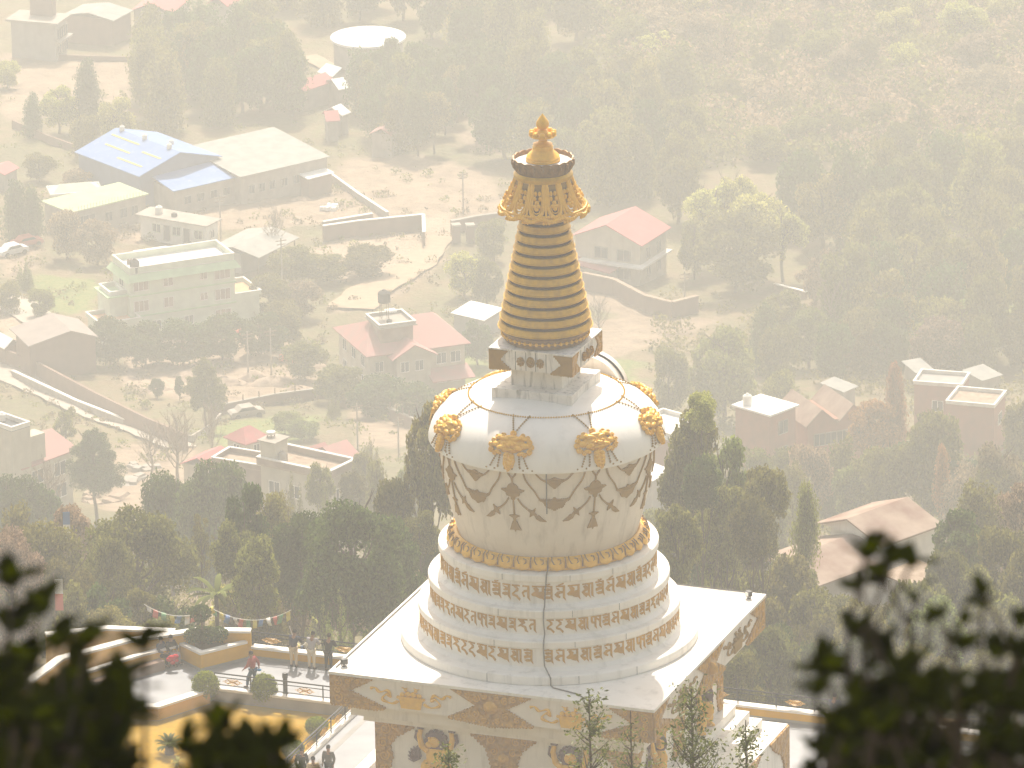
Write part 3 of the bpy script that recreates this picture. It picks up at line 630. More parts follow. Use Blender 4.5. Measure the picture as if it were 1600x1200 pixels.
# parasol skirt
def cone(q, s_, t=0):                            # s_ 0 top .. 1 bottom
    r = 1.14+.60*max(s_, 0)**1.25+t; return (r*cos(q), r*sin(q), ZS+19.62-1.30*s_)
p = P(); p.lathe(lat([(1.12, 19.7), (1.16, 19.55), (1.2, 19.45)]), 72); p.lathe(lat([(.95, 19.6), (1.2, 18.7), (.92, 18.5)]), 48); sk = part(p, 'parasol', 'gold_dull')
g = P(); NP = 13
for i in range(NP):
    q0 = 2*pi*i/NP+.05; w = 2*pi/NP
    for s in (-1, 1):
        g.tube([cone(q0+s*w*a_, s_) for a_, s_ in ((.40, -.02), (.38, .3), (.40, .6), (.30, .80), (.12, .92), (0, .95))], [.075, .075, .07, .085, .10, .10], 6)
        g.tube([cone(q0+s*w*a_, s_, .02) for a_, s_ in ((.30, .05), (.27, .4), (.27, .62), (.15, .78), (0, .82))], .028, 5)
        for a_, s_ in ((.13, .25), (.16, .4)): g.blob(cone(q0+s*w*a_, s_, .03), .07, .07, .11, n=7)
    g.tube([cone(q0+w*.5, 0), cone(q0+w*.5, .55, .02), cone(q0+w*.5, .98, .03)], [.05, .06, .045], 6)
    for a_, s_ in ((0, .50), (-.10, .60), (.10, .60), (0, .68)): g.blob(cone(q0+a_*w, s_, .06), .10, .10, .09, n=7)
    for a_ in np.arange(-.5, .5, .125):
        g.blob(cone(q0+a_*w, 1.0+.04*sin((a_+.5)*2*pi), .03), .11, .11, .10, n=7, m=4); g.blob(cone(q0+a_*w, .90, .06), .075, .075, .07, n=5, m=4)
        if abs(a_) > .3: g.blob(cone(q0+a_*w, 1.08, .03), .06, .06, .07, n=5, m=4)
part(g, 'fringe', 'gold', sk)
p = P(); p.lathe(lat([(0, 19.62), (1.15, 19.62), (1.20, 19.66), (1.20, 19.80), (1.12, 19.86), (1.10, 19.9)]), 72); part(p, 'collar', 'gold_metal')
p = P(); prof = [(1.04, 19.86), (1.10, 19.98), (1.19, 20.25), (1.215, 20.40)]
n_ = 120
for i in range(n_):
    pass
vs = []; fs = []
for i in range(n_):
    q = 2*pi*i/n_; top = 20.44+.05*abs(sin(i*pi/6))
    for r, z in prof+[(1.225, top), (1.185, top), (1.17, 20.3)]: vs.append((r*cos(q), r*sin(q), ZS+z))
m_ = 7
for i in range(n_):
    for j in range(m_-1): a = i*m_+j; c = ((i+1) % n_)*m_+j; fs.append((a, c, c+1, a+1))
p.add(vs, fs); cr = part(p, 'crown', 'bronze', ang=60)
g = P()
for i in range(20):
    q = 2*pi*i/20; g.tube([(1.10*cos(q), 1.10*sin(q), ZS+19.95), (1.20*cos(q), 1.20*sin(q), ZS+20.2), (1.24*cos(q), 1.24*sin(q), ZS+20.38)], [.03, .10, .05], 6)
part(g, 'crown_petals', 'bronze', cr)
p = P(); p.lathe(lat([(0, 20.34), (1.18, 20.30)]), 72); part(p, 'crown_top', 'cap')
p = P(); p.lathe(lat([(.70, 20.34), (.70, 20.42), (.66, 20.46), (.67, 20.52), (.60, 20.60), (.47, 20.72), (.41, 20.80), (.42, 20.92), (.36, 20.98), (.40, 21.02), (.28, 21.06), (.19, 21.10), (.17, 21.20), (.30, 21.27), (.52, 21.34), (.56, 21.38), (.50, 21.43), (.26, 21.46), (.20, 21.58), (.12, 21.64), (.22, 21.70), (.27, 21.82), (.25, 21.95), (.14, 22.12), (.05, 22.24), (0, 22.30)]), 48)
fin = part(p, 'finial', 'gold'); g = P()
for i in range(10): q = 2*pi*i/10; g.blob((.46*cos(q), .46*sin(q), ZS+21.48), .13, .13, .12, n=8)
part(g, 'finial_balls', 'gold', fin)
# cables down the drum and over the tiers, and along two slab edges
def stq(px, py, z):                              # own-axes point seen at a pixel on a level
    w_ = GZ(px, py, z); return (w_.x*cos(TH)-w_.y*sin(TH), w_.x*sin(TH)+w_.y*cos(TH))
q = -pi/2+.345; pts = [(4.64, 8.68), (4.53, 8.2), (4.40, 7.5)]
cab = [((r+.03)*cos(q), (r+.03)*sin(q), ZS+z) for r, z in ((4.47, 8.6), (4.36, 7.6), (4.22, 6.7))]
p = P(); p.tube(cab, .025, 5)
cab = [((r+.05)*cos(q+d), (r+.05)*sin(q+d), ZS+z) for r, z, d in ((3.96, 4.62, .0), (4.1, 4.25, -.0), (4.52, 4.17, -.012), (4.53, 3.84, -.016), (4.50, 3.3, -.026), (4.64, 2.9, -.03), (4.80, 2.82, -.034), (4.97, 2.76, -.036), (4.97, 2.4, -.038), (4.93, 1.8, -.03), (5.2, 1.64, -.035), (5.41, 1.55, -.036), (5.41, 1.2, -.036), (5.42, .6, -.03), (5.9, .43, .0), (6.14, .36, .012), (6.16, .03, .014), (6.4, .03, .03))]
cab += [(x, y, ZS+.03) for x, y in (stq(900, 1085, ZS), stq(925, 1098, ZS))]
p.tube(cab, .03, 5)
p.tube([(-6.85, -6.6, ZS+.05), (-6.85, -1, ZS+.05), (-6.85, 6.8, ZS+.05), (0, 6.85, ZS+.05), (6.4, 6.85, ZS+.05)], .03, 5); part(p, 'cable', 'cable')
p = P(); g = P()
for (R_, z0, z1) in ((6.145, .02, .37), (5.415, 1.32, 1.57), (4.975, 2.46, 2.75), (4.535, 3.86, 4.12)):
    for a_ in (.62, -.42, .2):
        q = -pi/2+.345+a_
        p.tube([(R_*cos(q), R_*sin(q), ZS+z0), (R_*cos(q), R_*sin(q), ZS+z1)], .010, 4)
part(p, 'slab_joint', 'cable')
def floodlight(a, b, rz, lab):
    t = thing('floodlight', lab, 'floodlight', (a*cos(TH)+b*sin(TH), -a*sin(TH)+b*cos(TH), ZS), rz, 'floodlights on the slab corners')
    m_ = MB(); m_.box((0, 0, .02), (.16, .12, .04)); m_.tube([(-.13, 0, .03), (-.13, 0, .2)], .02, 5); m_.tube([(.13, 0, .03), (.13, 0, .2)], .02, 5); m_.build('bracket', M['black'], t, smooth=False)
    m_ = MB(); m_.box((0, 0, .22), (.24, .2, .22)); m_.build('lamp_housing', M['black'], t, smooth=False)
    m_ = MB(); m_.box((0, .105, .22), (.2, .01, .17)); m_.build('lens', M['glass_white'], t, smooth=False)
floodlight(-6.6, -6.3, .6, 'small dark floodlight on the left front corner of the slab'); floodlight(6.5, 6.3, 2.2, 'small floodlight on the far right corner of the slab')
# ------------------------------------------------------------------ terrace around the stupa (own axes a, b again)
def W(a, b, z=0.0): return Vector((a*cos(TH)+b*sin(TH), -a*sin(TH)+b*cos(TH), z))
def OWN(p): return (p.x*cos(TH)-p.y*sin(TH), p.x*sin(TH)+p.y*cos(TH))
def ownobj(name, label, cat, a, b, z=0.0, group=None, rz=0.0): return thing(name, label, cat, W(a, b, z), -TH+rz, group)
def flatpoly(name, pts, z0, z1, mt, label, kind='structure', cat=None):
    m_ = MB(); m_.prism([tuple(W(a, b).xy) for a, b in pts], z0, z1); o = m_.build(name, M[mt], smooth=False); tag(o, label, cat or name.replace('_', ' '), kind=kind); return o
flatpoly('paving', [(-20.3, 12.5), (-13.35, 12.5), (-13.35, -8), (18.5, -8), (18.5, 16.9), (-20.3, 16.9), (-22.4, 16.2), (-25.2, 13.8), (-27.2, 10.6), (-27.2, 6), (-24.5, 8.6), (-21.85, 9.35), (-20.55, 11.75)], -.6, 0.0, 'paving', 'grey stone paving of the terrace round the shrine')
lawn_poly = [(-20.6, 12.4), (-13.6, 12.4), (-13.6, -8), (-30, -8), (-30, 7), (-24.5, 8.5), (-21.9, 9.3)]
flatpoly('lawn', lawn_poly, -.7, -.5, 'lawn', 'golden dry lawn in front of the terrace')
def strip(m_, pts, w, z0, z1):                   # wall or coping of width w along own-axes points
    n = len(pts); Lf = []; Rt = []
    for i in range(n):
        a = Vector(pts[max(i-1, 0)]); c = Vector(pts[min(i+1, n-1)]); p_ = Vector(pts[i])
        d1 = (p_-a).normalized() if i > 0 else (c-p_).normalized(); d2 = (c-p_).normalized() if i < n-1 else d1
        t = (d1+d2).normalized(); k = 1/max(.4, t.dot(d1)); nrm = Vector((-t.y, t.x))*w/2*k
        Lf.append(p_+nrm); Rt.append(p_-nrm)
    for i in range(n-1):
        q = [Rt[i], Rt[i+1], Lf[i+1], Lf[i]]
        m_.add([W(p_.x, p_.y, z0) for p_ in q]+[W(p_.x, p_.y, z1) for p_ in q], [(3, 2, 1, 0), (4, 5, 6, 7), (0, 1, 5, 4), (1, 2, 6, 5), (2, 3, 7, 6), (3, 0, 4, 7)])
def parapet(label, pts, w, z0, z1, capw=None, capt=.10, base=True, name='parapet_wall', cat='wall', group=None, color='yellow'):
    t = thing(name, label, cat, (0, 0, 0), 0, group)
    c = W(*pts[0]); t.location = (c.x, c.y, 0)
    def put(m_, nm, mt):
        m_.v = [(x-c.x, y-c.y, z) for x, y, z in m_.v]; return m_.build(nm, M[mt], t, smooth=False)
    m_ = MB(); strip(m_, pts, w, z0+(.12 if base else 0), z1-capt); put(m_, 'wall_face', color)
    m_ = MB(); strip(m_, pts, capw or w+.14, z1-capt, z1); put(m_, 'coping', 'cap')
    if base: m_ = MB(); strip(m_, pts, w+.02, z0, z0+.12); put(m_, 'skirting', 'grey_wall')
    return t
parapet('low yellow wall with white coping under the long rear railing', [(-20.2, 16.65), (14.6, 16.65)], .34, 0, .55, .42)
parapet('tall curved yellow wall with white coping behind the planter', [(-20.25, 16.6), (-22.5, 15.95), (-25.0, 13.7), (-26.9, 10.8), (-27.1, 7)], .30, 0, 1.3)
parapet('pointed yellow planter wall with white coping', [(-23.0, 15.25), (-21.75, 14.45), (-20.4, 16.35)], .24, 0, .85, .28)
parapet('low yellow bench wall behind the seated couple', [(-23.15, 15.1), (-24.4, 13.3), (-25.9, 10.4), (-26.1, 8)], .22, 0, .8, .28)
parapet('yellow retaining wall with broad white coping above the lawn', [(-20.45, 12.0), (-21.8, 9.45), (-24.3, 8.7), (-29.5, 7.2)], .34, -.6, .16, .44, name='retaining_wall')
parapet('yellow wall with white coping far left behind the leaves', [(-29.9, 16.0), (-27.6, 17.6), (-24.6, 18.2)], .3, -2.4, .2, name='retaining_wall')
parapet('brown kerb wall with white top under the front railing', [(-20.3, 12.45), (-13.55, 12.45)], .30, -.6, .10, .34, name='kerb_wall', color='concrete')
parapet('long white kerb beside the lawn under the sloping railing', [(-13.45, 12.4), (-13.45, -8)], .30, -.6, .10, .40, name='kerb_wall', color='concrete')
parapet('low yellow wall with white coping along the right side of the terrace', [(14.8, 16.8), (14.8, 2)], .34, 0, .62, .42)
soil = MB(); soil.prism([tuple(W(a, b).xy) for a, b in ((-22.6, 15.75), (-21.75, 14.65), (-20.55, 16.3), (-22.3, 15.9))], .3, .72); o = soil.build('planter_soil', M['soil'], smooth=False); tag(o, 'brown soil and dry litter inside the pointed planter', 'soil')
flatpoly('drain_strip', [(-12.85, 12.3), (-12.6, 12.3), (-12.6, -8), (-12.85, -8)], 0, .006, 'grey_wall', 'dark gutter line along the kerb of the terrace', cat='gutter')
def railing(label, A, B, z0, bays, gold='gold_scroll', h=.95, per=2, mate='black', rail_low=True):
    a0 = Vector(A); b0 = Vector(B); Lr = (b0-a0).length; d = (b0-a0).normalized(); c = W(*A)
    t = thing('railing', label, 'railing', (c.x, c.y, 0), 0, 'railings of the terrace')
    def pt(s_, z, off=0.0):
        p_ = a0+d*s_; n_ = Vector((-d.y, d.x))*off; w_ = W(p_.x+n_.x, p_.y+n_.y, z0+z); return (w_.x-c.x, w_.y-c.y, w_.z)
    for z, r in ((h, .035), (h-.17, .022), (.14, .022)):
        m_ = MB(); m_.tube([pt(0, z), pt(Lr, z)], r, 6); m_.build('rail', M[mate], t)
    n = bays*per
    for i in range(n+1):
        m_ = MB(); m_.tube([pt(Lr*i/n, -.02), pt(Lr*i/n, h)], .03, 6); m_.build('post', M[mate], t)
    for i in range(n):
        if per > 1 and i % per: continue
        m_ = MB(); cs = Lr*(i+(.5 if per == 1 else .5))/n; cz = (.14+h-.17)/2; hw, hh = .46, (h-.31)/2-.01
        for k_, off in ((1, 0), (.62, 0), (.30, 0)):
            m_.tube([pt(cs-hw*k_, cz), pt(cs, cz+hh*k_), pt(cs+hw*k_, cz), pt(cs, cz-hh*k_)], .016, 5, closed=True)
        for s in (-1, 1): m_.tube([pt(cs+s*hw*.5-.12, cz-.0), pt(cs+s*hw*.5, cz+.12), pt(cs+s*hw*.5+.12, cz), pt(cs+s*hw*.5, cz-.12)], .018, 5, closed=True)
        m_.tube([pt(cs-hw*.5, cz+hh*.5), pt(cs+hw*.5, cz-hh*.5)], .018, 5); m_.tube([pt(cs-hw*.5, cz-hh*.5), pt(cs+hw*.5, cz+hh*.5)], .018, 5)
        m_.build('diamond_ornament', M[gold], t)
railing('long rear railing with gold diamonds above the low yellow wall', (-20.2, 16.7), (14.6, 16.7), .55, 10, h=.62)
railing('front railing with gold diamonds between terrace and golden lawn', (-20.3, 12.45), (-13.5, 12.45), .10, 2, h=.66)
railing('railing running down beside the lawn towards the bottom edge', (-13.45, 12.3), (-13.45, -6), .10, 11, per=1, h=.72)
railing('right side railing of the terrace behind the dark leaves', (14.8, 16.7), (14.8, 3), .55, 5, h=.62)
railing('short railing piece at the lower right of the stupa plinth', (9.3, 8.4), (12.6, 8.4), 0, 2, per=1)
# lamp post
c = W(-17.15, 12.9); t = thing('bollard_lamp', 'short black bollard lamp at the front railing', 'lamp', (c.x, c.y, 0))
m_ = MB(); m_.lathe([(0, 0), (.13, 0), (.13, .05), (.10, .07), (.10, .75), (0, .75)], 14); m_.build('post', M['black'], t)
m_ = MB(); m_.lathe([(0, .75), (.125, .75), (.125, .92), (.10, .97), (0, .98)], 14); m_.build('lamp_head', M['black'], t)
for px, py, lab in ((500, 1132, 'small white garden lamp on the lawn beside the upper bush'), (457, 1177, 'small white garden lamp on the lawn beside the lower bush')):
    p_ = GZ(px, py, -.2); t = thing('garden_lamp', lab, 'lamp', (p_.x, p_.y, -.5), 0, 'white garden lamps on the lawn')
    m_ = MB(); m_.tube([(0, 0, 0), (0, 0, .28)], .025, 6); m_.build('stem', M['black'], t); m_ = MB(); m_.blob((0, 0, .36), .11, .11, .10, n=12, m=8); m_.build('globe', M['glass_white'], t)

# ------------------------------------------------------------------ leaf clouds
def leafquads(C, Nrm, size, asp=1.5, seed=0, curl=.6):
    R = np.random.default_rng(seed); n = len(C)
    rnd = R.normal(size=(n, 3)); Nn = Nrm*curl+rnd*(1-curl)*.9; Nn /= np.linalg.norm(Nn, axis=1, keepdims=True)+1e-9
    a = np.cross(Nn, R.normal(size=(n, 3))); a /= np.linalg.norm(a, axis=1, keepdims=True)+1e-9; b_ = np.cross(Nn, a)
    s_ = (size*R.uniform(.6, 1.3, n))[:, None]
    a = a*s_*asp/2; b_ = b_*s_/2
    return np.stack([C-a, C-b_*.9+a*.05, C+a, C+b_*.9+a*.05], 1)
def shell(centers, radii, n, seed, squash=1.0, depth=.35):
    R = np.random.default_rng(seed); w_ = radii**2; k = R.choice(len(centers), n, p=w_/w_.sum())
    d = R.normal(size=(n, 3)); d /= np.linalg.norm(d, axis=1, keepdims=True)
    d[:, 2] = np.where((d[:, 2] < -.3) & (R.random(n) < .5), -d[:, 2], d[:, 2])
    r = 1-depth*R.random(n)**1.5+R.normal(size=n)*.07
    P_ = centers[k]+d*(radii[k]*r)[:, None]*np.array([1, 1, squash])
    return P_, d
def ball_bush(px, py, w, h, lab, group='clipped bushes on the lawn', cat='bush', z=-.5, flat=False, rz=0):
    p_ = GZ(px, py, z); t = thing('clipped_bush', lab, cat, (p_.x, p_.y, z), rz, group)
    m_ = MB(); m_.tube([(0, 0, -.05), (0, 0, h*.6)], .05, 6); m_.build('trunk', M['bark'], t)
    C_ = np.array([[0, 0, h*.52]]); R_ = np.array([w/2]); Pq, d = shell(C_, R_, 3800, int(px), h/w*.98, .12)
    if flat: Pq[:, 2] = np.minimum(Pq[:, 2], h*.92)
    Pq[:, 2] = np.maximum(Pq[:, 2], .03)
    V = leafquads(Pq, d, .07, 1.3, int(px), .7); quads_obj('foliage', V, M['topiary'], t)
ball_bush(322, 1096, 1.15, 1.35, 'round clipped bush at the left end of the front railing')
ball_bush(413, 1100, 1.15, 1.35, 'round clipped bush beside the black bollard lamp')
ball_bush(495, 1150, .95, .85, 'flat topped clipped bush on the lawn, upper of two by the sloping railing', flat=True)
ball_bush(458, 1186, .95, .85, 'flat topped clipped bush on the lawn, lower of two by the sloping railing', flat=True)
# two-tier topiary in the planter
p_ = GZ(315, 1013, .7); t = thing('topiary_shrub', 'dark topiary shrub of a ball over a flat disc in the planter', 'shrub', (p_.x, p_.y+.25, .6))
m_ = MB(); m_.tube([(0, 0, 0), (.05, 0, .8), (0, 0, 1.6)], .05, 6); [m_.tube([(0, 0, .2), (cos(q)*.6, sin(q)*.4, .45)], .03, 5) for q in range(0, 6)]; m_.build('trunk', M['bark'], t)
Pq, d = shell(np.array([[0, 0, 1.65], [-.35, 0, .62], [.3, 0, .62], [.75, .05, .62], [.05, .2, .62]]), np.array([.46, .42, .45, .42, .42]), 5200, 5, .8, .15)
quads_obj('foliage', leafquads(Pq, d, .075, 1.3, 6, .6), M['leaf_dark'], t)
# palm-like plants
def fronds(name, lab, cat, loc, n, L_, r0, trunk_h, mt='leaf_green', lift=.9):
    t = thing(name, lab, cat, loc)
    m_ = MB(); m_.tube([(0, 0, -.1), (0, 0, trunk_h*.5), (0, 0, trunk_h)], [r0, r0*.85, r0*.9], 8)
    m_.build('trunk', M['bark'], t)
    m_ = MB(); R = random.Random(3)
    for i in range(n):
        q = 2*pi*i/n*2.4+R.random(); el = lift*(.2+.8*i/n); 
        pts = [Vector((0, 0, trunk_h))]
        for k in range(1, 7):
            s_ = k/6; e = el-1.5*s_*s_*.8
            pts.append(pts[-1]+Vector((cos(q)*cos(e), sin(q)*cos(e), sin(e)))*L_/6)
        side = Vector((-sin(q), cos(q), 0)); vs = []; n0 = len(pts)
        for k, p1 in enumerate(pts):
            ww = L_*.09*sin(pi*min(1, (k+.4)/n0))+.005; vs += [p1-side*ww-Vector((0, 0, ww*.4)), p1, p1+side*ww-Vector((0, 0, ww*.4))]
        fs = []
        for k in range(n0-1): fs += [(3*k, 3*k+1, 3*k+4, 3*k+3), (3*k+1, 3*k+2, 3*k+5, 3*k+4)]
        m_.add(vs, fs)
    m_.build('frond', M[mt], t)
p_ = GZ(265, 1178, -.5); fronds('cycad', 'spiky round cycad standing alone on the golden lawn', 'plant', (p_.x, p_.y, -.5), 34, .75, .22, .35, 'leaf_green', 1.3)
p_ = GZ(277, 1195, -.5); fronds('cycad', 'pale spiky plant at the bottom edge below the cycad', 'plant', (p_.x, p_.y, -.5), 16, .4, .08, .08, 'leaf_yellow', 1.2)

# ------------------------------------------------------------------ people
def skin(name, joints, edges, mt, parent, sub=1):
    me = bpy.data.meshes.new(name); keys = list(joints); ix = {k: i for i, k in enumerate(keys)}
    me.from_pydata([joints[k][:3] for k in keys], [(ix[a], ix[b_]) for a, b_ in edges], [])
    o = bpy.data.objects.new(name, me); COL.objects.link(o); o.parent = parent; me.materials.append(M[mt])
    md = o.modifiers.new('skin', 'SKIN'); md.use_smooth_shade = True
    if not me.skin_vertices: pass
    for k, sv in zip(keys, me.skin_vertices[0].data if me.skin_vertices else []):
        r = joints[k][3]; sv.radius = (r, joints[k][4] if len(joints[k]) > 4 else r); sv.use_root = (k == keys[0])
    ms = o.modifiers.new('sub', 'SUBSURF'); ms.levels = ms.render_levels = sub
    return o
def person(label, loc, rz, J, top, bottom, hair='hair', longtop=False, shoe='black_cloth', skin_only_arms=False, group=None):
    """J: joint name -> (x, y, z); facing +y."""
    t = thing('person', label, 'person', loc, rz, group)
    R = dict(pel=(.125, .10), waist=(.12, .095), chest=(.155, .105), neck=(.055, .055), head=(.078, .092), crown=(.075, .085), shl=(.06, .06), shr=(.06, .06), ell=(.042, .042), elr=(.042, .042), wrl=(.028, .028), wrr=(.028, .028), hal=(.035, .022), har=(.035, .022),
             hipl=(.09, .09), hipr=(.09, .09), knl=(.062, .062), knr=(.062, .062), anl=(.04, .04), anr=(.04, .04), tol=(.036, .03), tor=(.036, .03))
    E = [('pel', 'waist'), ('waist', 'chest'), ('chest', 'neck'), ('neck', 'head'), ('head', 'crown'), ('chest', 'shl'), ('shl', 'ell'), ('ell', 'wrl'), ('wrl', 'hal'), ('chest', 'shr'), ('shr', 'elr'), ('elr', 'wrr'), ('wrr', 'har'),
         ('pel', 'hipl'), ('hipl', 'knl'), ('knl', 'anl'), ('anl', 'tol'), ('pel', 'hipr'), ('hipr', 'knr'), ('knr', 'anr'), ('anr', 'tor')]
    full = {k: (*J[k], *R[k]) for k in R}
    skin('body', full, E, 'skin', t)
    def sub_(keys, grow, nm, mt, Ed, mod=None):
        d = {k: (*full[k][:3], full[k][3]+grow, full[k][4]+grow) for k in keys}
        if mod: mod(d)
        return skin(nm, d, [e for e in Ed if e[0] in d and e[1] in d], mt, t)
    def nk(d):
        n_ = Vector(d['neck'][:3]); c_ = Vector(d['chest'][:3]); p1 = c_.lerp(n_, .62); d['neck'] = (*p1, .07, .07)
        for a, b_ in (('wrl', 'ell'), ('wrr', 'elr')):
            p2 = Vector(d[a][:3]).lerp(Vector(d[b_][:3]), .08); d[a] = (*p2, .042, .042)
        if longtop: x, y, z = d['pel'][:3]; d['pel'] = (x, y, z-.10, .17, .14)
    sub_(['pel', 'waist', 'chest', 'neck', 'shl', 'ell', 'wrl', 'shr', 'elr', 'wrr'], .036, 'jacket', top, E, nk)
    def tr(d):
        for a, b_ in (('anl', 'knl'), ('anr', 'knr')):
            p2 = Vector(d[a][:3]).lerp(Vector(d[b_][:3]), .06); d[a] = (*p2, .055, .055)
    sub_(['pel', 'hipl', 'knl', 'anl', 'hipr', 'knr', 'anr'], .024, 'trousers', bottom, E, tr)
    for s in 'lr':
        a, b_ = Vector(J['an'+s]), Vector(J['to'+s]); m_ = MB(); m_.tube([a-(b_-a)*.35+Vector((0, 0, -.03)), a+Vector((0, 0, -.03)), b_+(b_-a)*.15+Vector((0, 0, .0))], [.042, .05, .036], 8); m_.build('shoe', M[shoe], t)
    h = Vector(J['head']); c_ = Vector(J['crown']); ax = (c_-h).normalized(); m_ = MB(); m_.blob(h+ax*.085-Vector((0, .022, 0)), .094, .108, .10, n=12, m=8); m_.build('hair', M[hair], t)
    m_ = MB(); f_ = h+Vector((0, .088, .0)); m_.blob(f_+Vector((0, .012, -.01)), .014, .02, .022, n=6, m=4)
    for s in (-1, 1): m_.blob(h+Vector((s*.083, -.005, 0)), .012, .022, .03, n=6, m=4)
    m_.build('nose_and_ears', M['skin'], t)
    m_ = MB()
    for s in (-1, 1): m_.blob(h+Vector((s*.032, .082, .022)), .011, .008, .007, n=6, m=4)
    m_.blob(h+Vector((0, .082, -.045)), .022, .008, .006, n=6, m=4); m_.build('eyes_and_mouth', M['hair'], t)
    for s in 'lr':                                # fingers, curled
        wv = Vector(J['wr'+s]); hv = Vector(J['ha'+s]); d = (hv-wv).normalized(); sd = d.cross(Vector((0, 0, 1))); sd = sd.normalized() if sd.length > .1 else Vector((0, 1, 0)); dn = d.cross(sd).normalized(); dn = -dn if dn.z > 0 else dn
        m_ = MB()
        for i, L_ in enumerate((.062, .072, .068, .054)):
            o_ = sd*(.027-.018*i); b0 = hv+o_; m_.tube([b0-d*.01, b0+d*L_*.55, b0+d*L_*.85+dn*L_*.35], [.010, .009, .007], 5)
        th = hv+sd*.03-d*.05; m_.tube([th, th+sd*.03+d*.02, th+sd*.035+d*.055+dn*.01], [.011, .010, .008], 5); m_.build('fingers', M['skin'], t)
    return t
def stand(lean=0.0, **k):
    J = dict(pel=(0, 0, .93), waist=(0, .01, 1.08), chest=(0, .02, 1.30), neck=(0, .02, 1.47), head=(0, .04, 1.58), crown=(0, .04, 1.66), shl=(-.19, .02, 1.40), shr=(.19, .02, 1.40), ell=(-.25, -.02, 1.13), elr=(.25, -.02, 1.13),
             wrl=(-.25, .06, .90), wrr=(.25, .06, .90), hal=(-.25, .09, .82), har=(.25, .09, .82), hipl=(-.10, 0, .88), hipr=(.10, 0, .88), knl=(-.11, .03, .50), knr=(.11, .03, .50), anl=(-.12, 0, .09), anr=(.12, 0, .09), tol=(-.13, .14, .04), tor=(.13, .14, .04))
    J.update(k)
    if lean:
        for n_ in J:
            x, y, z = J[n_]
            if z > .95 or n_[:2] in ('el', 'wr', 'ha'):
                if k.get(n_): continue
                J[n_] = (x, y+sin(lean)*(z-.93), .93+cos(lean)*(z-.93)) if z > .93 else (x, y, z)
    return J
# three men leaning on the rear railing (railing top is at 1.57 m over the floor)
def leaning(dx=0, hd=0.0):
    return stand(.16, shl=(-.19, .14, 1.38), shr=(.19, .14, 1.38), ell=(-.27, .28, 1.12), elr=(.27, .28, 1.12), wrl=(-.10, .46, 1.19), wrr=(.10, .46, 1.19), hal=(-.03, .50, 1.20), har=(.03, .50, 1.20), head=(hd, .20, 1.56), crown=(hd, .22, 1.64), knl=(-.11, .02, .5))
pp = GZ(458, 1040, 0)
bp_ = OWN(pp)[0]
for a_, lab, tp, bt, hd, kw in ((-18.0, 'man in navy jacket and khaki trousers leaning on the rear railing, leftmost of three', 'navy_cloth', 'khaki_cloth', 0, {}),
                               (-17.15, 'man in long pale grey jacket leaning on the rear railing, middle of three', 'grey_cloth', 'cream_cloth', .02, dict(longtop=True)),
                               (-16.35, 'man all in black leaning on the rear railing, rightmost of three', 'black_cloth', 'black_cloth', -.02, dict(longtop=True))):
    w_ = W(a_, 16.0); person(lab, (w_.x, w_.y, 0.0), -TH, leaning(0, hd), tp, bt, group='men at the rear railing', **kw)
# walking man in the red jacket, seen three-quarter from behind, heading left
w_ = GZ(396, 1076, 0)
J = stand(.08, shl=(-.19, .03, 1.40), shr=(.19, .03, 1.40), ell=(-.28, .10, 1.14), wrl=(-.30, .28, .97), hal=(-.30, .34, .91), elr=(.30, -.12, 1.15), wrr=(.32, -.12, .92), har=(.33, -.10, .85),
          knl=(-.10, .20, .50), anl=(-.10, .26, .10), tol=(-.10, .40, .06), knr=(.10, -.02, .50), anr=(.10, -.26, .14), tor=(.10, -.16, .05))
person('man in a dull red jacket and blue jeans walking across the terrace', (w_.x, w_.y, 0), radians(62), J, 'maroon_cloth', 'jeans_cloth')
hb = Matrix.Rotation(radians(62), 3, 'Z') @ Vector((.33, -.12, .78))
m_ = MB(); m_.blob((0, 0, 0), .11, .05, .06, n=10, m=6); m_.tube([(-.1, 0, .02), (-.17, 0, .06), (-.2, 0, .02)], .015, 5); o = m_.build('plastic_bag', M['blue_plastic']); o.location = (w_.x+hb.x, w_.y+hb.y, hb.z); tag(o, 'small bright blue bag in the hand of the walking man', 'bag')
# couple sitting on the bench wall
def seated(**k):
    J = stand(); 
    for n_ in ('pel', 'waist', 'chest', 'neck', 'head', 'crown', 'shl', 'shr'): x, y, z = J[n_]; J[n_] = (x, y+.05*(z-.9), z-.40)
    J.update(hipl=(-.10, .05, .50), hipr=(.10, .05, .50), knl=(-.13, .45, .52), knr=(.13, .45, .52), anl=(-.14, .46, .10), anr=(.14, .46, .10), tol=(-.14, .60, .05), tor=(.14, .60, .05),
             ell=(-.27, .12, .76), elr=(.27, .12, .76), wrl=(-.12, .33, .66), wrr=(.12, .33, .66), hal=(-.05, .38, .64), har=(.05, .38, .64)); J.update(k); return J
m_ = MB(); strip(m_, [(-23.45, 14.0), (-24.35, 12.5), (-25.3, 10.6)], .42, 0, .44); c = W(-23.45, 14.0); m_.v = [(x-c.x, y-c.y, z) for x, y, z in m_.v]; o = m_.build('stone_bench', M['brown_wall'], smooth=False); o.location = c; tag(o, 'low brown bench along the yellow wall under the seated couple', 'bench')
for px, py, lab, tp, bt, hr in ((266, 1037, 'seated person in a dark top holding red cloth, right of the couple', 'black_cloth', 'grey_cloth', 'hair'), (250, 1040, 'seated person in dark blue clothes, left of the couple on the bench', 'navy_cloth', 'black_cloth', 'hair')):
    w_ = GZ(px, py, .1); person(lab, (w_.x, w_.y+.35, 0.0), radians(-138) if px > 260 else radians(-125), seated(), tp, bt, hr, group='couple on the bench')
w_ = GZ(268, 1028, .55); m_ = MB()
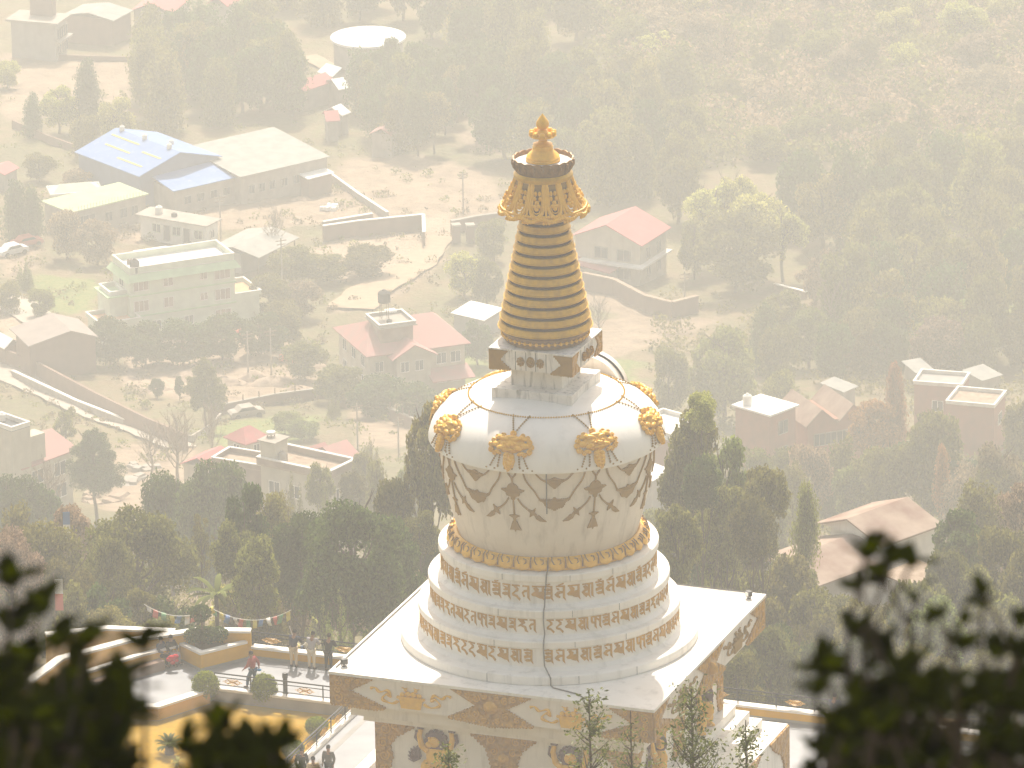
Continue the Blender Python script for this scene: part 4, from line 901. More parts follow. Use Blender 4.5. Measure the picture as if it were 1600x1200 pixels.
for x, y, z, r in ((0, 0, 0, .17), (.18, .05, .05, .14), (-.12, -.05, -.06, .13), (.05, -.1, -.18, .12), (.22, -.02, -.12, .10)): m_.blob((x, y, z), r, r*.8, r*.75, n=9, m=6)
o = m_.build('red_shawl', M['red_cloth']); o.location = w_; tag(o, 'bright red shawl over the lap of the seated person', 'shawl')
# walkers at the bottom edge, only heads and shoulders in view
for px, py, lab, tp, rz in ((471, 1170, 'person in a dark coat at the bottom edge beside the sloping railing', 'black_cloth', .3), (489, 1184, 'person in a pale patterned scarf at the bottom edge, lower right of the dark coat', 'khaki_cloth', .1), (513, 1166, 'person in a dark grey brown coat at the bottom edge on the pale paving', 'grey_coat', -.4)):
    w_ = GZ(px, py, 1.68); person(lab, (w_.x, w_.y, 0), rz+pi, stand(), tp, 'black_cloth', longtop=True, group='walkers on the path at the bottom edge')
w_ = W(7.0, 15.95); person('person in dark clothes at the right part of the rear railing behind leaves', (w_.x, w_.y, 0), -TH, leaning(), 'navy_cloth', 'black_cloth')
# prayer flags strung between trees behind the terrace
def flagline(A, B, n, lab, seed):
    R = random.Random(seed); t = thing('prayer_flag_string', lab, 'prayer flags', A, 0, 'strings of prayer flags behind the terrace'); D = Vector(B)-Vector(A)
    pt = lambda s_: D*s_+Vector((0, 0, -.55*4*s_*(1-s_)))
    m_ = MB(); m_.tube([pt(i/16) for i in range(17)], .015, 4); m_.build('cord', M['cap'], t)
    for i in range(n):
        s0 = (i+.2)/n; a = pt(s0); c_ = pt(s0+.62/n); m_ = MB(); h = R.uniform(.30, .45); sw = R.uniform(-.15, .15); k = 4; vs = []
        for r_ in range(k+1):
            for q, p1 in ((0, a), (1, c_)): vs.append(p1+Vector((sw*r_/k*(1-q*.3), .10*sin(r_*1.7+i)+.012*q, -h*r_/k+.03*sin(i+q*2)*r_/k)))
        m_.add(vs, [(2*j, 2*j+1, 2*j+3, 2*j+2) for j in range(k)]); o = m_.build('flag', M[('flag_blue', 'flag_white', 'flag_red', 'flag_green', 'flag_yellow')[(i+seed) % 5]], t)
        sd_ = o.modifiers.new('thick', 'SOLIDIFY'); sd_.thickness = .006
def RP(px, py, Yd):                              # point on the pixel ray at forward distance Yd
    d = ray(px, py); return CP+d*((Yd)/hypot(d.x, d.y))
flagline(RP(225, 944, 345), RP(335, 946, 344), 9, 'string of faded prayer flags left, behind the curved yellow wall', 1)
flagline(RP(330, 950, 345), RP(455, 953, 344), 12, 'string of prayer flags right, behind the planter and the railing', 3)
flagline(RP(452, 978, 338), RP(480, 1000, 337), 5, 'short low string of prayer flags beside the three men', 2)
for px, py, Yd, lab, a, c_ in ((97, 800, 420, 'tall narrow blue and white prayer flag on a pole in the left trees', 'flag_blue', 'flag_white'), (84, 905, 360, 'tall narrow orange prayer flag on a pole at the far left', 'flag_white', 'flag_red')):
    p_ = RP(px, py, Yd); z0 = float(terr(p_.x, p_.y)); t = thing('flag_pole', lab, 'flag', (p_.x, p_.y, z0), 0, 'flag poles left'); H = p_.z-z0
    m_ = MB(); m_.tube([(0, 0, 0), (0, 0, H+.3)], .03, 6); m_.build('pole', M['timber'], t)
    for z1, z2, mt in ((H, H-.75, a), (H-.75, H-1.6, c_)): m_ = MB(); m_.box((.22, 0, (z1+z2)/2), (.4, .015, z1-z2)); m_.build('flag', M[mt], t, smooth=False)
# ------------------------------------------------------------------ buildings of the valley
class Bld:
    """Top corners A (left), B (nearest), C (right) given as seen at height h over the ground at B."""
    def __init__(s, name, label, A, B, C, h, cat='building', group=None, d_min=3.0, base=None, depth=None, width=None):
        pB = G(B[0], B[1], h) if base is None else GZ(B[0], B[1], base+h)
        s.h = h; s.z = pB.z-h; a = GZ(A[0], A[1], pB.z); c = GZ(C[0], C[1], pB.z)
        e1 = Vector((c.x-pB.x, c.y-pB.y)); s.w = width or e1.length; e1.normalize(); e2 = Vector((-e1.y, e1.x))
        v = Vector((a.x-pB.x, a.y-pB.y)); s.d = depth or max(d_min, v.dot(e2)); s.e1 = e1; s.e2 = e2; s.o = Vector((pB.x, pB.y)); s.rz = atan2(e1.y, e1.x)
        s.t = thing(name, label, cat, (pB.x, pB.y, s.z), s.rz, group)
    def box(s, nm, mt, x0, x1, y0, y1, z0, z1, parent=None, m_=None):
        k = m_ or MB(); k.box(((x0+x1)/2, (y0+y1)/2, (z0+z1)/2), (x1-x0, y1-y0, z1-z0))
        return None if m_ else k.build(nm, M[mt], parent or s.t, smooth=False)
    def walls(s, mt, x0=0, x1=None, y0=0, y1=None, z0=-1.5, z1=None):
        s.wl = s.box('wall', mt, x0, s.w if x1 is None else x1, y0, s.d if y1 is None else y1, z0, s.h if z1 is None else z1); return s.wl
    def wins(s, side, us, vs, ww=1.1, wh=1.2, frame='white_wall', off=0.0, glass='dark_glass', mull=2, x0=0, y0=0, x1=None):
        """windows: side 'f' front (y=0), 'l' left (x=0), 'r' right; us along the side in metres, vs sill heights"""
        for u in us:
            for v in vs:
                f = MB(); g = MB(); 
                def put(m_, a0, a1, b0, b1, t0, t1):
                    if side == 'f': m_.box(((a0+a1)/2, y0+(t0+t1)/2, (b0+b1)/2), (a1-a0, t1-t0, b1-b0))
                    elif side == 'l': m_.box((x0+(t0+t1)/2, (a0+a1)/2, (b0+b1)/2), (t1-t0, a1-a0, b1-b0))
                    else: xr = s.w if x1 is None else x1; m_.box((xr-(t0+t1)/2, (a0+a1)/2, (b0+b1)/2), (t1-t0, a1-a0, b1-b0))
                put(g, u-ww/2, u+ww/2, v, v+wh, -.03, .02)
                for a0, a1, b0, b1 in ((u-ww/2-.07, u+ww/2+.07, v-.09, v, ), (u-ww/2-.07, u+ww/2+.07, v+wh, v+wh+.07), (u-ww/2-.07, u-ww/2, v, v+wh), (u+ww/2, u+ww/2+.07, v, v+wh)): put(f, a0, a1, b0, b1, -.09, .02)
                for i in range(1, mull): a = u-ww/2+ww*i/mull; put(f, a-.035, a+.035, v, v+wh, -.07, .0)
                fo = f.build('window', M[frame], s.wl, smooth=False); g.build('pane', M[glass], fo, smooth=False)
    def slabroof(s, mt, x0, x1, y0, y1, z, t=.18, nm='roof'): return s.box(nm, mt, x0, x1, y0, y1, z, z+t)
    def parapet(s, mt, x0, x1, y0, y1, z, h=.7, t=.16, cap='white_wall', nm='parapet'):
        m_ = MB()
        for a in ((x0, x1, y0, y0+t), (x0, x1, y1-t, y1), (x0, x0+t, y0+t, y1-t), (x1-t, x1, y0+t, y1-t)): s.box('', '', a[0], a[1], a[2], a[3], z, z+h, m_=m_)
        p_ = m_.build(nm, M[mt], s.t, smooth=False); m_ = MB()
        for a in ((x0-.05, x1+.05, y0-.05, y0+t+.05), (x0-.05, x1+.05, y1-t-.05, y1+.05), (x0-.05, x0+t+.05, y0+t+.05, y1-t-.05), (x1-t-.05, x1+.05, y0+t+.05, y1-t-.05)): s.box('', '', a[0], a[1], a[2], a[3], z+h, z+h+.08, m_=m_)
        m_.build('coping', M[cap], p_, smooth=False)
    def gable(s, mt, x0, x1, y0, y1, z, rise, axis='x', ov=.45, t=.12, ridge=.5, wallmt=None, nm='roof', hip=0.0):
        """pitched roof, ridge along axis; hip pulls the ridge ends in"""
        m_ = MB(); X0, X1, Y0, Y1 = x0-ov, x1+ov, y0-ov, y1+ov; zo = z-ov*rise/max(.5, (y1-y0 if axis == 'x' else x1-x0)/2)
        if axis == 'x': yr = y0+(y1-y0)*ridge; R0, R1 = (X0+hip*(x1-x0), yr), (X1-hip*(x1-x0), yr)
        else: xr = x0+(x1-x0)*ridge; R0, R1 = (xr, Y0+hip*(y1-y0)), (xr, Y1-hip*(y1-y0))
        for dz in (0,):
            a, b_, c, d = (X0, Y0, zo), (X1, Y0, zo), (X1, Y1, zo), (X0, Y1, zo); r0 = (*R0, z+rise); r1 = (*R1, z+rise)
            up = lambda p: (p[0], p[1], p[2]+t)
            fs = ([(a, b_, r1, r0), (c, d, r0, r1)] if axis == 'x' else [(d, a, r0, r1), (b_, c, r1, r0)])
            ends = ([(b_, c, r1), (d, a, r0)] if axis == 'x' else [(a, b_, r0), (c, d, r1)])
            for f in fs: m_.add([up(p) for p in f], [(0, 1, 2, 3)]); m_.add(list(f), [(3, 2, 1, 0)])
            if hip:
                for e in ends: m_.add([up(p) for p in e], [(0, 1, 2)]); m_.add(list(e), [(2, 1, 0)])
                loop = [(a, b_), (b_, c), (c, d), (d, a)]
            else: loop = [(a, b_), (c, d), (b_, r1), (r1, c), (d, r0), (r0, a)] if axis == 'x' else [(b_, c), (d, a), (a, r0), (r0, b_), (c, r1), (r1, d)]
            for p, q in loop: m_.add([p, q, up(q), up(p)], [(0, 1, 2, 3)])
        o = m_.build(nm, M[mt], s.t, smooth=False)
        if not hip and wallmt:
            if axis == 'x':
                for x_ in (x0, x1-.12): m_ = MB(); m_.add([(x_+k_, y_, z_) for k_ in (0, .12) for y_, z_ in ((y0, z), (y1, z), (yr, z+rise-.02))], [(0, 2, 1), (3, 4, 5), (0, 1, 4, 3), (1, 2, 5, 4), (2, 0, 3, 5)]); m_.build('gable', M[wallmt], s.t, smooth=False)
            else:
                for y_ in (y0, y1-.12): m_ = MB(); m_.add([(x_, y_+k_, z_) for k_ in (0, .12) for x_, z_ in ((x0, z), (x1, z), (xr, z+rise-.02))], [(0, 1, 2), (3, 5, 4), (0, 3, 4, 1), (1, 4, 5, 2), (2, 5, 3, 0)]); m_.build('gable', M[wallmt], s.t, smooth=False)
        return o
    def mono(s, mt, x0, x1, y0, y1, z0, z1, ov=.3, t=.1, nm='roof'):
        m_ = MB(); k = (z1-z0)/(y1-y0); X0, X1, Y0, Y1 = x0-ov, x1+ov, y0-ov, y1+ov; a = [(X0, Y0, z0-ov*k), (X1, Y0, z0-ov*k), (X1, Y1, z1+ov*k), (X0, Y1, z1+ov*k)]
        m_.add(a+[(x, y, z+t) for x, y, z in a], [(3, 2, 1, 0), (4, 5, 6, 7), (0, 1, 5, 4), (1, 2, 6, 5), (2, 3, 7, 6), (3, 0, 4, 7)]); return m_.build(nm, M[mt], s.t, smooth=False)
    def tank(s, x, y, z, r=.6, h=1.3, stand=0.0, mt='tank_black', nm='water_tank'):
        m_ = MB(); m_.lathe([(0, z+stand), (r, z+stand), (r*1.03, z+stand+h*.5), (r, z+stand+h*.82), (r*.75, z+stand+h*.93), (r*.3, z+stand+h), (r*.3, z+stand+h*1.08), (0, z+stand+h*1.08)], 18, (x, y, 0)); o = m_.build(nm, M[mt], s.t)
        if stand:
            m_ = MB()
            for q in range(4): m_.tube([(x+r*.8*cos(q*pi/2+.7), y+r*.8*sin(q*pi/2+.7), z), (x+r*.8*cos(q*pi/2+.7), y+r*.8*sin(q*pi/2+.7), z+stand)], .05, 4)
            m_.build('tank_stand', M['timber'], o)
    def wp(s, x, y, z): v = s.o+s.e1*x+s.e2*y; return Vector((v.x, v.y, s.z+z))

# 1 mint green three-storey house
b_ = Bld('villa', 'pale green three-storey house with white roof terrace and green eaves', (176, 410), (203, 431), (366, 407), 8.2)
fl = b_.h/3; wl = b_.walls('mint_wall'); w, d, h = b_.w, b_.d, b_.h
m_ = MB()
m_.add([(-.7, -.8, h-.75), (w+.6, -.8, h-.75), (w+.6, d+.6, h-.75), (-.7, d+.6, h-.75), (-.1, -.1, h+.1), (w+.1, -.1, h+.1), (w+.1, d+.1, h+.1), (-.1, d+.1, h+.1)], [(3, 2, 1, 0), (0, 1, 5, 4), (1, 2, 6, 5), (2, 3, 7, 6), (3, 0, 4, 7)]); m_.build('eave', M['mint_trim'], b_.t, smooth=False)
b_.slabroof('white_roof', .0, w, 0, d, h+.1, .1); b_.parapet('mint_wall', 0, w, 0, d, h+.2, .75)
b_.box('stair_head', 'mint_wall', w*.27, w*.55, d, d+1.8, h-2, h+.35); b_.slabroof('white_roof', w*.25, w*.57, d-.0, d+2.0, h+.36, .12)
for k_ in (1, 2): b_.box('floor_band', 'mint_trim', -.12, w+.12, -.12, d+.12, fl*k_-.14, fl*k_+.06)
b_.wins('f', [w*.10], [fl*2+.6, fl+.6], 1.9, 1.35, 'white_wall', mull=3, glass='rust_roof'); b_.wins('f', [w*.36], [fl*2+.7, fl+.7], 1.2, 1.2, 'white_wall', glass='rust_roof'); b_.wins('f', [w*.88], [fl*2+.6, fl+.6, .6], 2.0, 1.35, 'white_wall', mull=3, glass='rust_roof')
b_.wins('f', [w*.70], [fl*2+.9, fl+.9], .9, .9, 'white_wall', glass='rust_roof'); b_.wins('f', [w*.24, w*.55], [.7], 1.1, 1.1, 'white_wall'); b_.wins('l', [d*.5], [fl*2+.6, fl+.6], 1.4, 1.2, 'white_wall')
b_.box('left_wing', 'mint_wall', -2.4, -.003, 1.2, d*.9, -1.5, fl*2-.2); b_.slabroof('mint_trim', -2.8, .2, .8, d*.95, fl*2-.2, .15); b_.parapet('white_wall', -2.3, -.1, 1.3, d*.85, fl*2-.05, .5)
b_.box('terrace_room', 'mint_wall', -4.6, .4, -1.5, d*.55, -1.5, fl*.95); b_.slabroof('orange_floor', -4.5, .5, -1.4, d*.5, fl*.95, .08, 'terrace_floor'); b_.parapet('mint_wall', -4.9, .7, -1.8, d*.55, fl*.95, .5)
b_.box('right_room', 'mint_wall', w, w+3.4, .3, d*.95, -1.5, fl*1.15); b_.slabroof('orange_floor', w+.02, w+3.3, .5, d*.9, fl*1.15, .08, 'terrace_floor'); b_.parapet('mint_wall', w+.003, w+3.6, .1, d, fl*1.15, .55)
b_.tank(.9, .6, h+.15, .62, 1.7)
for i in range(3): b_.tank(.4+i*.4, 1.5, h+1.0, .18, .7, nm='chimney_pot', mt='rust_roof')
# 2 blue factory with its lower annex and the long grey roof
b_ = Bld('factory_hall', 'factory hall with blue gabled metal roof and small roof ventilators', (133, 235), (218, 274), (341, 244), 5.0)
b_.walls('blue_wall'); b_.gable('blue_roof', 0, b_.w, 0, b_.d, b_.h, 1.9, 'y', .4, wallmt='blue_wall')
for i, (fx, fy) in enumerate(((.5, .15), (.5, .55), (.5, .92), (.72, .4))): b_.tank(b_.w*fx, b_.d*fy, b_.h+1.9-(.9 if i == 3 else 0), .35, .8, mt='white_wall', nm='roof_ventilator')
for fx, y0, y1 in ((.10, .1, .5), (.22, .45, .85), (.3, .05, .35), (.38, .5, .95)): m_ = MB(); zz = b_.h+1.9*fx*2+.17; m_.add([(b_.w*(fx+dx), b_.d*y_, zz+1.9*2*dx) for dx, y_ in ((0, y0), (.02, y0), (.02, y1), (0, y1))], [(0, 1, 2, 3)]); m_.build('skylight', M['flag_yellow'], b_.t, smooth=False)
b_ = Bld('factory_annex', 'low annex with light blue roof in front of the blue factory hall', (221, 285), (272, 298), (374, 275), 3.4)
b_.walls('concrete'); b_.mono('blue_roof', 0, b_.w, 0, b_.d, b_.h, b_.h+.9); b_.wins('f', [b_.w*k_ for k_ in (.2, .4, .6, .8)], [1.2], 1.0, 1.0, 'grey_wall')
b_ = Bld('long_shed', 'long grey metal roofed shed to the right of the blue factory', (338, 232), (376, 276), (511, 245), 4.0)
b_.walls('concrete'); b_.mono('tin_roof', 0, b_.w, 0, b_.d, b_.h, b_.h+1.0); b_.wins('f', [b_.w*k_ for k_ in (.12, .24, .36, .5, .64, .78, .9)], [1.3], .9, 1.1, 'grey_wall')
b_ = Bld('lean_to', 'small pale lean-to roof at the right end of the long shed', (470, 268), (482, 279), (518, 270), 2.6); b_.walls('brown_wall'); b_.mono('white_roof', 0, b_.w, 0, b_.d, b_.h, b_.h+.3)
# 3 cream flat roofs
b_ = Bld('flat_house', 'long low house with bright cream green flat roof at the left', (67, 316), (111, 332), (227, 304), 3.4)
b_.walls('concrete'); b_.slabroof('lime_roof', -.4, b_.w+.3, -.4, b_.d+.3, b_.h, .16); b_.wins('f', [b_.w*.16], [.3], 3.6, 2.2, 'grey_wall', mull=4); b_.wins('f', [b_.w*k_ for k_ in (.5, .7, .85)], [1.0], 1.0, 1.2, 'grey_wall')
m_ = MB()
for i in range(22): m_.box((b_.w*(.08+.9*i/22), -.35, b_.h+.45), (.05, .05, .6))
m_.build('roof_stub', M['grey_wall'], b_.t, smooth=False)
b_ = Bld('hipped_house', 'house with pale green hipped roof edged in white behind the cream roof', (22, 299), (84, 304), (156, 298), 3.4); b_.walls('mint_wall'); b_.gable('mint_wall', 0, b_.w, 0, b_.d, b_.h, .8, 'x', .4, hip=.25)
m_ = MB(); [m_.tube(q, .14, 4) for q in ([(-.4, -.4, b_.h+.1), (b_.w+.4, -.4, b_.h+.1), (b_.w+.4, b_.d+.4, b_.h+.1), (-.4, b_.d+.4, b_.h+.1), (-.4, -.4, b_.h+.1)],)]; m_.build('roof_edge', M['white_roof'], b_.t)
# 4 white single-storey house
b_ = Bld('low_house', 'white single-storey house with flat roof and dark doors behind the green house', (228, 331), (322, 353), (340, 344), 3.0, depth=None)
b_.walls('white_wall'); b_.slabroof('concrete', -.5, b_.w+.5, -.4, b_.d+.5, b_.h, .15); b_.wins('l', [b_.d*k_ for k_ in (.12, .45, .75)], [1.0], 1.2, 1.1, 'mint_wall'); b_.wins('l', [b_.d*k_ for k_ in (.3, .6)], [.1], .9, 2.0, 'grey_wall', mull=1); b_.wins('f', [b_.w*.5], [1.0], .8, 1.0)
b_.tank(b_.w*.5, b_.d*.8, b_.h+.15, .5, 1.0, mt='white_wall'); b_.tank(b_.w*.4, b_.d*.55, b_.h+.15, .4, .5, mt='tank_black')
# 5 tin shed
b_ = Bld('tin_shed', 'open shed with wide pale metal roof right of the green house', (356, 375), (404, 402), (463, 372), 2.8)
b_.walls('grey_wall', .4, b_.w-.4, b_.d*.4, b_.d-.2, -.5, b_.h-.1); b_.gable('tin_roof', 0, b_.w, 0, b_.d, b_.h, .8, 'x', .3)
for x_ in (.2, b_.w*.5, b_.w-.2): b_.box('post', 'timber', x_-.07, x_+.07, .1, .24, -.5, b_.h)
# 6 pink roofed villa with brown tower
b_ = Bld('pink_roofed_villa', 'two-storey villa with faded pink roofs, central roof tower and black water tank', (507, 514), (577, 553), (726, 533), 5.6)
w, d, h = b_.w, b_.d, b_.h; b_.walls('cream_wall'); b_.gable('pink_roof', 0, w, 0, d, h, 2.2, 'x', .6, hip=.22)
b_.gable('pink_roof', w*.22, w*.62, -1.6, d*.5, h-.35, 1.35, 'y', .5, wallmt='cream_wall', nm='porch_roof'); b_.box('porch', 'cream_wall', w*.25, w*.60, -1.3, -.003, -1.2, h-.4)
b_.wins('l', [d*.2, d*.5, d*.8], [3.4, .8], 1.2, 1.3, 'white_wall'); b_.wins('f', [w*.33, w*.48], [3.2], 1.0, 1.2, 'white_wall', y0=-1.3); b_.wins('f', [w*.75, w*.9], [3.2, .8], 1.2, 1.3, 'white_wall'); b_.wins('f', [w*.1], [3.2, .8], 1.0, 1.2)
b_.mono('pink_roof', w*.6, w*1.0, -2.6, -.1, 1.9, 2.6, nm='veranda_roof')
b_.box('tower', 'brown_wall' if 0 else 'rust_roof', w*.16, w*.50, d*.12, d*.5, h, h+2.6); b_.slabroof('concrete', w*.13, w*.53, d*.07, d*.55, h+2.6, .12, 'tower_roof'); b_.parapet('grey_wall', w*.14, w*.52, d*.09, d*.53, h+2.72, .35)
b_.tank(w*.30, d*.42, h+2.7, .75, 1.5, 2.0); b_.tank(w*.28, d*.2, h+2.7, .35, .6); b_.box('solar_panel', 'white_roof', w*.36, w*.46, d*.5, d*.6, h+2.9, h+3.1)
# 7 pink roofed house to the right of the spire
b_ = Bld('pink_gable_house', 'two-storey house with pale pink gable roof right of the golden spire', (903, 364), (1000, 381), (1041, 355), 5.8)
b_.walls('cream_wall'); b_.gable('rose_roof', 0, b_.w, 0, b_.d, b_.h, 2.0, 'x', .5, wallmt='cream_wall'); b_.wins('f', [b_.w*.3, b_.w*.7], [3.3, .7], 1.0, 1.3, 'grey_wall'); b_.wins('l', [b_.d*.25, b_.d*.6], [3.2, .7], 1.8, 1.4, 'grey_wall')
b_.box('balcony', 'white_wall', -1.3, b_.w, -.9, b_.d*.9, 2.7, 2.9); b_.mono('rose_roof', -2.6, -.1, b_.d*.35, b_.d, 2.2, 2.9, nm='porch_roof'); b_.box('porch', 'cream_wall', -2.4, -.003, b_.d*.4, b_.d*.95, -1, 2.2)
# 8 small bright shed
b_ = Bld('white_shed', 'small shed with dazzling white roof left of the golden spire', (730, 467), (755, 500), (783, 483), 2.4, depth=4.2); b_.walls('grey_wall'); b_.mono('white_roof', 0, b_.w, 0, b_.d, b_.h, b_.h+.3)
# 9 brown shed at the left
b_ = Bld('brown_barn', 'brown walled barn with grey pitched roof below the green house', (14, 521), (47, 540), (149, 526), 4.4); b_.walls('brown_wall'); b_.gable('brown_roof', 0, b_.w, 0, b_.d+1.5, b_.h, 1.2, 'y', .3, ridge=.62, wallmt='brown_wall')
b_ = Bld('white_hut', 'small hut with bright white pitched roof at the left edge', (-14, 529), (8, 542), (31, 537), 2.6); b_.walls('brown_wall'); b_.gable('white_roof', 0, b_.w, 0, b_.d, b_.h, .8, 'y', .3)
# 10 top left
b_ = Bld('concrete_house', 'hazy two-storey concrete house with flat balconies in the upper left corner', (-30, 20), (86, 38), (103, 26), 5.6, depth=7)
b_.walls('grey_wall'); b_.slabroof('concrete', -.6, b_.w+.6, -.6, b_.d+.6, b_.h, .3); b_.box('balcony', 'concrete', -.3, b_.w+.8, -.8, -.003, b_.h*.48, b_.h*.48+.25); b_.wins('f', [b_.w*k_ for k_ in (.3, .5, .7, .9)], [b_.h*.55, .7], 1.4, 1.4, 'concrete'); b_.box('roof_room', 'brown_wall', b_.w*.62, b_.w, 1.5, 5, b_.h+.3, b_.h+3.2)
b_ = Bld('metal_roof_house', 'hazy house with pale sheet metal roof near the upper left corner', (116, 16), (176, 32), (204, 17), 4.0); b_.walls('brown_wall'); b_.gable('tin_roof', 0, b_.w, 0, b_.d, b_.h, .7, 'x', .3)
b_ = Bld('red_roof_house', 'hazy house with pink red roof at the top edge', (225, 2), (266, 19), (296, -6), 4.2); b_.walls('concrete'); b_.gable('rose_roof', 0, b_.w, 0, b_.d, b_.h, 1.2, 'x', .4)
b_ = Bld('red_roof_house', 'second hazy red roof at the top edge, smaller', (345, -4), (354, 8), (372, -2), 4.0); b_.walls('concrete'); b_.gable('rose_roof', 0, b_.w, 0, b_.d, b_.h, 1.0, 'x', .3)
b_ = Bld('red_roof_shed', 'tiny pink roof at the left edge above the cream roofs', (-8, 262), (6, 272), (26, 262), 2.5); b_.walls('concrete'); b_.gable('rose_roof', 0, b_.w, 0, b_.d, b_.h, .6, 'x', .3)
# 11 the round white reservoir
cR = G(575, 56, 7.0); t = thing('reservoir', 'round water reservoir with flat bright white roof among the hazy trees', 'reservoir', (cR.x, cR.y, cR.z-7.0)); rr = 59/ppm(cR)
m_ = MB(); m_.lathe([(rr*.92, -1), (rr*.92, 6.6)], 48); m_.build('wall', M['concrete'], t); m_ = MB(); m_.lathe([(rr*.9, 6.6), (rr, 6.6), (rr, 6.9), (rr*.97, 6.95), (0, 7.15)], 48); m_.build('roof', M['white_roof'], t)
# 12 little roofs between the upper woods
for i, (A_, B_, C_, mt, lab) in enumerate((((463, 130), (474, 141), (519, 126), 'rose_roof', 'faded pink roofed cottage in the gap between the upper woods'), ((478, 101), (500, 112), (520, 118), 'white_roof', 'narrow pale roof above the pink cottage in the upper woods'), ((527, 124), (531, 139), (544, 137), 'white_roof', 'small square white roof right of the pink cottage'),
        ((526, 170), (534, 179), (544, 175), 'white_roof', 'small white box roof below the square one in the upper woods'), ((500, 178), (512, 188), (528, 187), 'rose_roof', 'pale pink roof lowest in the gap between the upper woods'), ((602, 200), (612, 211), (622, 203), 'pink_roof', 'tiny pinkish roof half hidden in the hazy wood below the reservoir'), ((630, 180), (634, 200), (646, 190), 'white_roof', 'tiny white wall gleaming in the hazy wood below the reservoir'))):
    b_ = Bld('cottage', lab, A_, B_, C_, 3.2, group='small roofs in the upper woods'); b_.walls('concrete'); b_.gable(mt, 0, b_.w, 0, b_.d, b_.h, .8, 'x', .3)
# 13 house at the lower left
b_ = Bld('tower_house', 'beige house with square flat-topped tower and faded pink roof at the lower left', (-20, 706), (34, 729), (112, 700), 5.4); w, d, h = b_.w, b_.d, b_.h
b_.walls('cream_wall'); b_.gable('pink_roof', 0, w, 0, d, h, 1.2, 'x', .5, ridge=.55); b_.wins('f', [w*.3, w*.75], [3.0, .6], 1.6, 1.4, 'white_wall')
b_ = Bld('stair_tower', 'square beige tower with dark flat roof inside white parapet at the left edge', (-2, 664), (18, 675), (47, 666), 9.5, depth=4.5); b_.walls('cream_wall'); b_.slabroof('dark_glass', 0, b_.w, 0, b_.d, b_.h, .05); b_.parapet('white_wall', 0, b_.w, 0, b_.d, b_.h+.05, .4); b_.box('wing', 'cream_wall', b_.w, b_.w+2.2, .3, 2.0, 5.5, 8.2); b_.tank(b_.w*.6, b_.d*.7, b_.h+.1, .3, .8, mt='white_wall')
# 14 brown roofed compound
b_ = Bld('terrace_house', 'large beige house with stepped flat brown roof terraces and parapets', (414, 722), (512, 748), (551, 729), 6.5); w, d, h = b_.w, b_.d, b_.h
b_.walls('cream_wall'); b_.slabroof('rubble', -.3, w+.3, -.3, d+.3, h, .15); b_.parapet('rust_roof', -.3, w+.3, -.3, d+.3, h+.15, .6, .25); b_.wins('l', [d*.2, d*.5, d*.8], [3.8, 1.2], 1.2, 1.2); b_.wins('f', [w*.3, w*.7], [3.8], 1.0, 1.2); b_.tank(w*.2, d*.75, h+.2, .45, 1.0, .2, mt='concrete'); b_.tank(w*.3, d*.95, h+.2, .45, .3, 2.6, mt='white_wall', nm='dish')
b_.box('stair_room', 'cream_wall', 0, w*.5, d*.78, d*1.0, h+.15, h+2.4); b_.slabroof('concrete', -.2, w*.55, d*.76, d*1.03, h+2.4, .12)
b_ = Bld('side_wing', 'lower beige wing with brown parapets left of the stepped terrace house', (362, 706), (420, 738), (446, 722), 5.0, depth=None); b_.walls('rust_roof'); b_.slabroof('rubble', 0, b_.w, 0, b_.d, b_.h, .1); b_.parapet('rust_roof', -.1, b_.w+.1, -.1, b_.d+.1, b_.h+.1, .5)
b_ = Bld('roof_cabin', 'small cube cabin with rose red pyramid roof', (363, 682), (384, 691), (416, 681), 6.4); b_.walls('cream_wall'); b_.gable('rose_roof', 0, b_.w, 0, b_.d, b_.h, 1.0, 'x', .35, hip=.46); b_.wins('l', [b_.d*.5], [5.0], .9, .8); b_.wins('f', [b_.w*.5], [5.0], .8, .8)
b_ = Bld('pink_hall', 'building with broad pale pink pitched roof behind the terrace house', (486, 707), (531, 723), (560, 714), 5.2); b_.walls('cream_wall'); b_.gable('pink_roof', 0, b_.w, 0, b_.d, b_.h, 1.2, 'x', .4); b_.gable('pink_roof', -3.0, b_.w*.3, b_.d*.55, b_.d, b_.h+.2, .9, 'x', .3, nm='back_roof')
b_ = Bld('pink_shed', 'pale pink roof showing above the dark trees at the lower left', (286, 724), (334, 733), (367, 716), 4.5); b_.walls('cream_wall'); b_.gable('rose_roof', 0, b_.w, 0, b_.d, b_.h, .9, 'x', .3)
# 16 brick houses to the right
b_ = Bld('brick_house', 'hazy brick house with bright flat roof edge among the trees on the right', (1184, 630), (1203, 650), (1243, 635), 7.5, depth=5); b_.walls('brick_wall'); b_.slabroof('white_roof', -.3, b_.w+.3, -.3, b_.d+.3, b_.h, .2); b_.wins('f', [b_.w*.5], [5.0, 2.0], 1.4, 1.4, 'concrete'); b_.tank(b_.w*.2, b_.d*.8, b_.h+.2, .5, 1.2, mt='white_wall')
b_ = Bld('brick_hall', 'wide hazy brick building with low grey pitched roofs among the trees on the right', (1246, 640), (1262, 662), (1352, 648), 5.5, depth=7); b_.walls('brick_wall'); b_.gable('rust_roof', 0, b_.w*.45, 0, b_.d, b_.h, 1.4, 'y', .4, wallmt='brick_wall'); b_.gable('rust_roof', b_.w*.45+.8, b_.w, 0, b_.d, b_.h, 1.4, 'y', .3, wallmt='brick_wall', nm='second_roof'); b_.wins('f', [b_.w*k_ for k_ in (.2, .4, .6, .85)], [2.8], 1.2, 1.3, 'concrete')
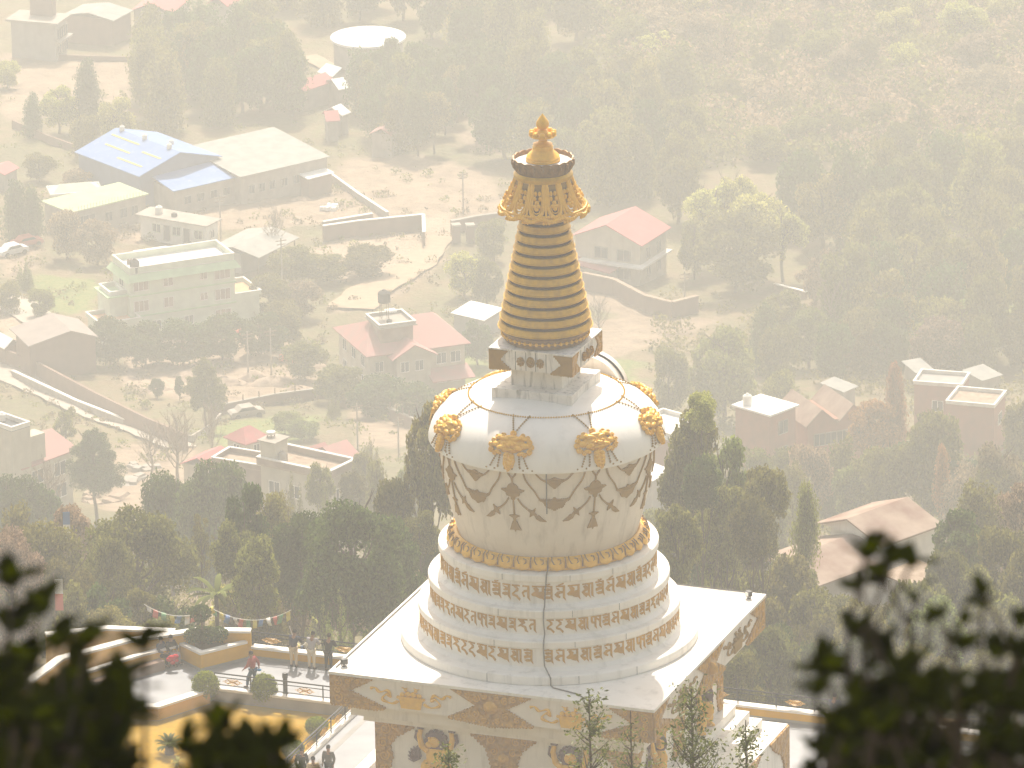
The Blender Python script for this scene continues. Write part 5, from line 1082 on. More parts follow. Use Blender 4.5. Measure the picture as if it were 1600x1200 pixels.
b_ = Bld('brick_tower_house', 'hazy flat-roofed pinkish brick house with white parapet square at the far right', (1456, 597), (1502, 606), (1514, 588), 7.0, depth=5.5); b_.walls('brick_wall'); b_.slabroof('grey_wall', 0, b_.w, 0, b_.d, b_.h, .05); b_.parapet('white_wall', -.1, b_.w+.1, -.1, b_.d+.1, b_.h+.05, .35); b_.wins('l', [b_.d*.5], [4], 1.2, 1.2)
b_ = Bld('brick_tower_house', 'second hazy flat-roofed brick house, lower right of the first', (1499, 652), (1553, 638), (1571, 616), 6.0, depth=5.5); b_.walls('brick_wall'); b_.slabroof('rubble', 0, b_.w, 0, b_.d, b_.h, .05); b_.parapet('white_wall', -.1, b_.w+.1, -.1, b_.d+.1, b_.h+.05, .35); b_.wins('f', [b_.w*.5], [3.4], 1.4, 1.2)
for A_, B_, C_, lab in (((1418, 572), (1432, 582), (1455, 578), 'sheet roof glinting above the first far right brick house'), ((1520, 584), (1535, 594), (1562, 586), 'pale low roof behind the two far right brick houses'), ((1308, 604), (1318, 612), (1336, 604), 'hazy grey roof above the wide brick building')): b_ = Bld('shed', lab, A_, B_, C_, 2.6, group='small roofs among the right trees'); b_.walls('concrete'); b_.mono('tin_roof', 0, b_.w, 0, b_.d, b_.h, b_.h+.4)
# 17 rusty barn
b_ = Bld('barn', 'long barn with streaky rust and pale metal roof, white end wall, behind the right leaves', (1330, 835), (1394, 843), (1460, 819), 5.2, depth=5.5); b_.walls('white_wall', z0=1.6); b_.gable('rust_roof', -1.0, b_.w, 0, b_.d, b_.h, 1.0, 'x', .4, wallmt='white_wall')
for x_ in (.3, b_.w*.35, b_.w*.7, b_.w-.3): b_.box('post', 'white_wall', x_-.12, x_+.12, .1, .34, -1, 1.6)
b_.box('inner_wall', 'grey_wall', .3, b_.w-.3, b_.d*.4, b_.d-.1, -1, 1.6); b_.gable('rust_roof', -7.4, -1.1, -.4, b_.d, b_.h-1.0, .9, 'x', .3, nm='lower_roof'); b_.box('low_wall', 'concrete', -7.2, -1.2, 0, b_.d, -1, b_.h-1.1)
b_ = Bld('low_roof', 'low pale roof half hidden by leaves right of the barn', (1430, 915), (1450, 926), (1496, 908), 2.6); b_.walls('concrete'); b_.mono('rubble', 0, b_.w, 0, b_.d, b_.h, b_.h+.3)
# 18 houses right behind the dome
b_ = Bld('white_house', 'white flat-roofed house with dark tank just right of the stupa dome', (1026, 660), (1058, 690), (1114, 668), 5.5, depth=7); b_.walls('brick_wall'); b_.slabroof('white_roof', -.3, b_.w+.3, -.3, b_.d+.3, b_.h, .2); b_.parapet('white_wall', 0, b_.w, 0, b_.d, b_.h+.2, .4); b_.tank(b_.w*.15, b_.d*.75, b_.h+.2, .6, 1.3, .6)
b_ = Bld('pink_lean_to', 'pinkish roof edge right behind the stupa drum', (1004, 738), (1018, 750), (1044, 735), 3.5); b_.walls('concrete'); b_.mono('white_roof', 0, b_.w, 0, b_.d, b_.h, b_.h+.5)

# ------------------------------------------------------------------ walls, fences and roads of the valley
def fieldwall(label, pix, h, t, mt, name='boundary_wall', cat='wall', cap=None, posts=0, group=None):
    P_ = [G(*p) for p in pix]; T_ = thing(name, label, cat, P_[0], 0, group); o = P_[0]; m_ = MB(); c_ = MB(); q_ = MB()
    for a, c in zip(P_, P_[1:]):
        d = Vector((c.x-a.x, c.y-a.y)); n = max(1, int(d.length/2.5)); u = d.normalized(); nr = Vector((-u.y, u.x))*t/2
        for i in range(n):
            p, q = a.xy.lerp(c.xy, i/n), a.xy.lerp(c.xy, (i+1)/n); zp, zq = a.z+(c.z-a.z)*i/n, a.z+(c.z-a.z)*(i+1)/n
            for mb, b0, b1, kk in ((m_, -1.0, h, 1), (c_, h+.003, h+.12, 1.5)):
                vs = [(x.x-o.x, x.y-o.y, z+b-o.z) for b in (b0, b1) for x, z in ((p-nr*kk, zp), (q-nr*kk, zq), (q+nr*kk, zq), (p+nr*kk, zp))]
                mb.add(vs, [(3, 2, 1, 0), (4, 5, 6, 7), (0, 1, 5, 4), (1, 2, 6, 5), (2, 3, 7, 6), (3, 0, 4, 7)])
            if posts: q_.box((p.x-o.x, p.y-o.y, zp-o.z+h+posts/2), (.14, .14, posts))
    m_.build('wall_face', M[mt], T_, smooth=False)
    if cap: c_.build('coping', M[cap], T_, smooth=False)
    if posts: q_.build('fence_post', M['timber'], T_, smooth=False)
fieldwall('long brown wall beside the road across the lower left fields', [(-20, 560), (60, 592), (150, 640), (230, 680), (292, 706)], 2.2, .35, 'brown_wall')
fieldwall('low white-topped wall along the near side of the road', [(20, 590), (120, 637), (200, 668), (280, 700)], .9, .3, 'concrete', cap='cap')
fieldwall('compound wall with pale coping and short posts, left of the dome', [(330, 652), (430, 632), (524, 620), (600, 650), (650, 672)], 1.3, .25, 'brown_wall', cap='concrete', posts=.8)
fieldwall('dark boundary wall with bright top edge beside the dirt road', [(505, 378), (560, 370), (662, 360), (663, 388)], 2.2, .3, 'brown_wall', cap='cap')
fieldwall('upper parallel wall with white coping above the dark boundary wall', [(505, 358), (582, 345)], 1.0, .3, 'brown_wall', cap='cap')
fieldwall('thin white-topped wall running down from the long shed to the road gate', [(513, 278), (560, 312), (606, 342)], .9, .25, 'concrete', cap='cap')
fieldwall('short wall right of the road gate', [(705, 366), (745, 358), (790, 352)], 1.8, .35, 'brown_wall', cap='concrete')
fieldwall('dark upper wall at the left below the hazy trees', [(20, 200), (70, 222), (135, 245), (150, 262)], 1.2, .3, 'brown_wall')
fieldwall('low wall in front of the upper left concrete house', [(60, 92), (140, 95), (215, 97)], .8, .3, 'brown_wall')
fieldwall('dark curving retaining wall right of the spire', [(912, 452), (960, 462), (1010, 488), (1050, 498), (1090, 488)], 2.2, .4, 'brown_wall', cap='rubble')
fieldwall('small pale wall among the right trees', [(1210, 455), (1260, 468)], 1.0, .3, 'rubble', cap='cap')
fieldwall('low wall below the hedge of the green house', [(130, 548), (250, 560), (330, 556)], 1.0, .3, 'concrete')
fieldwall('faint long wall in the hazy wood above the spire', [(715, 175), (760, 200), (815, 235)], 1.0, .25, 'concrete', cap='concrete')
fieldwall('low wall around the yard of the red cabin', [(345, 655), (330, 672), (300, 690), (250, 690)], .8, .25, 'concrete')
for px, lab in ((713, 'left gate pier of the dirt road'), (735, 'right gate pier of the dirt road')):
    p_ = G(px, 378); t = thing('gate_pier', lab, 'gate pier', p_, .2, 'piers of the road gate'); m_ = MB(); m_.box((0, 0, .9), (1.0, 1.0, 2.8)); m_.build('pier', M['brown_wall'], t, smooth=False); m_ = MB(); m_.box((0, 0, 2.4), (1.2, 1.2, .2)); m_.build('cap', M['concrete'], t, smooth=False)
def road(name, label, pix, w0, w1, mt, lift=.34):
    P_ = [G(*p) for p in pix]; m_ = MB(); pts = []
    for a, c in zip(P_, P_[1:]):
        n = max(2, int((c-a).length/1.0)); pts += [a.lerp(c, i/n) for i in range(n)]
    pts.append(P_[-1]); vs = []
    for i, p in enumerate(pts):
        a, c = pts[max(i-1, 0)], pts[min(i+1, len(pts)-1)]; u = Vector((c.x-a.x, c.y-a.y)).normalized(); nr = Vector((-u.y, u.x)); w = (w0+(w1-w0)*i/len(pts))*(1+.05*sin(i*.9))
        for k in (-1, -.33, .33, 1): x, y = p.x+nr.x*w/2*k, p.y+nr.y*w/2*k; vs.append((x, y, float(terr(x, y))+lift))
    fs = [(4*i+j, 4*i+j+1, 4*i+j+5, 4*i+j+4) for i in range(len(pts)-1) for j in range(3)]
    m_.add(vs, fs); o = m_.build(name, M[mt]); tag(o, label, 'road', kind='structure')
bm_('dust_road', (.36, .27, .18), (.27, .20, .13), scale=.9, spots=((.2, .15, .10), .6, .8)); bm_('pale_road', (.40, .35, .29), (.30, .26, .21), scale=.6, spots=((.2, .17, .13), .6, .8))
road('dirt_road', 'pale dirt road curving down from the gate', [(690, 372), (672, 392), (655, 415), (615, 438), (575, 458), (548, 485)], 3.4, 6.5, 'dust_road')
road('concrete_road', 'pale road between the walls at the lower left', [(-20, 572), (80, 617), (170, 658), (230, 680), (284, 702)], 4.6, 4.0, 'pale_road')
road('village_road', 'bright concrete road at the left edge', [(-20, 462), (30, 482), (75, 510), (140, 528)], 6, 4, 'pale_road')
road('track', 'narrow faint track in the upper haze', [(480, 90), (540, 120), (560, 150)], 3, 3, 'dust_road')
# rubble heaps, crates and utility poles
R = random.Random(5)
for i, (px, py, r) in enumerate(((250, 575, 2.6), (300, 590, 3.0), (350, 600, 3.2), (395, 590, 2.8), (430, 600, 3.4), (465, 612, 2.6), (335, 570, 2.2), (400, 560, 2.4), (495, 575, 2.2), (455, 300, 2.2), (470, 312, 1.8), (420, 315, 1.6), (250, 610, 2.0), (215, 560, 1.8))):
    p_ = G(px, py); m_ = MB()
    n, k = 22, 7; vs = []; fs = []
    for j in range(k+1):
        for q in range(n): a = 2*pi*q/n; rr_ = r*(1-j/k)*(1+.18*sin(3*a+i)+.1*sin(7*a+2*i)); vs.append((rr_*cos(a), rr_*sin(a)*.8, -.25+r*.38*(1-(1-j/k)**1.6)+R.uniform(-.08, .08)*r*.5))
    for j in range(k):
        for q in range(n): fs.append((j*n+q, j*n+(q+1) % n, (j+1)*n+(q+1) % n, (j+1)*n+q))
    m_.add(vs, fs); o = m_.build('earth_heap', M['rubble']); o.location = p_; tag(o, ('low heap of dry earth and rubble in the yard below the green house' if px < 500 and py > 400 else 'heap of rubble in the yard behind the dark boundary wall') if 0 else ['leftmost earth heap in the dug-up yard', 'second earth heap from the left in the dug-up yard', 'broad earth heap behind the round yard tree', 'middle earth heap right of the round yard tree', 'largest earth heap near the compound wall', 'earth heap at the corner of the compound wall', 'small earth heap under the green house hedge', 'upper middle earth heap below the hedge', 'earth heap beside the hedge of the pink villa', 'rubble heap in front of the long shed', 'smaller rubble heap right below the first by the long shed', 'small rubble heap left in the yard of the long shed', 'earth heap beside the road wall', 'flat earth heap under the barn corner'][i], 'earth heap', 'earth and rubble heaps')
def pole(px, py, h, lab):
    p_ = G(px, py); t = thing('utility_pole', lab, 'utility pole', p_, .4, 'utility poles in the valley'); m_ = MB(); m_.tube([(0, 0, -.5), (0, 0, h)], [.13, .08], 7); m_.build('pole', M['concrete'], t); m_ = MB(); m_.box((0, 0, h-.4), (1.5, .1, .1)); m_.box((0, 0, h-.9), (1.2, .1, .1)); m_.build('crossarm', M['timber'], t, smooth=False)
for px, py, h, lab in ((559, 706, 6, 'utility pole beside the pink hall'), (345, 372, 6, 'utility pole beside the white low house'), (441, 452, 7, 'utility pole right of the green house'), (424, 585, 6, 'utility pole among the earth heaps'), (388, 590, 6, 'second utility pole left among the earth heaps'), (623, 716, 5, 'short pale pole at the end of the compound'), (1070, 482, 5, 'utility pole above the dark retaining wall'), (724, 335, 6, 'faint utility pole above the road gate')): pole(px, py, h, lab)
def car(px, py, rz, mt, lab):
    p_ = G(px, py); t = thing('parked_car', lab, 'car', p_+Vector((0, 0, .05)), rz, 'cars parked in the valley'); m_ = MB()
    prof = [(-2.1, .35), (-2.15, .75), (-1.9, .95), (-1.3, 1.0), (-.8, 1.45), (.7, 1.48), (1.2, 1.02), (2.0, .9), (2.15, .6), (2.1, .35)]; m_.prism(prof, -.82, .82, lambda x, z, y: (x, y, z)); b1 = m_.build('body', M[mt], t, smooth=False)
    m_ = MB(); m_.prism([(-1.15, 1.02), (-.78, 1.36), (.66, 1.38), (1.05, 1.04)], -.835, .835, lambda x, z, y: (x, y, z)); m_.build('windows', M['dark_glass'], b1, smooth=False)
    for x in (-1.3, 1.35):
        for y in (-.8, .8): m_ = MB(); m_.tube([(x, y-.1, .33), (x, y+.1, .33)], .33, 14); m_.build('wheel', M['tank_black'], t)
car(385, 652, .35, 'concrete', 'grey car parked inside the compound wall'); car(20, 398, .6, 'car_white', 'white car parked at the far left edge'); car(42, 385, .5, 'car_red', 'reddish car parked behind the white one at the left edge'); car(88, 562, -.35, 'car_white', 'white car under the brown barn'); car(106, 567, -.35, 'concrete', 'beige car beside the white car under the brown barn')
for px, py, s_, mt, lab in ((302, 552, 1.6, 'red_tarp', 'bright orange red tarpaulin heap in the yard'), (372, 522, 1.3, 'red_tarp', 'reddish tarpaulin lying under the green house hedge'), (450, 565, 1.4, 'red_tarp', 'faded red tarpaulin at the right side of the yard'), (516, 328, 1.6, 'cap', 'pale sheet lying in the yard above the boundary wall'), (220, 735, 2.6, 'concrete', 'bright white rubble patch beside the lone pine'), (195, 755, 3.0, 'concrete', 'bright concrete patch beside the lone pine, larger'), (165, 785, 3.2, 'rubble', 'stepped pale rubble below the lone pine'), (735, 540, 1.0, 'car_white', 'white sheet on the ground beside the pink villa')):
    p_ = G(px, py); m_ = MB(); Rr = random.Random(px)
    for _ in range(7): x, y = Rr.uniform(-s_, s_)*.6, Rr.uniform(-s_, s_)*.6; m_.box((x, y, .2+Rr.random()*.25), (s_*Rr.uniform(.3, .8), s_*Rr.uniform(.3, .7), .25+Rr.random()*.4), Rr.random()*3, .75)
    o = m_.build('tarpaulin' if 'tarp' in lab else 'debris', M[mt], smooth=False); o.location = p_; tag(o, lab, 'tarpaulin' if 'tarp' in lab else 'debris')
# ------------------------------------------------------------------ trees: unit crowns (about 1 wide, 1 tall, base at 0), shared meshes
def crown_mesh(kind, seed, n, leaf):
    R = np.random.default_rng(seed)
    if kind == 'broad':
        k = 30; d = R.normal(size=(k, 3)); d /= np.linalg.norm(d, axis=1, keepdims=True); r = R.uniform(.45, 1, k)[:, None]**.5
        C_ = d*r*np.array([.36, .36, .36])+np.array([0, 0, .52]); rad = R.uniform(.10, .19, k); sq = .8
    elif kind == 'pine':                             # rounded cone of fine needles, ragged underside
        k = 110; z = R.uniform(0, 1, k)**.85; a = R.uniform(0, 2*pi, k); prof_ = np.interp(z, [0, .12, .3, .6, .85, 1], [.22, .40, .42, .32, .17, .03]); q = R.uniform(.15, 1, k)**.6
        C_ = np.stack([cos_(a)*prof_*q, sin_(a)*prof_*q, .08+z*.86], 1); rad = R.uniform(.08, .13, k)*(1.1-z*.55); sq = .9
    elif kind == 'spire':                            # young conifers, several leaders
        C_, rad = [], []
        for x, y, h, w in ((0, 0, 1, .2), (-.26, .05, .72, .17), (.24, .1, .8, .18), (.1, -.2, .6, .17), (-.12, .2, .66, .16)):
            for j in range(12): t = j/11; C_.append((x+R.normal()*.02, y+R.normal()*.02, .06+h*t*.92)); rad.append(w*(1-t)**.8*.95+.025)
        C_, rad = np.array(C_), np.array(rad); sq = 1.0
    elif kind == 'column':
        k = 26; z = np.linspace(.05, .95, k); C_ = np.stack([R.normal(size=k)*.09, R.normal(size=k)*.09, z], 1); rad = np.interp(z, [0, .2, .7, 1], [.26, .34, .26, .07]); sq = 1.0
    elif kind == 'plume':                            # arching bamboo-like plumes
        C_, rad = [], []
        for i in range(11):
            a = R.uniform(0, 2*pi); L_ = R.uniform(.25, .42); hh = R.uniform(.62, .95)
            for j in range(9): t = j/8; C_.append((cos(a)*L_*t**1.6, sin(a)*L_*t**1.6, hh*(1-(t-.72)**2*1.2)-.12*t)); rad.append(.05+.07*t)
        C_, rad = np.array(C_), np.array(rad); sq = .8
    else:                                            # sparse
        k = 34; d = R.normal(size=(k, 3)); d /= np.linalg.norm(d, axis=1, keepdims=True); C_ = d*R.uniform(.3, 1, k)[:, None]*np.array([.38, .38, .42])+np.array([0, 0, .5]); rad = R.uniform(.05, .10, k); sq = .8
    P_, d = shell(C_, rad, n, seed, sq, .55)
    V = leafquads(P_, d, leaf, 1.6 if kind != 'pine' else 2.6, seed, .45)
    return V
def cos_(a): return np.cos(a)
def sin_(a): return np.sin(a)
CR_ = {}
def crown(kind, var, fine=False):
    key = (kind, var, fine)
    if key not in CR_:
        n, lf_ = dict(broad=(9000, .034), pine=(13000, .022), spire=(9000, .022), column=(6000, .035), plume=(9000, .03), sparse=(2600, .034))[kind]
        if fine: n, lf_ = int(n*2.2), lf_*.62
        o = quads_obj('crown', crown_mesh(kind, 100+var*7+len(kind), n, lf_), M['leaf_dark'], None, False); CR_[key] = o.data
    return CR_[key]
MESHM = {}
def crown_with(kind, var, fine, mt):
    k = (kind, var, fine, mt)
    if k not in MESHM: me = crown(kind, var, fine).copy(); me.materials.clear(); me.materials.append(M[mt]); MESHM[k] = me
    return MESHM[k]
TRK = {}
def trunk_mesh(var, mt, limbs=9, bare=False):        # unit: height 1, limbs reach out to about .4
    k = (var, mt, bare)
    if k in TRK: return TRK[k]
    R = random.Random(var); m_ = MB(); sp = [(.02*sin(i*1.3+var), .02*cos(i*1.7+var), i/8) for i in range(9)]; m_.tube([(x, y, z-.03 if z == 0 else z*.96) for x, y, z in sp], [.030-.0026*i for i in range(9)], 7)
    def limb(p, d, L_, r, lev):
        pts = [Vector(p)]
        for i in range(4): d = (d+Vector((R.uniform(-.25, .25), R.uniform(-.25, .25), .12))).normalized(); pts.append(pts[-1]+d*L_/4)
        m_.tube(pts, [r, r*.8, r*.6, r*.45, r*.25], 4)
        if lev:
            for j in (1, 2, 3, 4, 4): limb(pts[j], (d+Vector((R.uniform(-.9, .9), R.uniform(-.9, .9), R.uniform(-.1, .7)))).normalized(), L_*.55, r*.5, lev-1)
    for i in range(limbs*(2 if bare else 1)):
        a = i*2.4+var; z = .38+.55*i/(limbs*(2 if bare else 1)); limb((.0, .0, z), Vector((cos(a), sin(a), .7 if bare else .45)).normalized(), .34*(1.1-z*.6), .011, 2 if bare else 1)
    me = bpy.data.meshes.new('trunk'); me.from_pydata(m_.v, [], m_.f); me.polygons.foreach_set('use_smooth', [True]*len(me.polygons)); me.materials.append(M[mt]); me.update(); TRK[k] = me; return me
TCNT = 0
def tree(px, ytop, wpx, hpx, H, kind, mt, label, group=None, fine=False, name='tree', cat='tree', at=None, var=None, bark='bark'):
    """px, ytop: where the treetop shows; wpx, hpx: crown size in photo pixels; H: height of the tree in metres"""
    global TCNT; TCNT += 1; v = TCNT if var is None else var
    if at is None: p = G(px, ytop, H); H = p.z-float(terr(p.x, p.y))
    else: p = RP(px, ytop, at); H = p.z-float(terr(p.x, p.y))
    k = ppm(p); w = wpx/k; ch = hpx/(k*.94)
    z0 = p.z-H
    if ch > H*1.02: ch = H*1.02
    rz = (TCNT*1.7) % 6.28
    t = thing(name, label, cat, (p.x, p.y, z0), rz, group)
    def kid(nm, me, sc, z): o = bpy.data.objects.new(nm, me); COL.objects.link(o); o.parent = t; o.scale = sc; o.location = (0, 0, z); return o
    tw = min(w*1.05, H*.9)
    kid('trunk', trunk_mesh(v % 3, bark, bare=(kind == 'bare')), (tw, tw, H*.93) if kind != 'bare' else (w*1.3, w*1.3, H), 0)
    if kind != 'bare': kid('crown', crown_with(kind, v % 3, fine, mt), (w, w, ch*1.04), H-ch)
    return t
D_, O_, Gn, Br, Ye, Or = 'leaf_dark', 'leaf_olive', 'leaf_green', 'leaf_brown', 'leaf_yellow', 'leaf_orange'
TL = [
 # near slope, left of the stupa
 (145, 668, 104, 104, 11, 'pine', D_, 'lone pine with bare tall trunk and egg-shaped crown at the left', {'fine': 1}),
 (262, 735, 135, 160, 12, 'broad', D_, 'dark pine left of two below the pale pink roof', {'fine': 1}), (335, 720, 150, 190, 13, 'broad', D_, 'tall dark pine under the pale pink roof', {'fine': 1}), (382, 752, 80, 130, 11, 'broad', D_, 'dark broad tree right of the tall pine', {}),
 (20, 742, 120, 120, 10, 'broad', D_, 'dark bushy pine at the left edge', {'fine': 1}), (66, 760, 80, 110, 9, 'broad', D_, 'dark tree beside the left edge pine', {}),
 (545, 772, 210, 190, 12, 'broad', D_, 'broad dark pine, largest tree left of the stupa', {'fine': 1}), (470, 798, 130, 130, 10, 'broad', D_, 'dark pine on the left flank of the largest one', {'fine': 1}), (610, 812, 120, 150, 10, 'broad', D_, 'dark green tree between the largest pine and the stupa', {'fine': 1}), (664, 816, 60, 90, 8, 'broad', D_, 'small dark tree touching the stupa terraces at the left', {}),
 (455, 740, 50, 92, 9, 'spire', O_, 'slim conifer in front of the terrace house, left', {}), (508, 758, 50, 90, 9, 'spire', O_, 'slim conifer in front of the terrace house, right', {}), (588, 726, 56, 120, 10, 'column', O_, 'upright grey green tree right of the terrace house', {}), (618, 740, 76, 120, 10, 'broad', O_, 'hazy olive tree left of the dome', {}), (652, 724, 70, 120, 10, 'spire', O_, 'hazy conifer nearest the dome on its left', {}),
 (672, 628, 100, 170, 14, 'broad', O_, 'tall hazy round tree directly left of the dome', {}), (578, 680, 44, 60, 7, 'spire', O_, 'small hazy conifer behind the pink hall', {}),
 (318, 562, 80, 82, 9, 'pine', O_, 'round yard tree on a bare trunk among the earth heaps', {}), (100, 630, 60, 60, 8, 'sparse', O_, 'thin hazy tree beside the road walls', {}),
 (310, 748, 60, 130, 9, 'sparse', Br, 'pale brown leafy sapling in front of the dark pines', {'fine': 1}),
]
NEAR = [
 (215, 796, 170, 200, 404, 'broad', O_, 'broad olive tree with glossy leaves left of the terrace'), (165, 830, 110, 170, 396, 'broad', O_, 'olive tree behind the left leaves, beside the broad olive one'), (60, 815, 150, 180, 400, 'broad', O_, 'pale olive bushy tree at the left edge'), (15, 830, 130, 170, 385, 'broad', Br, 'brownish leafy tree at the far left edge'),
 (105, 868, 110, 160, 372, 'broad', O_, 'low olive tree behind the curved wall'), (430, 850, 120, 170, 420, 'broad', O_, 'yellowish olive tree behind the planter'), (640, 886, 130, 130, 450, 'broad', O_, 'olive tree hugging the left edge of the slab'), (565, 905, 130, 130, 440, 'broad', Br, 'russet olive tree behind the young conifers'), (480, 880, 110, 130, 455, 'broad', O_, 'rounded olive tree below the broad dark pine'),
 (505, 940, 62, 110, 366, 'spire', Gn, 'cluster of young bright conifers behind the three men, left part'), (532, 926, 70, 130, 362, 'spire', Gn, 'cluster of young bright conifers behind the three men, tallest part'), (385, 900, 60, 120, 470, 'broad', O_, 'slim olive tree behind the walking man'), (415, 935, 90, 90, 372, 'broad', O_, 'low scrubby tree behind the rear railing'),
 (240, 965, 110, 70, 346, 'broad', O_, 'low leafy shrub tree just behind the curved wall'), (170, 950, 100, 100, 350, 'broad', O_, 'leafy tree with twin trunks at the curved wall'), (350, 985, 60, 50, 346, 'broad', O_, 'low bush behind the topiary'),
 (1180, 826, 100, 170, 500, 'broad', O_, 'olive tree behind the right corner of the slab'), (1110, 845, 110, 170, 470, 'broad', O_, 'hazy olive tree right of the drum base'), (1060, 800, 90, 170, 520, 'broad', D_, 'hazy dark tree right of the drum'), (1232, 862, 100, 170, 430, 'broad', O_, 'tall leafy tree at the right corner of the slab'), (1010, 790, 80, 120, 560, 'broad', O_, 'hazy tree hidden partly by the drum on its right'),
 (1175, 945, 110, 150, 390, 'broad', O_, 'rounded olive tree below the right slab corner'), (1235, 975, 100, 130, 372, 'broad', D_, 'dark green tree above the right railing'), (1150, 1010, 90, 90, 360, 'broad', O_, 'low tree between slab and right railing'), (1305, 930, 120, 150, 400, 'broad', O_, 'olive tree behind the right leaf cluster'), (1380, 950, 130, 150, 400, 'broad', O_, 'wide olive tree behind the right leaf cluster'), (1470, 925, 130, 180, 420, 'broad', O_, 'pale olive tree seen through the right leaves'), (1560, 935, 130, 180, 415, 'broad', O_, 'olive tree at the right edge behind the leaves'),
 (1330, 1000, 120, 100, 362, 'broad', D_, 'dark shrub tree right above the right railing'), (1440, 1010, 120, 100, 360, 'broad', O_, 'shrub tree behind the right end of the railing'), (1550, 1020, 120, 90, 358, 'broad', O_, 'shrub tree behind the corner of the right railing'),
]
for px, yt, w_, h_, H, kd, mt, lab, kw in TL: tree(px, yt, w_, h_*(1.0 if 'bare' in lab else 1.3), H, kd, mt, lab, 'trees of the slope and valley', **kw)
for px, yt, w_, h_, Yd, kd, mt, lab in NEAR: tree(px, yt, w_*1.12, h_*1.55, 0, kd, mt, lab, 'trees behind the terrace', at=Yd, fine=True)
for px, yt, w_, H, lab in ((75, 735, 90, 8, 'bare twiggy tree over the dark trees at the left edge'), (275, 655, 90, 9, 'bare branching tree at the lower end of the valley road'), (235, 672, 60, 7, 'small bare tree beside the valley road'), (330, 640, 50, 8, 'thin bare tree under the round yard tree'), (1290, 430, 70, 9, 'hazy bare tree below the yellowish plumes'), (1300, 455, 60, 8, 'second hazy bare tree below the plumes'), (935, 470, 50, 6, 'faint bare tree under the pink gable house'), (430, 330, 40, 6, 'small leafless tree in front of the long shed yard'), (425, 355, 60, 5, 'pale leafless shrub on the tin shed')):
    tree(px, yt, w_, w_, H, 'bare', None, lab, 'bare trees', name='bare_tree', bark='bark_pale')
for px, yt, Yd, lab in ((313, 800, 420, 'tall slim dark trunk standing at the dirt clearing'), (395, 830, 395, 'slender bare trunk behind the planter')):
    tree(px, yt, 60, 120, 0, 'sparse', O_, lab, 'trees behind the terrace', at=Yd, fine=True)
p_ = RP(338, 930, 372); fronds('palm', 'small palm with bright green fronds at the dirt clearing', 'palm', (p_.x, p_.y, p_.z-3.0), 18, 1.7, .12, 3.0, 'leaf_green', 1.0)
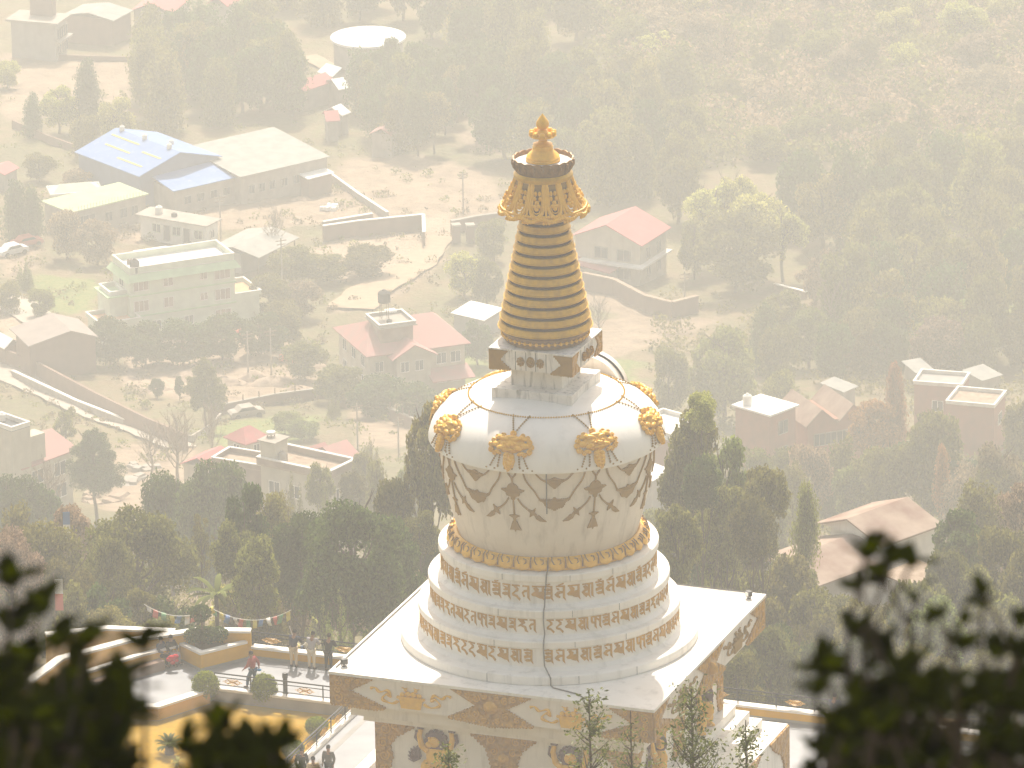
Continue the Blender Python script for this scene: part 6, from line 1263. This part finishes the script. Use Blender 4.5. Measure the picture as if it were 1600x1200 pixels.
# named trees of the farther valley
FAR = [(170, 498, 90, 70, 6, 'broad', D_, 'leftmost dark tree of the row under the green house'), (225, 505, 90, 70, 6, 'broad', D_, 'second dark tree of the row under the green house'), (285, 500, 100, 75, 6, 'broad', D_, 'third dark tree of the row under the green house'), (345, 492, 100, 80, 6, 'broad', D_, 'fourth dark tree of the row under the green house'), (405, 488, 90, 80, 6, 'broad', D_, 'rightmost dark tree of the row under the green house'),
 (440, 470, 80, 80, 6, 'broad', O_, 'olive tree right of the row under the green house'), (475, 535, 80, 60, 5, 'broad', O_, 'dark hedge tree left below the pink villa'), (530, 568, 100, 60, 5, 'broad', O_, 'hedge tree below the left gable of the pink villa'), (590, 588, 110, 60, 5, 'broad', D_, 'hedge tree below the porch of the pink villa'), (650, 600, 90, 60, 5, 'broad', D_, 'hedge tree right below the pink villa'), (745, 500, 60, 90, 6, 'broad', D_, 'dark tree under the white shed roof'), (700, 560, 70, 50, 4, 'broad', Gn, 'green bush in front of the pink veranda'),
 (22, 288, 56, 100, 8, 'column', D_, 'dark column tree at the left edge above the parked cars'), (50, 298, 42, 80, 7, 'column', D_, 'narrow column tree right of the left edge one'), (103, 325, 70, 75, 7, 'broad', Br, 'brownish round tree left of the white low house'), (150, 345, 80, 70, 6, 'broad', Br, 'low brown tree left above the green house'), (40, 405, 40, 50, 4, 'spire', Gn, 'small green conifer in the garden left of the green house'), (62, 450, 50, 50, 4, 'broad', O_, 'garden shrub left of the green house'), (15, 440, 50, 50, 4, 'broad', O_, 'shrub at the left edge below the parked cars'),
 (455, 385, 90, 70, 5, 'broad', O_, 'olive bush beside the tin shed'), (420, 430, 90, 80, 6, 'broad', O_, 'olive tree right of the green house terrace'), (470, 440, 80, 60, 5, 'broad', Br, 'dry shrub between green house and dirt road'), (505, 395, 90, 50, 4, 'broad', O_, 'shrub in shade under the dark boundary wall'), (570, 385, 100, 50, 4, 'broad', O_, 'second shrub under the dark boundary wall'), (725, 395, 70, 70, 6, 'broad', Ye, 'yellow green bush right of the gate piers'), (760, 400, 60, 90, 7, 'broad', O_, 'hazy tree directly left of the spire'), (770, 340, 60, 60, 6, 'broad', O_, 'hazy bush left of the spire above the gate'),
 (445, 645, 66, 34, 2.6, 'broad', Gn, 'rounded green bush inside the compound wall, left'), (475, 655, 60, 34, 2.6, 'broad', Gn, 'rounded green bush inside the compound wall, right'), (520, 618, 30, 30, 3, 'spire', O_, 'tiny conifer at the compound wall corner'), (245, 592, 28, 26, 2.5, 'broad', D_, 'small dark bush among the earth heaps'), (280, 588, 20, 30, 3, 'broad', D_, 'tiny dark bush beside the small dark bush'), (205, 440, 24, 40, 3, 'column', D_, 'tiny dark cypress against the green house wall'),
 (135, 98, 62, 120, 10, 'column', D_, 'hazy dark upright tree in the upper left field'), (90, 135, 70, 60, 7, 'broad', Ye, 'yellowish hazy tree left of the upright one'), (50, 150, 40, 70, 6, 'column', D_, 'small hazy dark tree in the upper left field'), (135, 180, 60, 60, 6, 'broad', O_, 'hazy low tree above the factory roof'), (180, 150, 70, 70, 7, 'broad', Ye, 'pale hazy tree between the field and the big dark wood'), (10, 95, 50, 40, 4, 'broad', Ye, 'yellow hazy shrub under the upper left house'), (60, 240, 60, 40, 4, 'broad', O_, 'hazy shrubs left of the factory hall'), (120, 262, 70, 40, 4, 'broad', Br, 'dry bushes beside the factory wall'),
 (1118, 282, 116, 110, 12, 'plume', Ye, 'left part of the great yellow green plumed bamboo'), (1140, 262, 90, 110, 13, 'plume', Ye, 'topmost plume of the great bamboo'), (1182, 295, 130, 130, 12, 'plume', Ye, 'right part of the great yellow green plumed bamboo'), (1222, 325, 90, 90, 10, 'plume', Ye, 'low right plume of the great bamboo'), (1150, 330, 150, 140, 11, 'broad', O_, 'dark heart of the great bamboo clump'), (1085, 345, 60, 100, 8, 'broad', O_, 'olive bush left under the bamboo'),
 (1275, 385, 100, 100, 9, 'sparse', Br, 'pale brown tree right below the bamboo'), (1345, 400, 90, 100, 9, 'broad', O_, 'hazy olive tree right of the pale brown one'),
 (1130, 515, 130, 140, 12, 'broad', Gn, 'large light green round tree right of the box under the spire'), (1045, 540, 70, 100, 10, 'broad', O_, 'hazy green tree right beside the dome shoulder'), (1085, 640, 110, 180, 14, 'broad', O_, 'tall dark tree right of the dome with sunlit top'), (1130, 680, 100, 170, 13, 'broad', Gn, 'tall dark tree beside it, slightly lower'), (1095, 612, 60, 60, 16, 'broad', Ye, 'yellow green treetop above the tall dark trees'),
 (1400, 575, 52, 130, 13, 'column', Or, 'tall narrow tree covered in orange climber'), (1365, 620, 100, 90, 10, 'broad', Or, 'tree with orange tinted leaves left of the climber tree'), (1455, 640, 110, 150, 12, 'broad', O_, 'broad tree below the climber tree'), (1472, 700, 36, 80, 9, 'column', Or, 'small orange tipped tree in the right wood'), (1560, 690, 110, 150, 11, 'broad', Br, 'brownish round tree at the right edge'), (1400, 690, 100, 130, 9, 'broad', O_, 'dark tree in front of the far brick houses'), (1595, 630, 80, 120, 11, 'broad', O_, 'olive tree at the right edge beside the brick house'),
 (1260, 760, 50, 110, 9, 'column', O_, 'upright tree left of the barn'), (1330, 725, 70, 90, 6, 'broad', Gn, 'light green tree above the barn roof'), (1290, 715, 55, 100, 6.5, 'spire', D_, 'dark conifer above the barn'), (1500, 800, 110, 120, 9, 'broad', D_, 'dark tree right of the barn'), (1570, 820, 110, 130, 9, 'broad', O_, 'hazy tree far right beyond the barn'), (1220, 580, 80, 90, 9, 'broad', O_, 'hazy tree behind the bright roofed brick house'), (1440, 830, 60, 60, 5, 'broad', O_, 'bush beneath the barn end wall')]
for px, yt, w_, h_, H, kd, mt, lab in FAR: tree(px, yt, w_, h_*1.15, H, kd, mt, lab, 'trees of the slope and valley')
# woods made of trees one can hardly tell apart: share a label within a wood
def wood(region, n, dmin, H, wr, mats, label, group, seed, kinds=('broad', 'broad', 'column', 'broad')):
    R = random.Random(seed); xs = [p[0] for p in region]; ys = [p[1] for p in region]; got = []; tries = 0
    while len(got) < n and tries < 6000:
        tries += 1; x, y = R.uniform(min(xs), max(xs)), R.uniform(min(ys), max(ys))
        if not bool(pip(np.array([x]), np.array([y]), region)[0]): continue
        if any(((x-a)**2+((y-b)*1.6)**2) < dmin**2 for a, b in got): continue
        got.append((x, y))
    for x, y in sorted(got, key=lambda q: q[1]):
        w_ = R.uniform(*wr); tree(x, y, w_, w_*R.uniform(1.2, 1.9), R.uniform(*H), R.choice(kinds), R.choice(mats), label, group, var=R.randint(0, 2))
wood([(225, 15), (400, -10), (450, 20), (455, 95), (350, 95), (235, 85)], 22, 27, (9, 12), (70, 100), (D_, O_, O_), 'hazy dark tree in the big wood above the blue factory', 'wood above the factory', 1)
wood([(625, 45), (700, 60), (720, 130), (640, 150), (575, 135), (560, 82), (600, 72)], 18, 24, (8, 10), (50, 80), (D_, D_, O_), 'hazy dark tree in the wood below the round reservoir', 'wood below the reservoir', 2, ('broad', 'column', 'column', 'broad'))
wood([(440, -90), (900, -90), (900, 20), (700, 20), (660, -60), (470, -60), (455, -10)], 16, 40, (9, 11), (70, 100), (O_, D_, O_), 'faint hazy tree along the top edge', 'wood along the top edge', 3)
wood([(720, 60), (1100, 60), (1080, 215), (1040, 225), (860, 200), (780, 170)], 26, 38, (9, 12), (70, 115), (O_, D_, O_), 'faint hazy tree in the wood behind the spire top', 'wood behind the spire', 4)
wood([(1250, 200), (1620, 180), (1620, 440), (1400, 440), (1270, 360)], 26, 48, (10, 14), (80, 120), (O_, D_, O_, O_), 'faint hazy tree in the wood right of the bamboo', 'wood right of the bamboo', 5)
wood([(1180, 450), (1620, 440), (1620, 500), (1250, 515), (1190, 520)], 18, 38, (7, 9), (70, 110), (O_, Gn, O_, Br, D_), 'hazy tree in the wood above the brick houses', 'wood above the brick houses', 6)
wood([(1170, 700), (1250, 690), (1620, 670), (1620, 800), (1490, 770), (1470, 700), (1260, 705), (1230, 760), (1180, 800)], 20, 40, (7, 9), (70, 110), (O_, O_, Br, D_), 'hazy tree in the wood between brick houses and barn', 'wood above the barn', 7)
wood([(1040, 700), (1190, 700), (1190, 830), (1040, 800)], 7, 44, (10, 14), (70, 100), (D_, O_), 'hazy tree in the dense wood right of the drum', 'wood right of the drum', 8)
wood([(1440, 850), (1620, 850), (1620, 950), (1440, 950)], 6, 52, (9, 11), (90, 120), (O_, O_, Gn), 'olive tree in the slope wood at the lower right', 'slope wood lower right', 9)
wood([(400, 690), (660, 700), (660, 800), (430, 780)], 7, 50, (8, 10), (50, 80), (O_, O_, Gn), 'hazy olive tree in front of the terrace house', 'trees before the terrace house', 10)
wood([(350, 790), (450, 760), (460, 850), (380, 880)], 4, 44, (8, 10), (70, 100), (O_, O_), 'olive tree between the tall pine and the broad dark pine', 'trees between the pines', 12)
wood([(0, 780), (150, 780), (150, 850), (0, 850)], 5, 50, (9, 10), (80, 110), (O_, Br), 'olive brown tree in the slope wood at the lower left', 'slope wood lower left', 13)
wood([(-20, 880), (270, 885), (270, 950), (-20, 950)], 8, 50, (5, 7), (80, 120), (O_, O_, Br, D_), 'low olive tree among many on the slope left above the curved wall', 'slope wood left', 21)
wood([(350, 870), (460, 880), (450, 940), (350, 950)], 5, 44, (4, 6), (70, 100), (O_, Br, Ye), 'low olive tree among many on the slope behind the rear railing', 'slope wood centre', 22)
wood([(1090, 850), (1300, 880), (1640, 940), (1640, 1040), (1240, 1010), (1160, 960)], 20, 46, (5, 8), (80, 120), (O_, D_, O_, O_), 'low olive tree among many on the slope above the right railing', 'slope wood right', 23)
wood([(880, -60), (1640, -80), (1640, 190), (1180, 200), (1000, 60)], 44, 42, (4, 7), (55, 100), (O_, Br, O_, Ye, Br), 'faint low tree on the hazy hillside in the upper right', 'hillside trees upper right', 31, ('broad', 'broad', 'sparse'))
wood([(570, 880), (690, 870), (640, 930), (590, 950)], 5, 40, (4, 6), (70, 110), (Br, O_, Br), 'russet low tree among several at the left edge of the slab', 'russet trees by the slab', 24)
# scrub and undergrowth: nobody could count it
def scrub(name, label, region, n, rr, mt, seed, leaf=.22, per=46, hmul=.8):
    Rr = np.random.default_rng(seed); xs = [p[0] for p in region]; ys = [p[1] for p in region]; C_ = []; rad = []; k = 0
    P4 = [G(*p) for p in region]; gx = [p.x for p in P4]; gy = [p.y for p in P4]; poly = [(p.x, p.y) for p in P4]
    while len(C_) < n and k < n*30:
        k += 1; x, y = Rr.uniform(min(gx), max(gx)), Rr.uniform(min(gy), max(gy))
        if not bool(pip(np.array([x]), np.array([y]), poly)[0]): continue
        if sin(x*.31+seed)*cos(y*.23)+Rr.normal()*.5 < -.2: continue
        r = Rr.uniform(*rr); C_.append((x, y, float(terr(x, y))+r*.3)); rad.append(r)
    C_, rad = np.array(C_), np.array(rad); P_, d = shell(C_, rad, n*per, seed, hmul, .6)
    o = quads_obj(name, leafquads(P_, d, leaf, 1.5, seed, .4), M[mt]); tag(o, label, 'undergrowth', kind='stuff')
scrub('scrub', 'dry scrub dotted over the hazy hillside in the upper right', [(900, 5), (1640, -40), (1640, 230), (1100, 250)], 800, (1.2, 3.6), Br, 1, .5, 70)
scrub('scrub', 'olive scrub mixed on the hazy hillside in the upper right', [(900, 5), (1640, -40), (1640, 260), (1000, 260)], 700, (1.4, 3.8), O_, 2, .5, 70)
scrub('undergrowth', 'brown and olive undergrowth on the slope behind the terrace', [(-60, 1000), (1660, 1060), (1660, 870), (-60, 860)], 900, (.5, 1.4), O_, 3, .16, 70)
scrub('undergrowth', 'dry brown undergrowth on the slope behind the terrace', [(-60, 1010), (1660, 1070), (1660, 880), (-60, 880)], 700, (.4, 1.1), Br, 4, .14, 60)
scrub('undergrowth', 'undergrowth between the trees of the right wood', [(1000, 470), (1640, 440), (1640, 860), (1040, 860)], 700, (.8, 2.0), O_, 5, .34, 46)
scrub('dry_weeds', 'dry weeds and low shrubs across the valley yards', [(-40, 300), (900, 300), (900, 620), (-40, 700)], 520, (.3, 1.0), Br, 6, .25, 26)
scrub('dry_weeds', 'olive weeds and low shrubs across the valley yards', [(-40, 90), (900, 260), (900, 720), (-40, 760)], 560, (.3, 1.1), O_, 7, .25, 26)

# ------------------------------------------------------------------ in-focus saplings rising in front of the stupa
def sapling(px, ytop, Yd, spread, n, label, seed, density=1.0, lean=0.0):
    top = RP(px, ytop, Yd); z0 = float(terr(top.x, top.y)); H = top.z-z0; k = ppm(top); R = random.Random(seed)
    t = thing('sapling', label, 'young tree', (top.x, top.y, z0), 0, 'young trees in front of the stupa'); tr = MB(); LV = []
    stem = [Vector((.03*sin(i), .03*cos(i*1.4)+0, H*i/10)) for i in range(11)]; stem[-1] = Vector((0, 0, H)); tr.tube(stem, [.10-.009*i for i in range(11)], 6)
    W_ = spread/k/2; vis = 175/k/.93+.8             # twigs over the part in view and a bit below
    for i in range(n):
        f = R.random()**.8; z = H-.1-f*vis; a = R.uniform(0, 2*pi); L_ = W_*(.25+.75*min(1, f*1.6))*R.uniform(.6, 1.1); st = Vector((0, 0, z-L_*.5)); pts = [st]; d = Vector((cos(a), sin(a), R.uniform(.3, .9))).normalized()
        for j in range(6): d = (d+Vector((R.uniform(-.2, .2), R.uniform(-.2, .2), .10))).normalized(); pts.append(pts[-1]+d*L_/6)
        tr.tube(pts, [.022, .018, .014, .011, .009, .007, .004], 4)
        for j in range(2, 7):
            for q in range(int(7*density)):
                c = pts[j]+Vector((R.gauss(0, .13), R.gauss(0, .13), R.gauss(0, .12))); dr = Vector((R.gauss(0, 1), R.gauss(0, 1), R.gauss(-.2, .7))).normalized(); sd = dr.cross(Vector((R.gauss(0, 1), R.gauss(0, 1), 1))).normalized(); s_ = R.uniform(.07, .13)
                LV.append([c, c+dr*s_*.45+sd*s_*.20, c+dr*s_, c+dr*s_*.45-sd*s_*.20])
    tr.build('trunk', M['bark'], t); quads_obj('foliage', np.array([[tuple(v) for v in q] for q in LV]), M['leaf_sap'], t)
sapling(920, 1078, 150, 150, 46, 'slender young tree with sparse leaves, left of two before the slab front', 1, .9)
sapling(1080, 1072, 152, 190, 90, 'fuller young tree with dark trunk before the right slab corner', 2, 1.2)
sapling(1165, 1125, 149, 130, 55, 'short leafy young tree at the right, before the plinth', 3, 1.2)
sapling(700, 1160, 147, 110, 34, 'low leafy treetop poking up before the lion relief', 4, 1.3)
sapling(985, 1110, 155, 120, 40, 'thin young tree between the two larger ones', 5, .8)

# ------------------------------------------------------------------ dark leaves close to the camera, out of focus
def leaf_shape():                                   # a cupped leaf with a midrib fold, length 1 along x, with thickness
    n = 7; top = []; 
    for i in range(n+1):
        t_ = i/n; w_ = .26*sin(pi*min(1, t_**.8))**.8*(1.0 if t_ < .97 else .3); zz = -.12*t_*t_
        top.append([(t_, -w_, zz+.05*w_*3), (t_, 0, zz), (t_, w_, zz+.05*w_*3)])
    return top
LS = leaf_shape()
def near_shrub(name, label, whorls, Yd, seed, fill=None, stems=()):
    R = random.Random(seed); pts = [RP(px, py, Yd+dy) for px, py, s_, dy in whorls]; base = Vector((sum(p.x for p in pts)/len(pts), sum(p.y for p in pts)/len(pts), 0)); base.z = float(terr(base.x, base.y))
    t = thing(name, label, 'shrub', base); br = MB(); lv = MB()
    def leaf(o, d, L_, up):
        d = d.normalized(); sd = d.cross(up); sd = sd.normalized() if sd.length > .05 else d.orthogonal().normalized(); nn = sd.cross(d).normalized(); vs = []
        for dz in (0.0, -.006):
            for row in LS:
                for x, y, z in row: vs.append(o+d*x*L_+sd*y*L_+nn*(z*L_+dz*.15*L_*8))
        m_ = len(LS); fs = []; off = m_*3
        for i in range(m_-1):
            for j in range(2): a = 3*i+j; fs.append((a, a+3, a+4, a+1)); fs.append((off+a, off+a+1, off+a+4, off+a+3))
            fs.append((3*i, off+3*i, off+3*i+3, 3*i+3)); fs.append((3*i+2, 3*i+5, off+3*i+5, off+3*i+2))
        lv.add(vs, fs)
    def whorl(c, s_, ax, n=8):
        ax = ax.normalized(); e1 = ax.orthogonal().normalized(); e2 = ax.cross(e1)
        for i in range(n):
            q = 2.4*i+R.random(); tilt = R.uniform(.5, 1.25); d = ax*cos(tilt)+(e1*cos(q)+e2*sin(q))*sin(tilt); leaf(c+ax*.008*(i % 3), d, s_*R.uniform(.75, 1.15), ax)
    root = Vector((0, 0, -.1))
    for (px, py, s_, dy), p in zip(whorls, pts):
        c = p-base; ax = Vector((R.uniform(-.5, .5), R.uniform(-.4, .3), 1))
        low = Vector((c.x*.45, c.y*.4, c.z*.30)); mid = c-ax.normalized()*R.uniform(.10, .16)+Vector((-c.x*.05, 0, 0))
        br.tube([root, low, mid*.75+low*.25, mid, c], [.016, .010, .006, .004, .003], 6)
        whorl(c, s_, ax, 9 if s_ > .05 else 5)
        for k in range(2):                          # leaves further down the shoot
            f = mid.lerp(c, R.uniform(-.4, .5)); leaf(f, Vector((R.gauss(0, 1), R.gauss(0, 1), .5)), s_*R.uniform(.7, 1), Vector((0, 0, 1)))
    br.build('branch', M['bark'], t); lv.build('leaves', M['leaf_near'], t)
# left cluster: outline whorls, then the dense body below them
ppmN = 12500/12.6
def wl(lst, dy_): return [(x, y+dy_, s_*.86/ppmN, d) for x, y, s_, d in lst]
LW = [(18, 890, 75, 0), (58, 935, 70, .3), (92, 985, 70, .1), (133, 985, 75, -.2), (128, 1035, 70, .4), (186, 1050, 75, 0), (228, 985, 60, .2), (15, 960, 75, .2), (45, 1020, 80, -.1), (300, 1150, 80, .1), (345, 1120, 75, -.2), (395, 1150, 80, .1), (330, 1180, 80, .3), (430, 1150, 70, 0), (505, 1215, 60, -.3), (560, 1222, 60, -.2), (5, 1040, 80, .1)]
Rl = random.Random(3)
for i in range(175):
    x = Rl.uniform(-40, 450); ylim = 1040 if x < 190 else (1040+(x-190)*2.2 if x < 260 else 1160)
    if 205 < x < 300: continue
    y = Rl.uniform(ylim, 1290); LW.append((x, y, Rl.uniform(55, 85), Rl.uniform(-.7, .9)))
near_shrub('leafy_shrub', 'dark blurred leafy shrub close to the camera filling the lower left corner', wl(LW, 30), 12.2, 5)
RW = [(1352, 858, 62, 0), (1392, 866, 62, .05), (1420, 872, 55, .1), (1345, 905, 55, .0), (1385, 895, 60, .1), (1430, 925, 50, .1), (1345, 965, 45, -.2), (1290, 1035, 62, .1), (1275, 1070, 60, .2), (1320, 1040, 60, 0), (1340, 1075, 60, .2), (1390, 1010, 65, .1), (1410, 1050, 60, -.2), (1455, 955, 45, .1), (1470, 950, 50, -.1), (1502, 960, 40, .1), (1540, 915, 50, -.1), (1535, 935, 42, .1), (1590, 965, 50, 0), (1500, 1000, 60, .1), (1550, 1010, 60, .2),
      (1595, 1010, 60, -.1), (1290, 1165, 60, .1), (1272, 1190, 55, 0), (1310, 1130, 60, .2)]
for i in range(140):
    x = Rl.uniform(1285, 1640); ylim = 1130 if x < 1330 else (1085 if x < 1400 else 1050); y = Rl.uniform(ylim, 1290)
    if 1320 < x < 1375 and y > 1150 and y < 1210: continue
    RW.append((x, y, Rl.uniform(45, 72), Rl.uniform(-.7, .9)))
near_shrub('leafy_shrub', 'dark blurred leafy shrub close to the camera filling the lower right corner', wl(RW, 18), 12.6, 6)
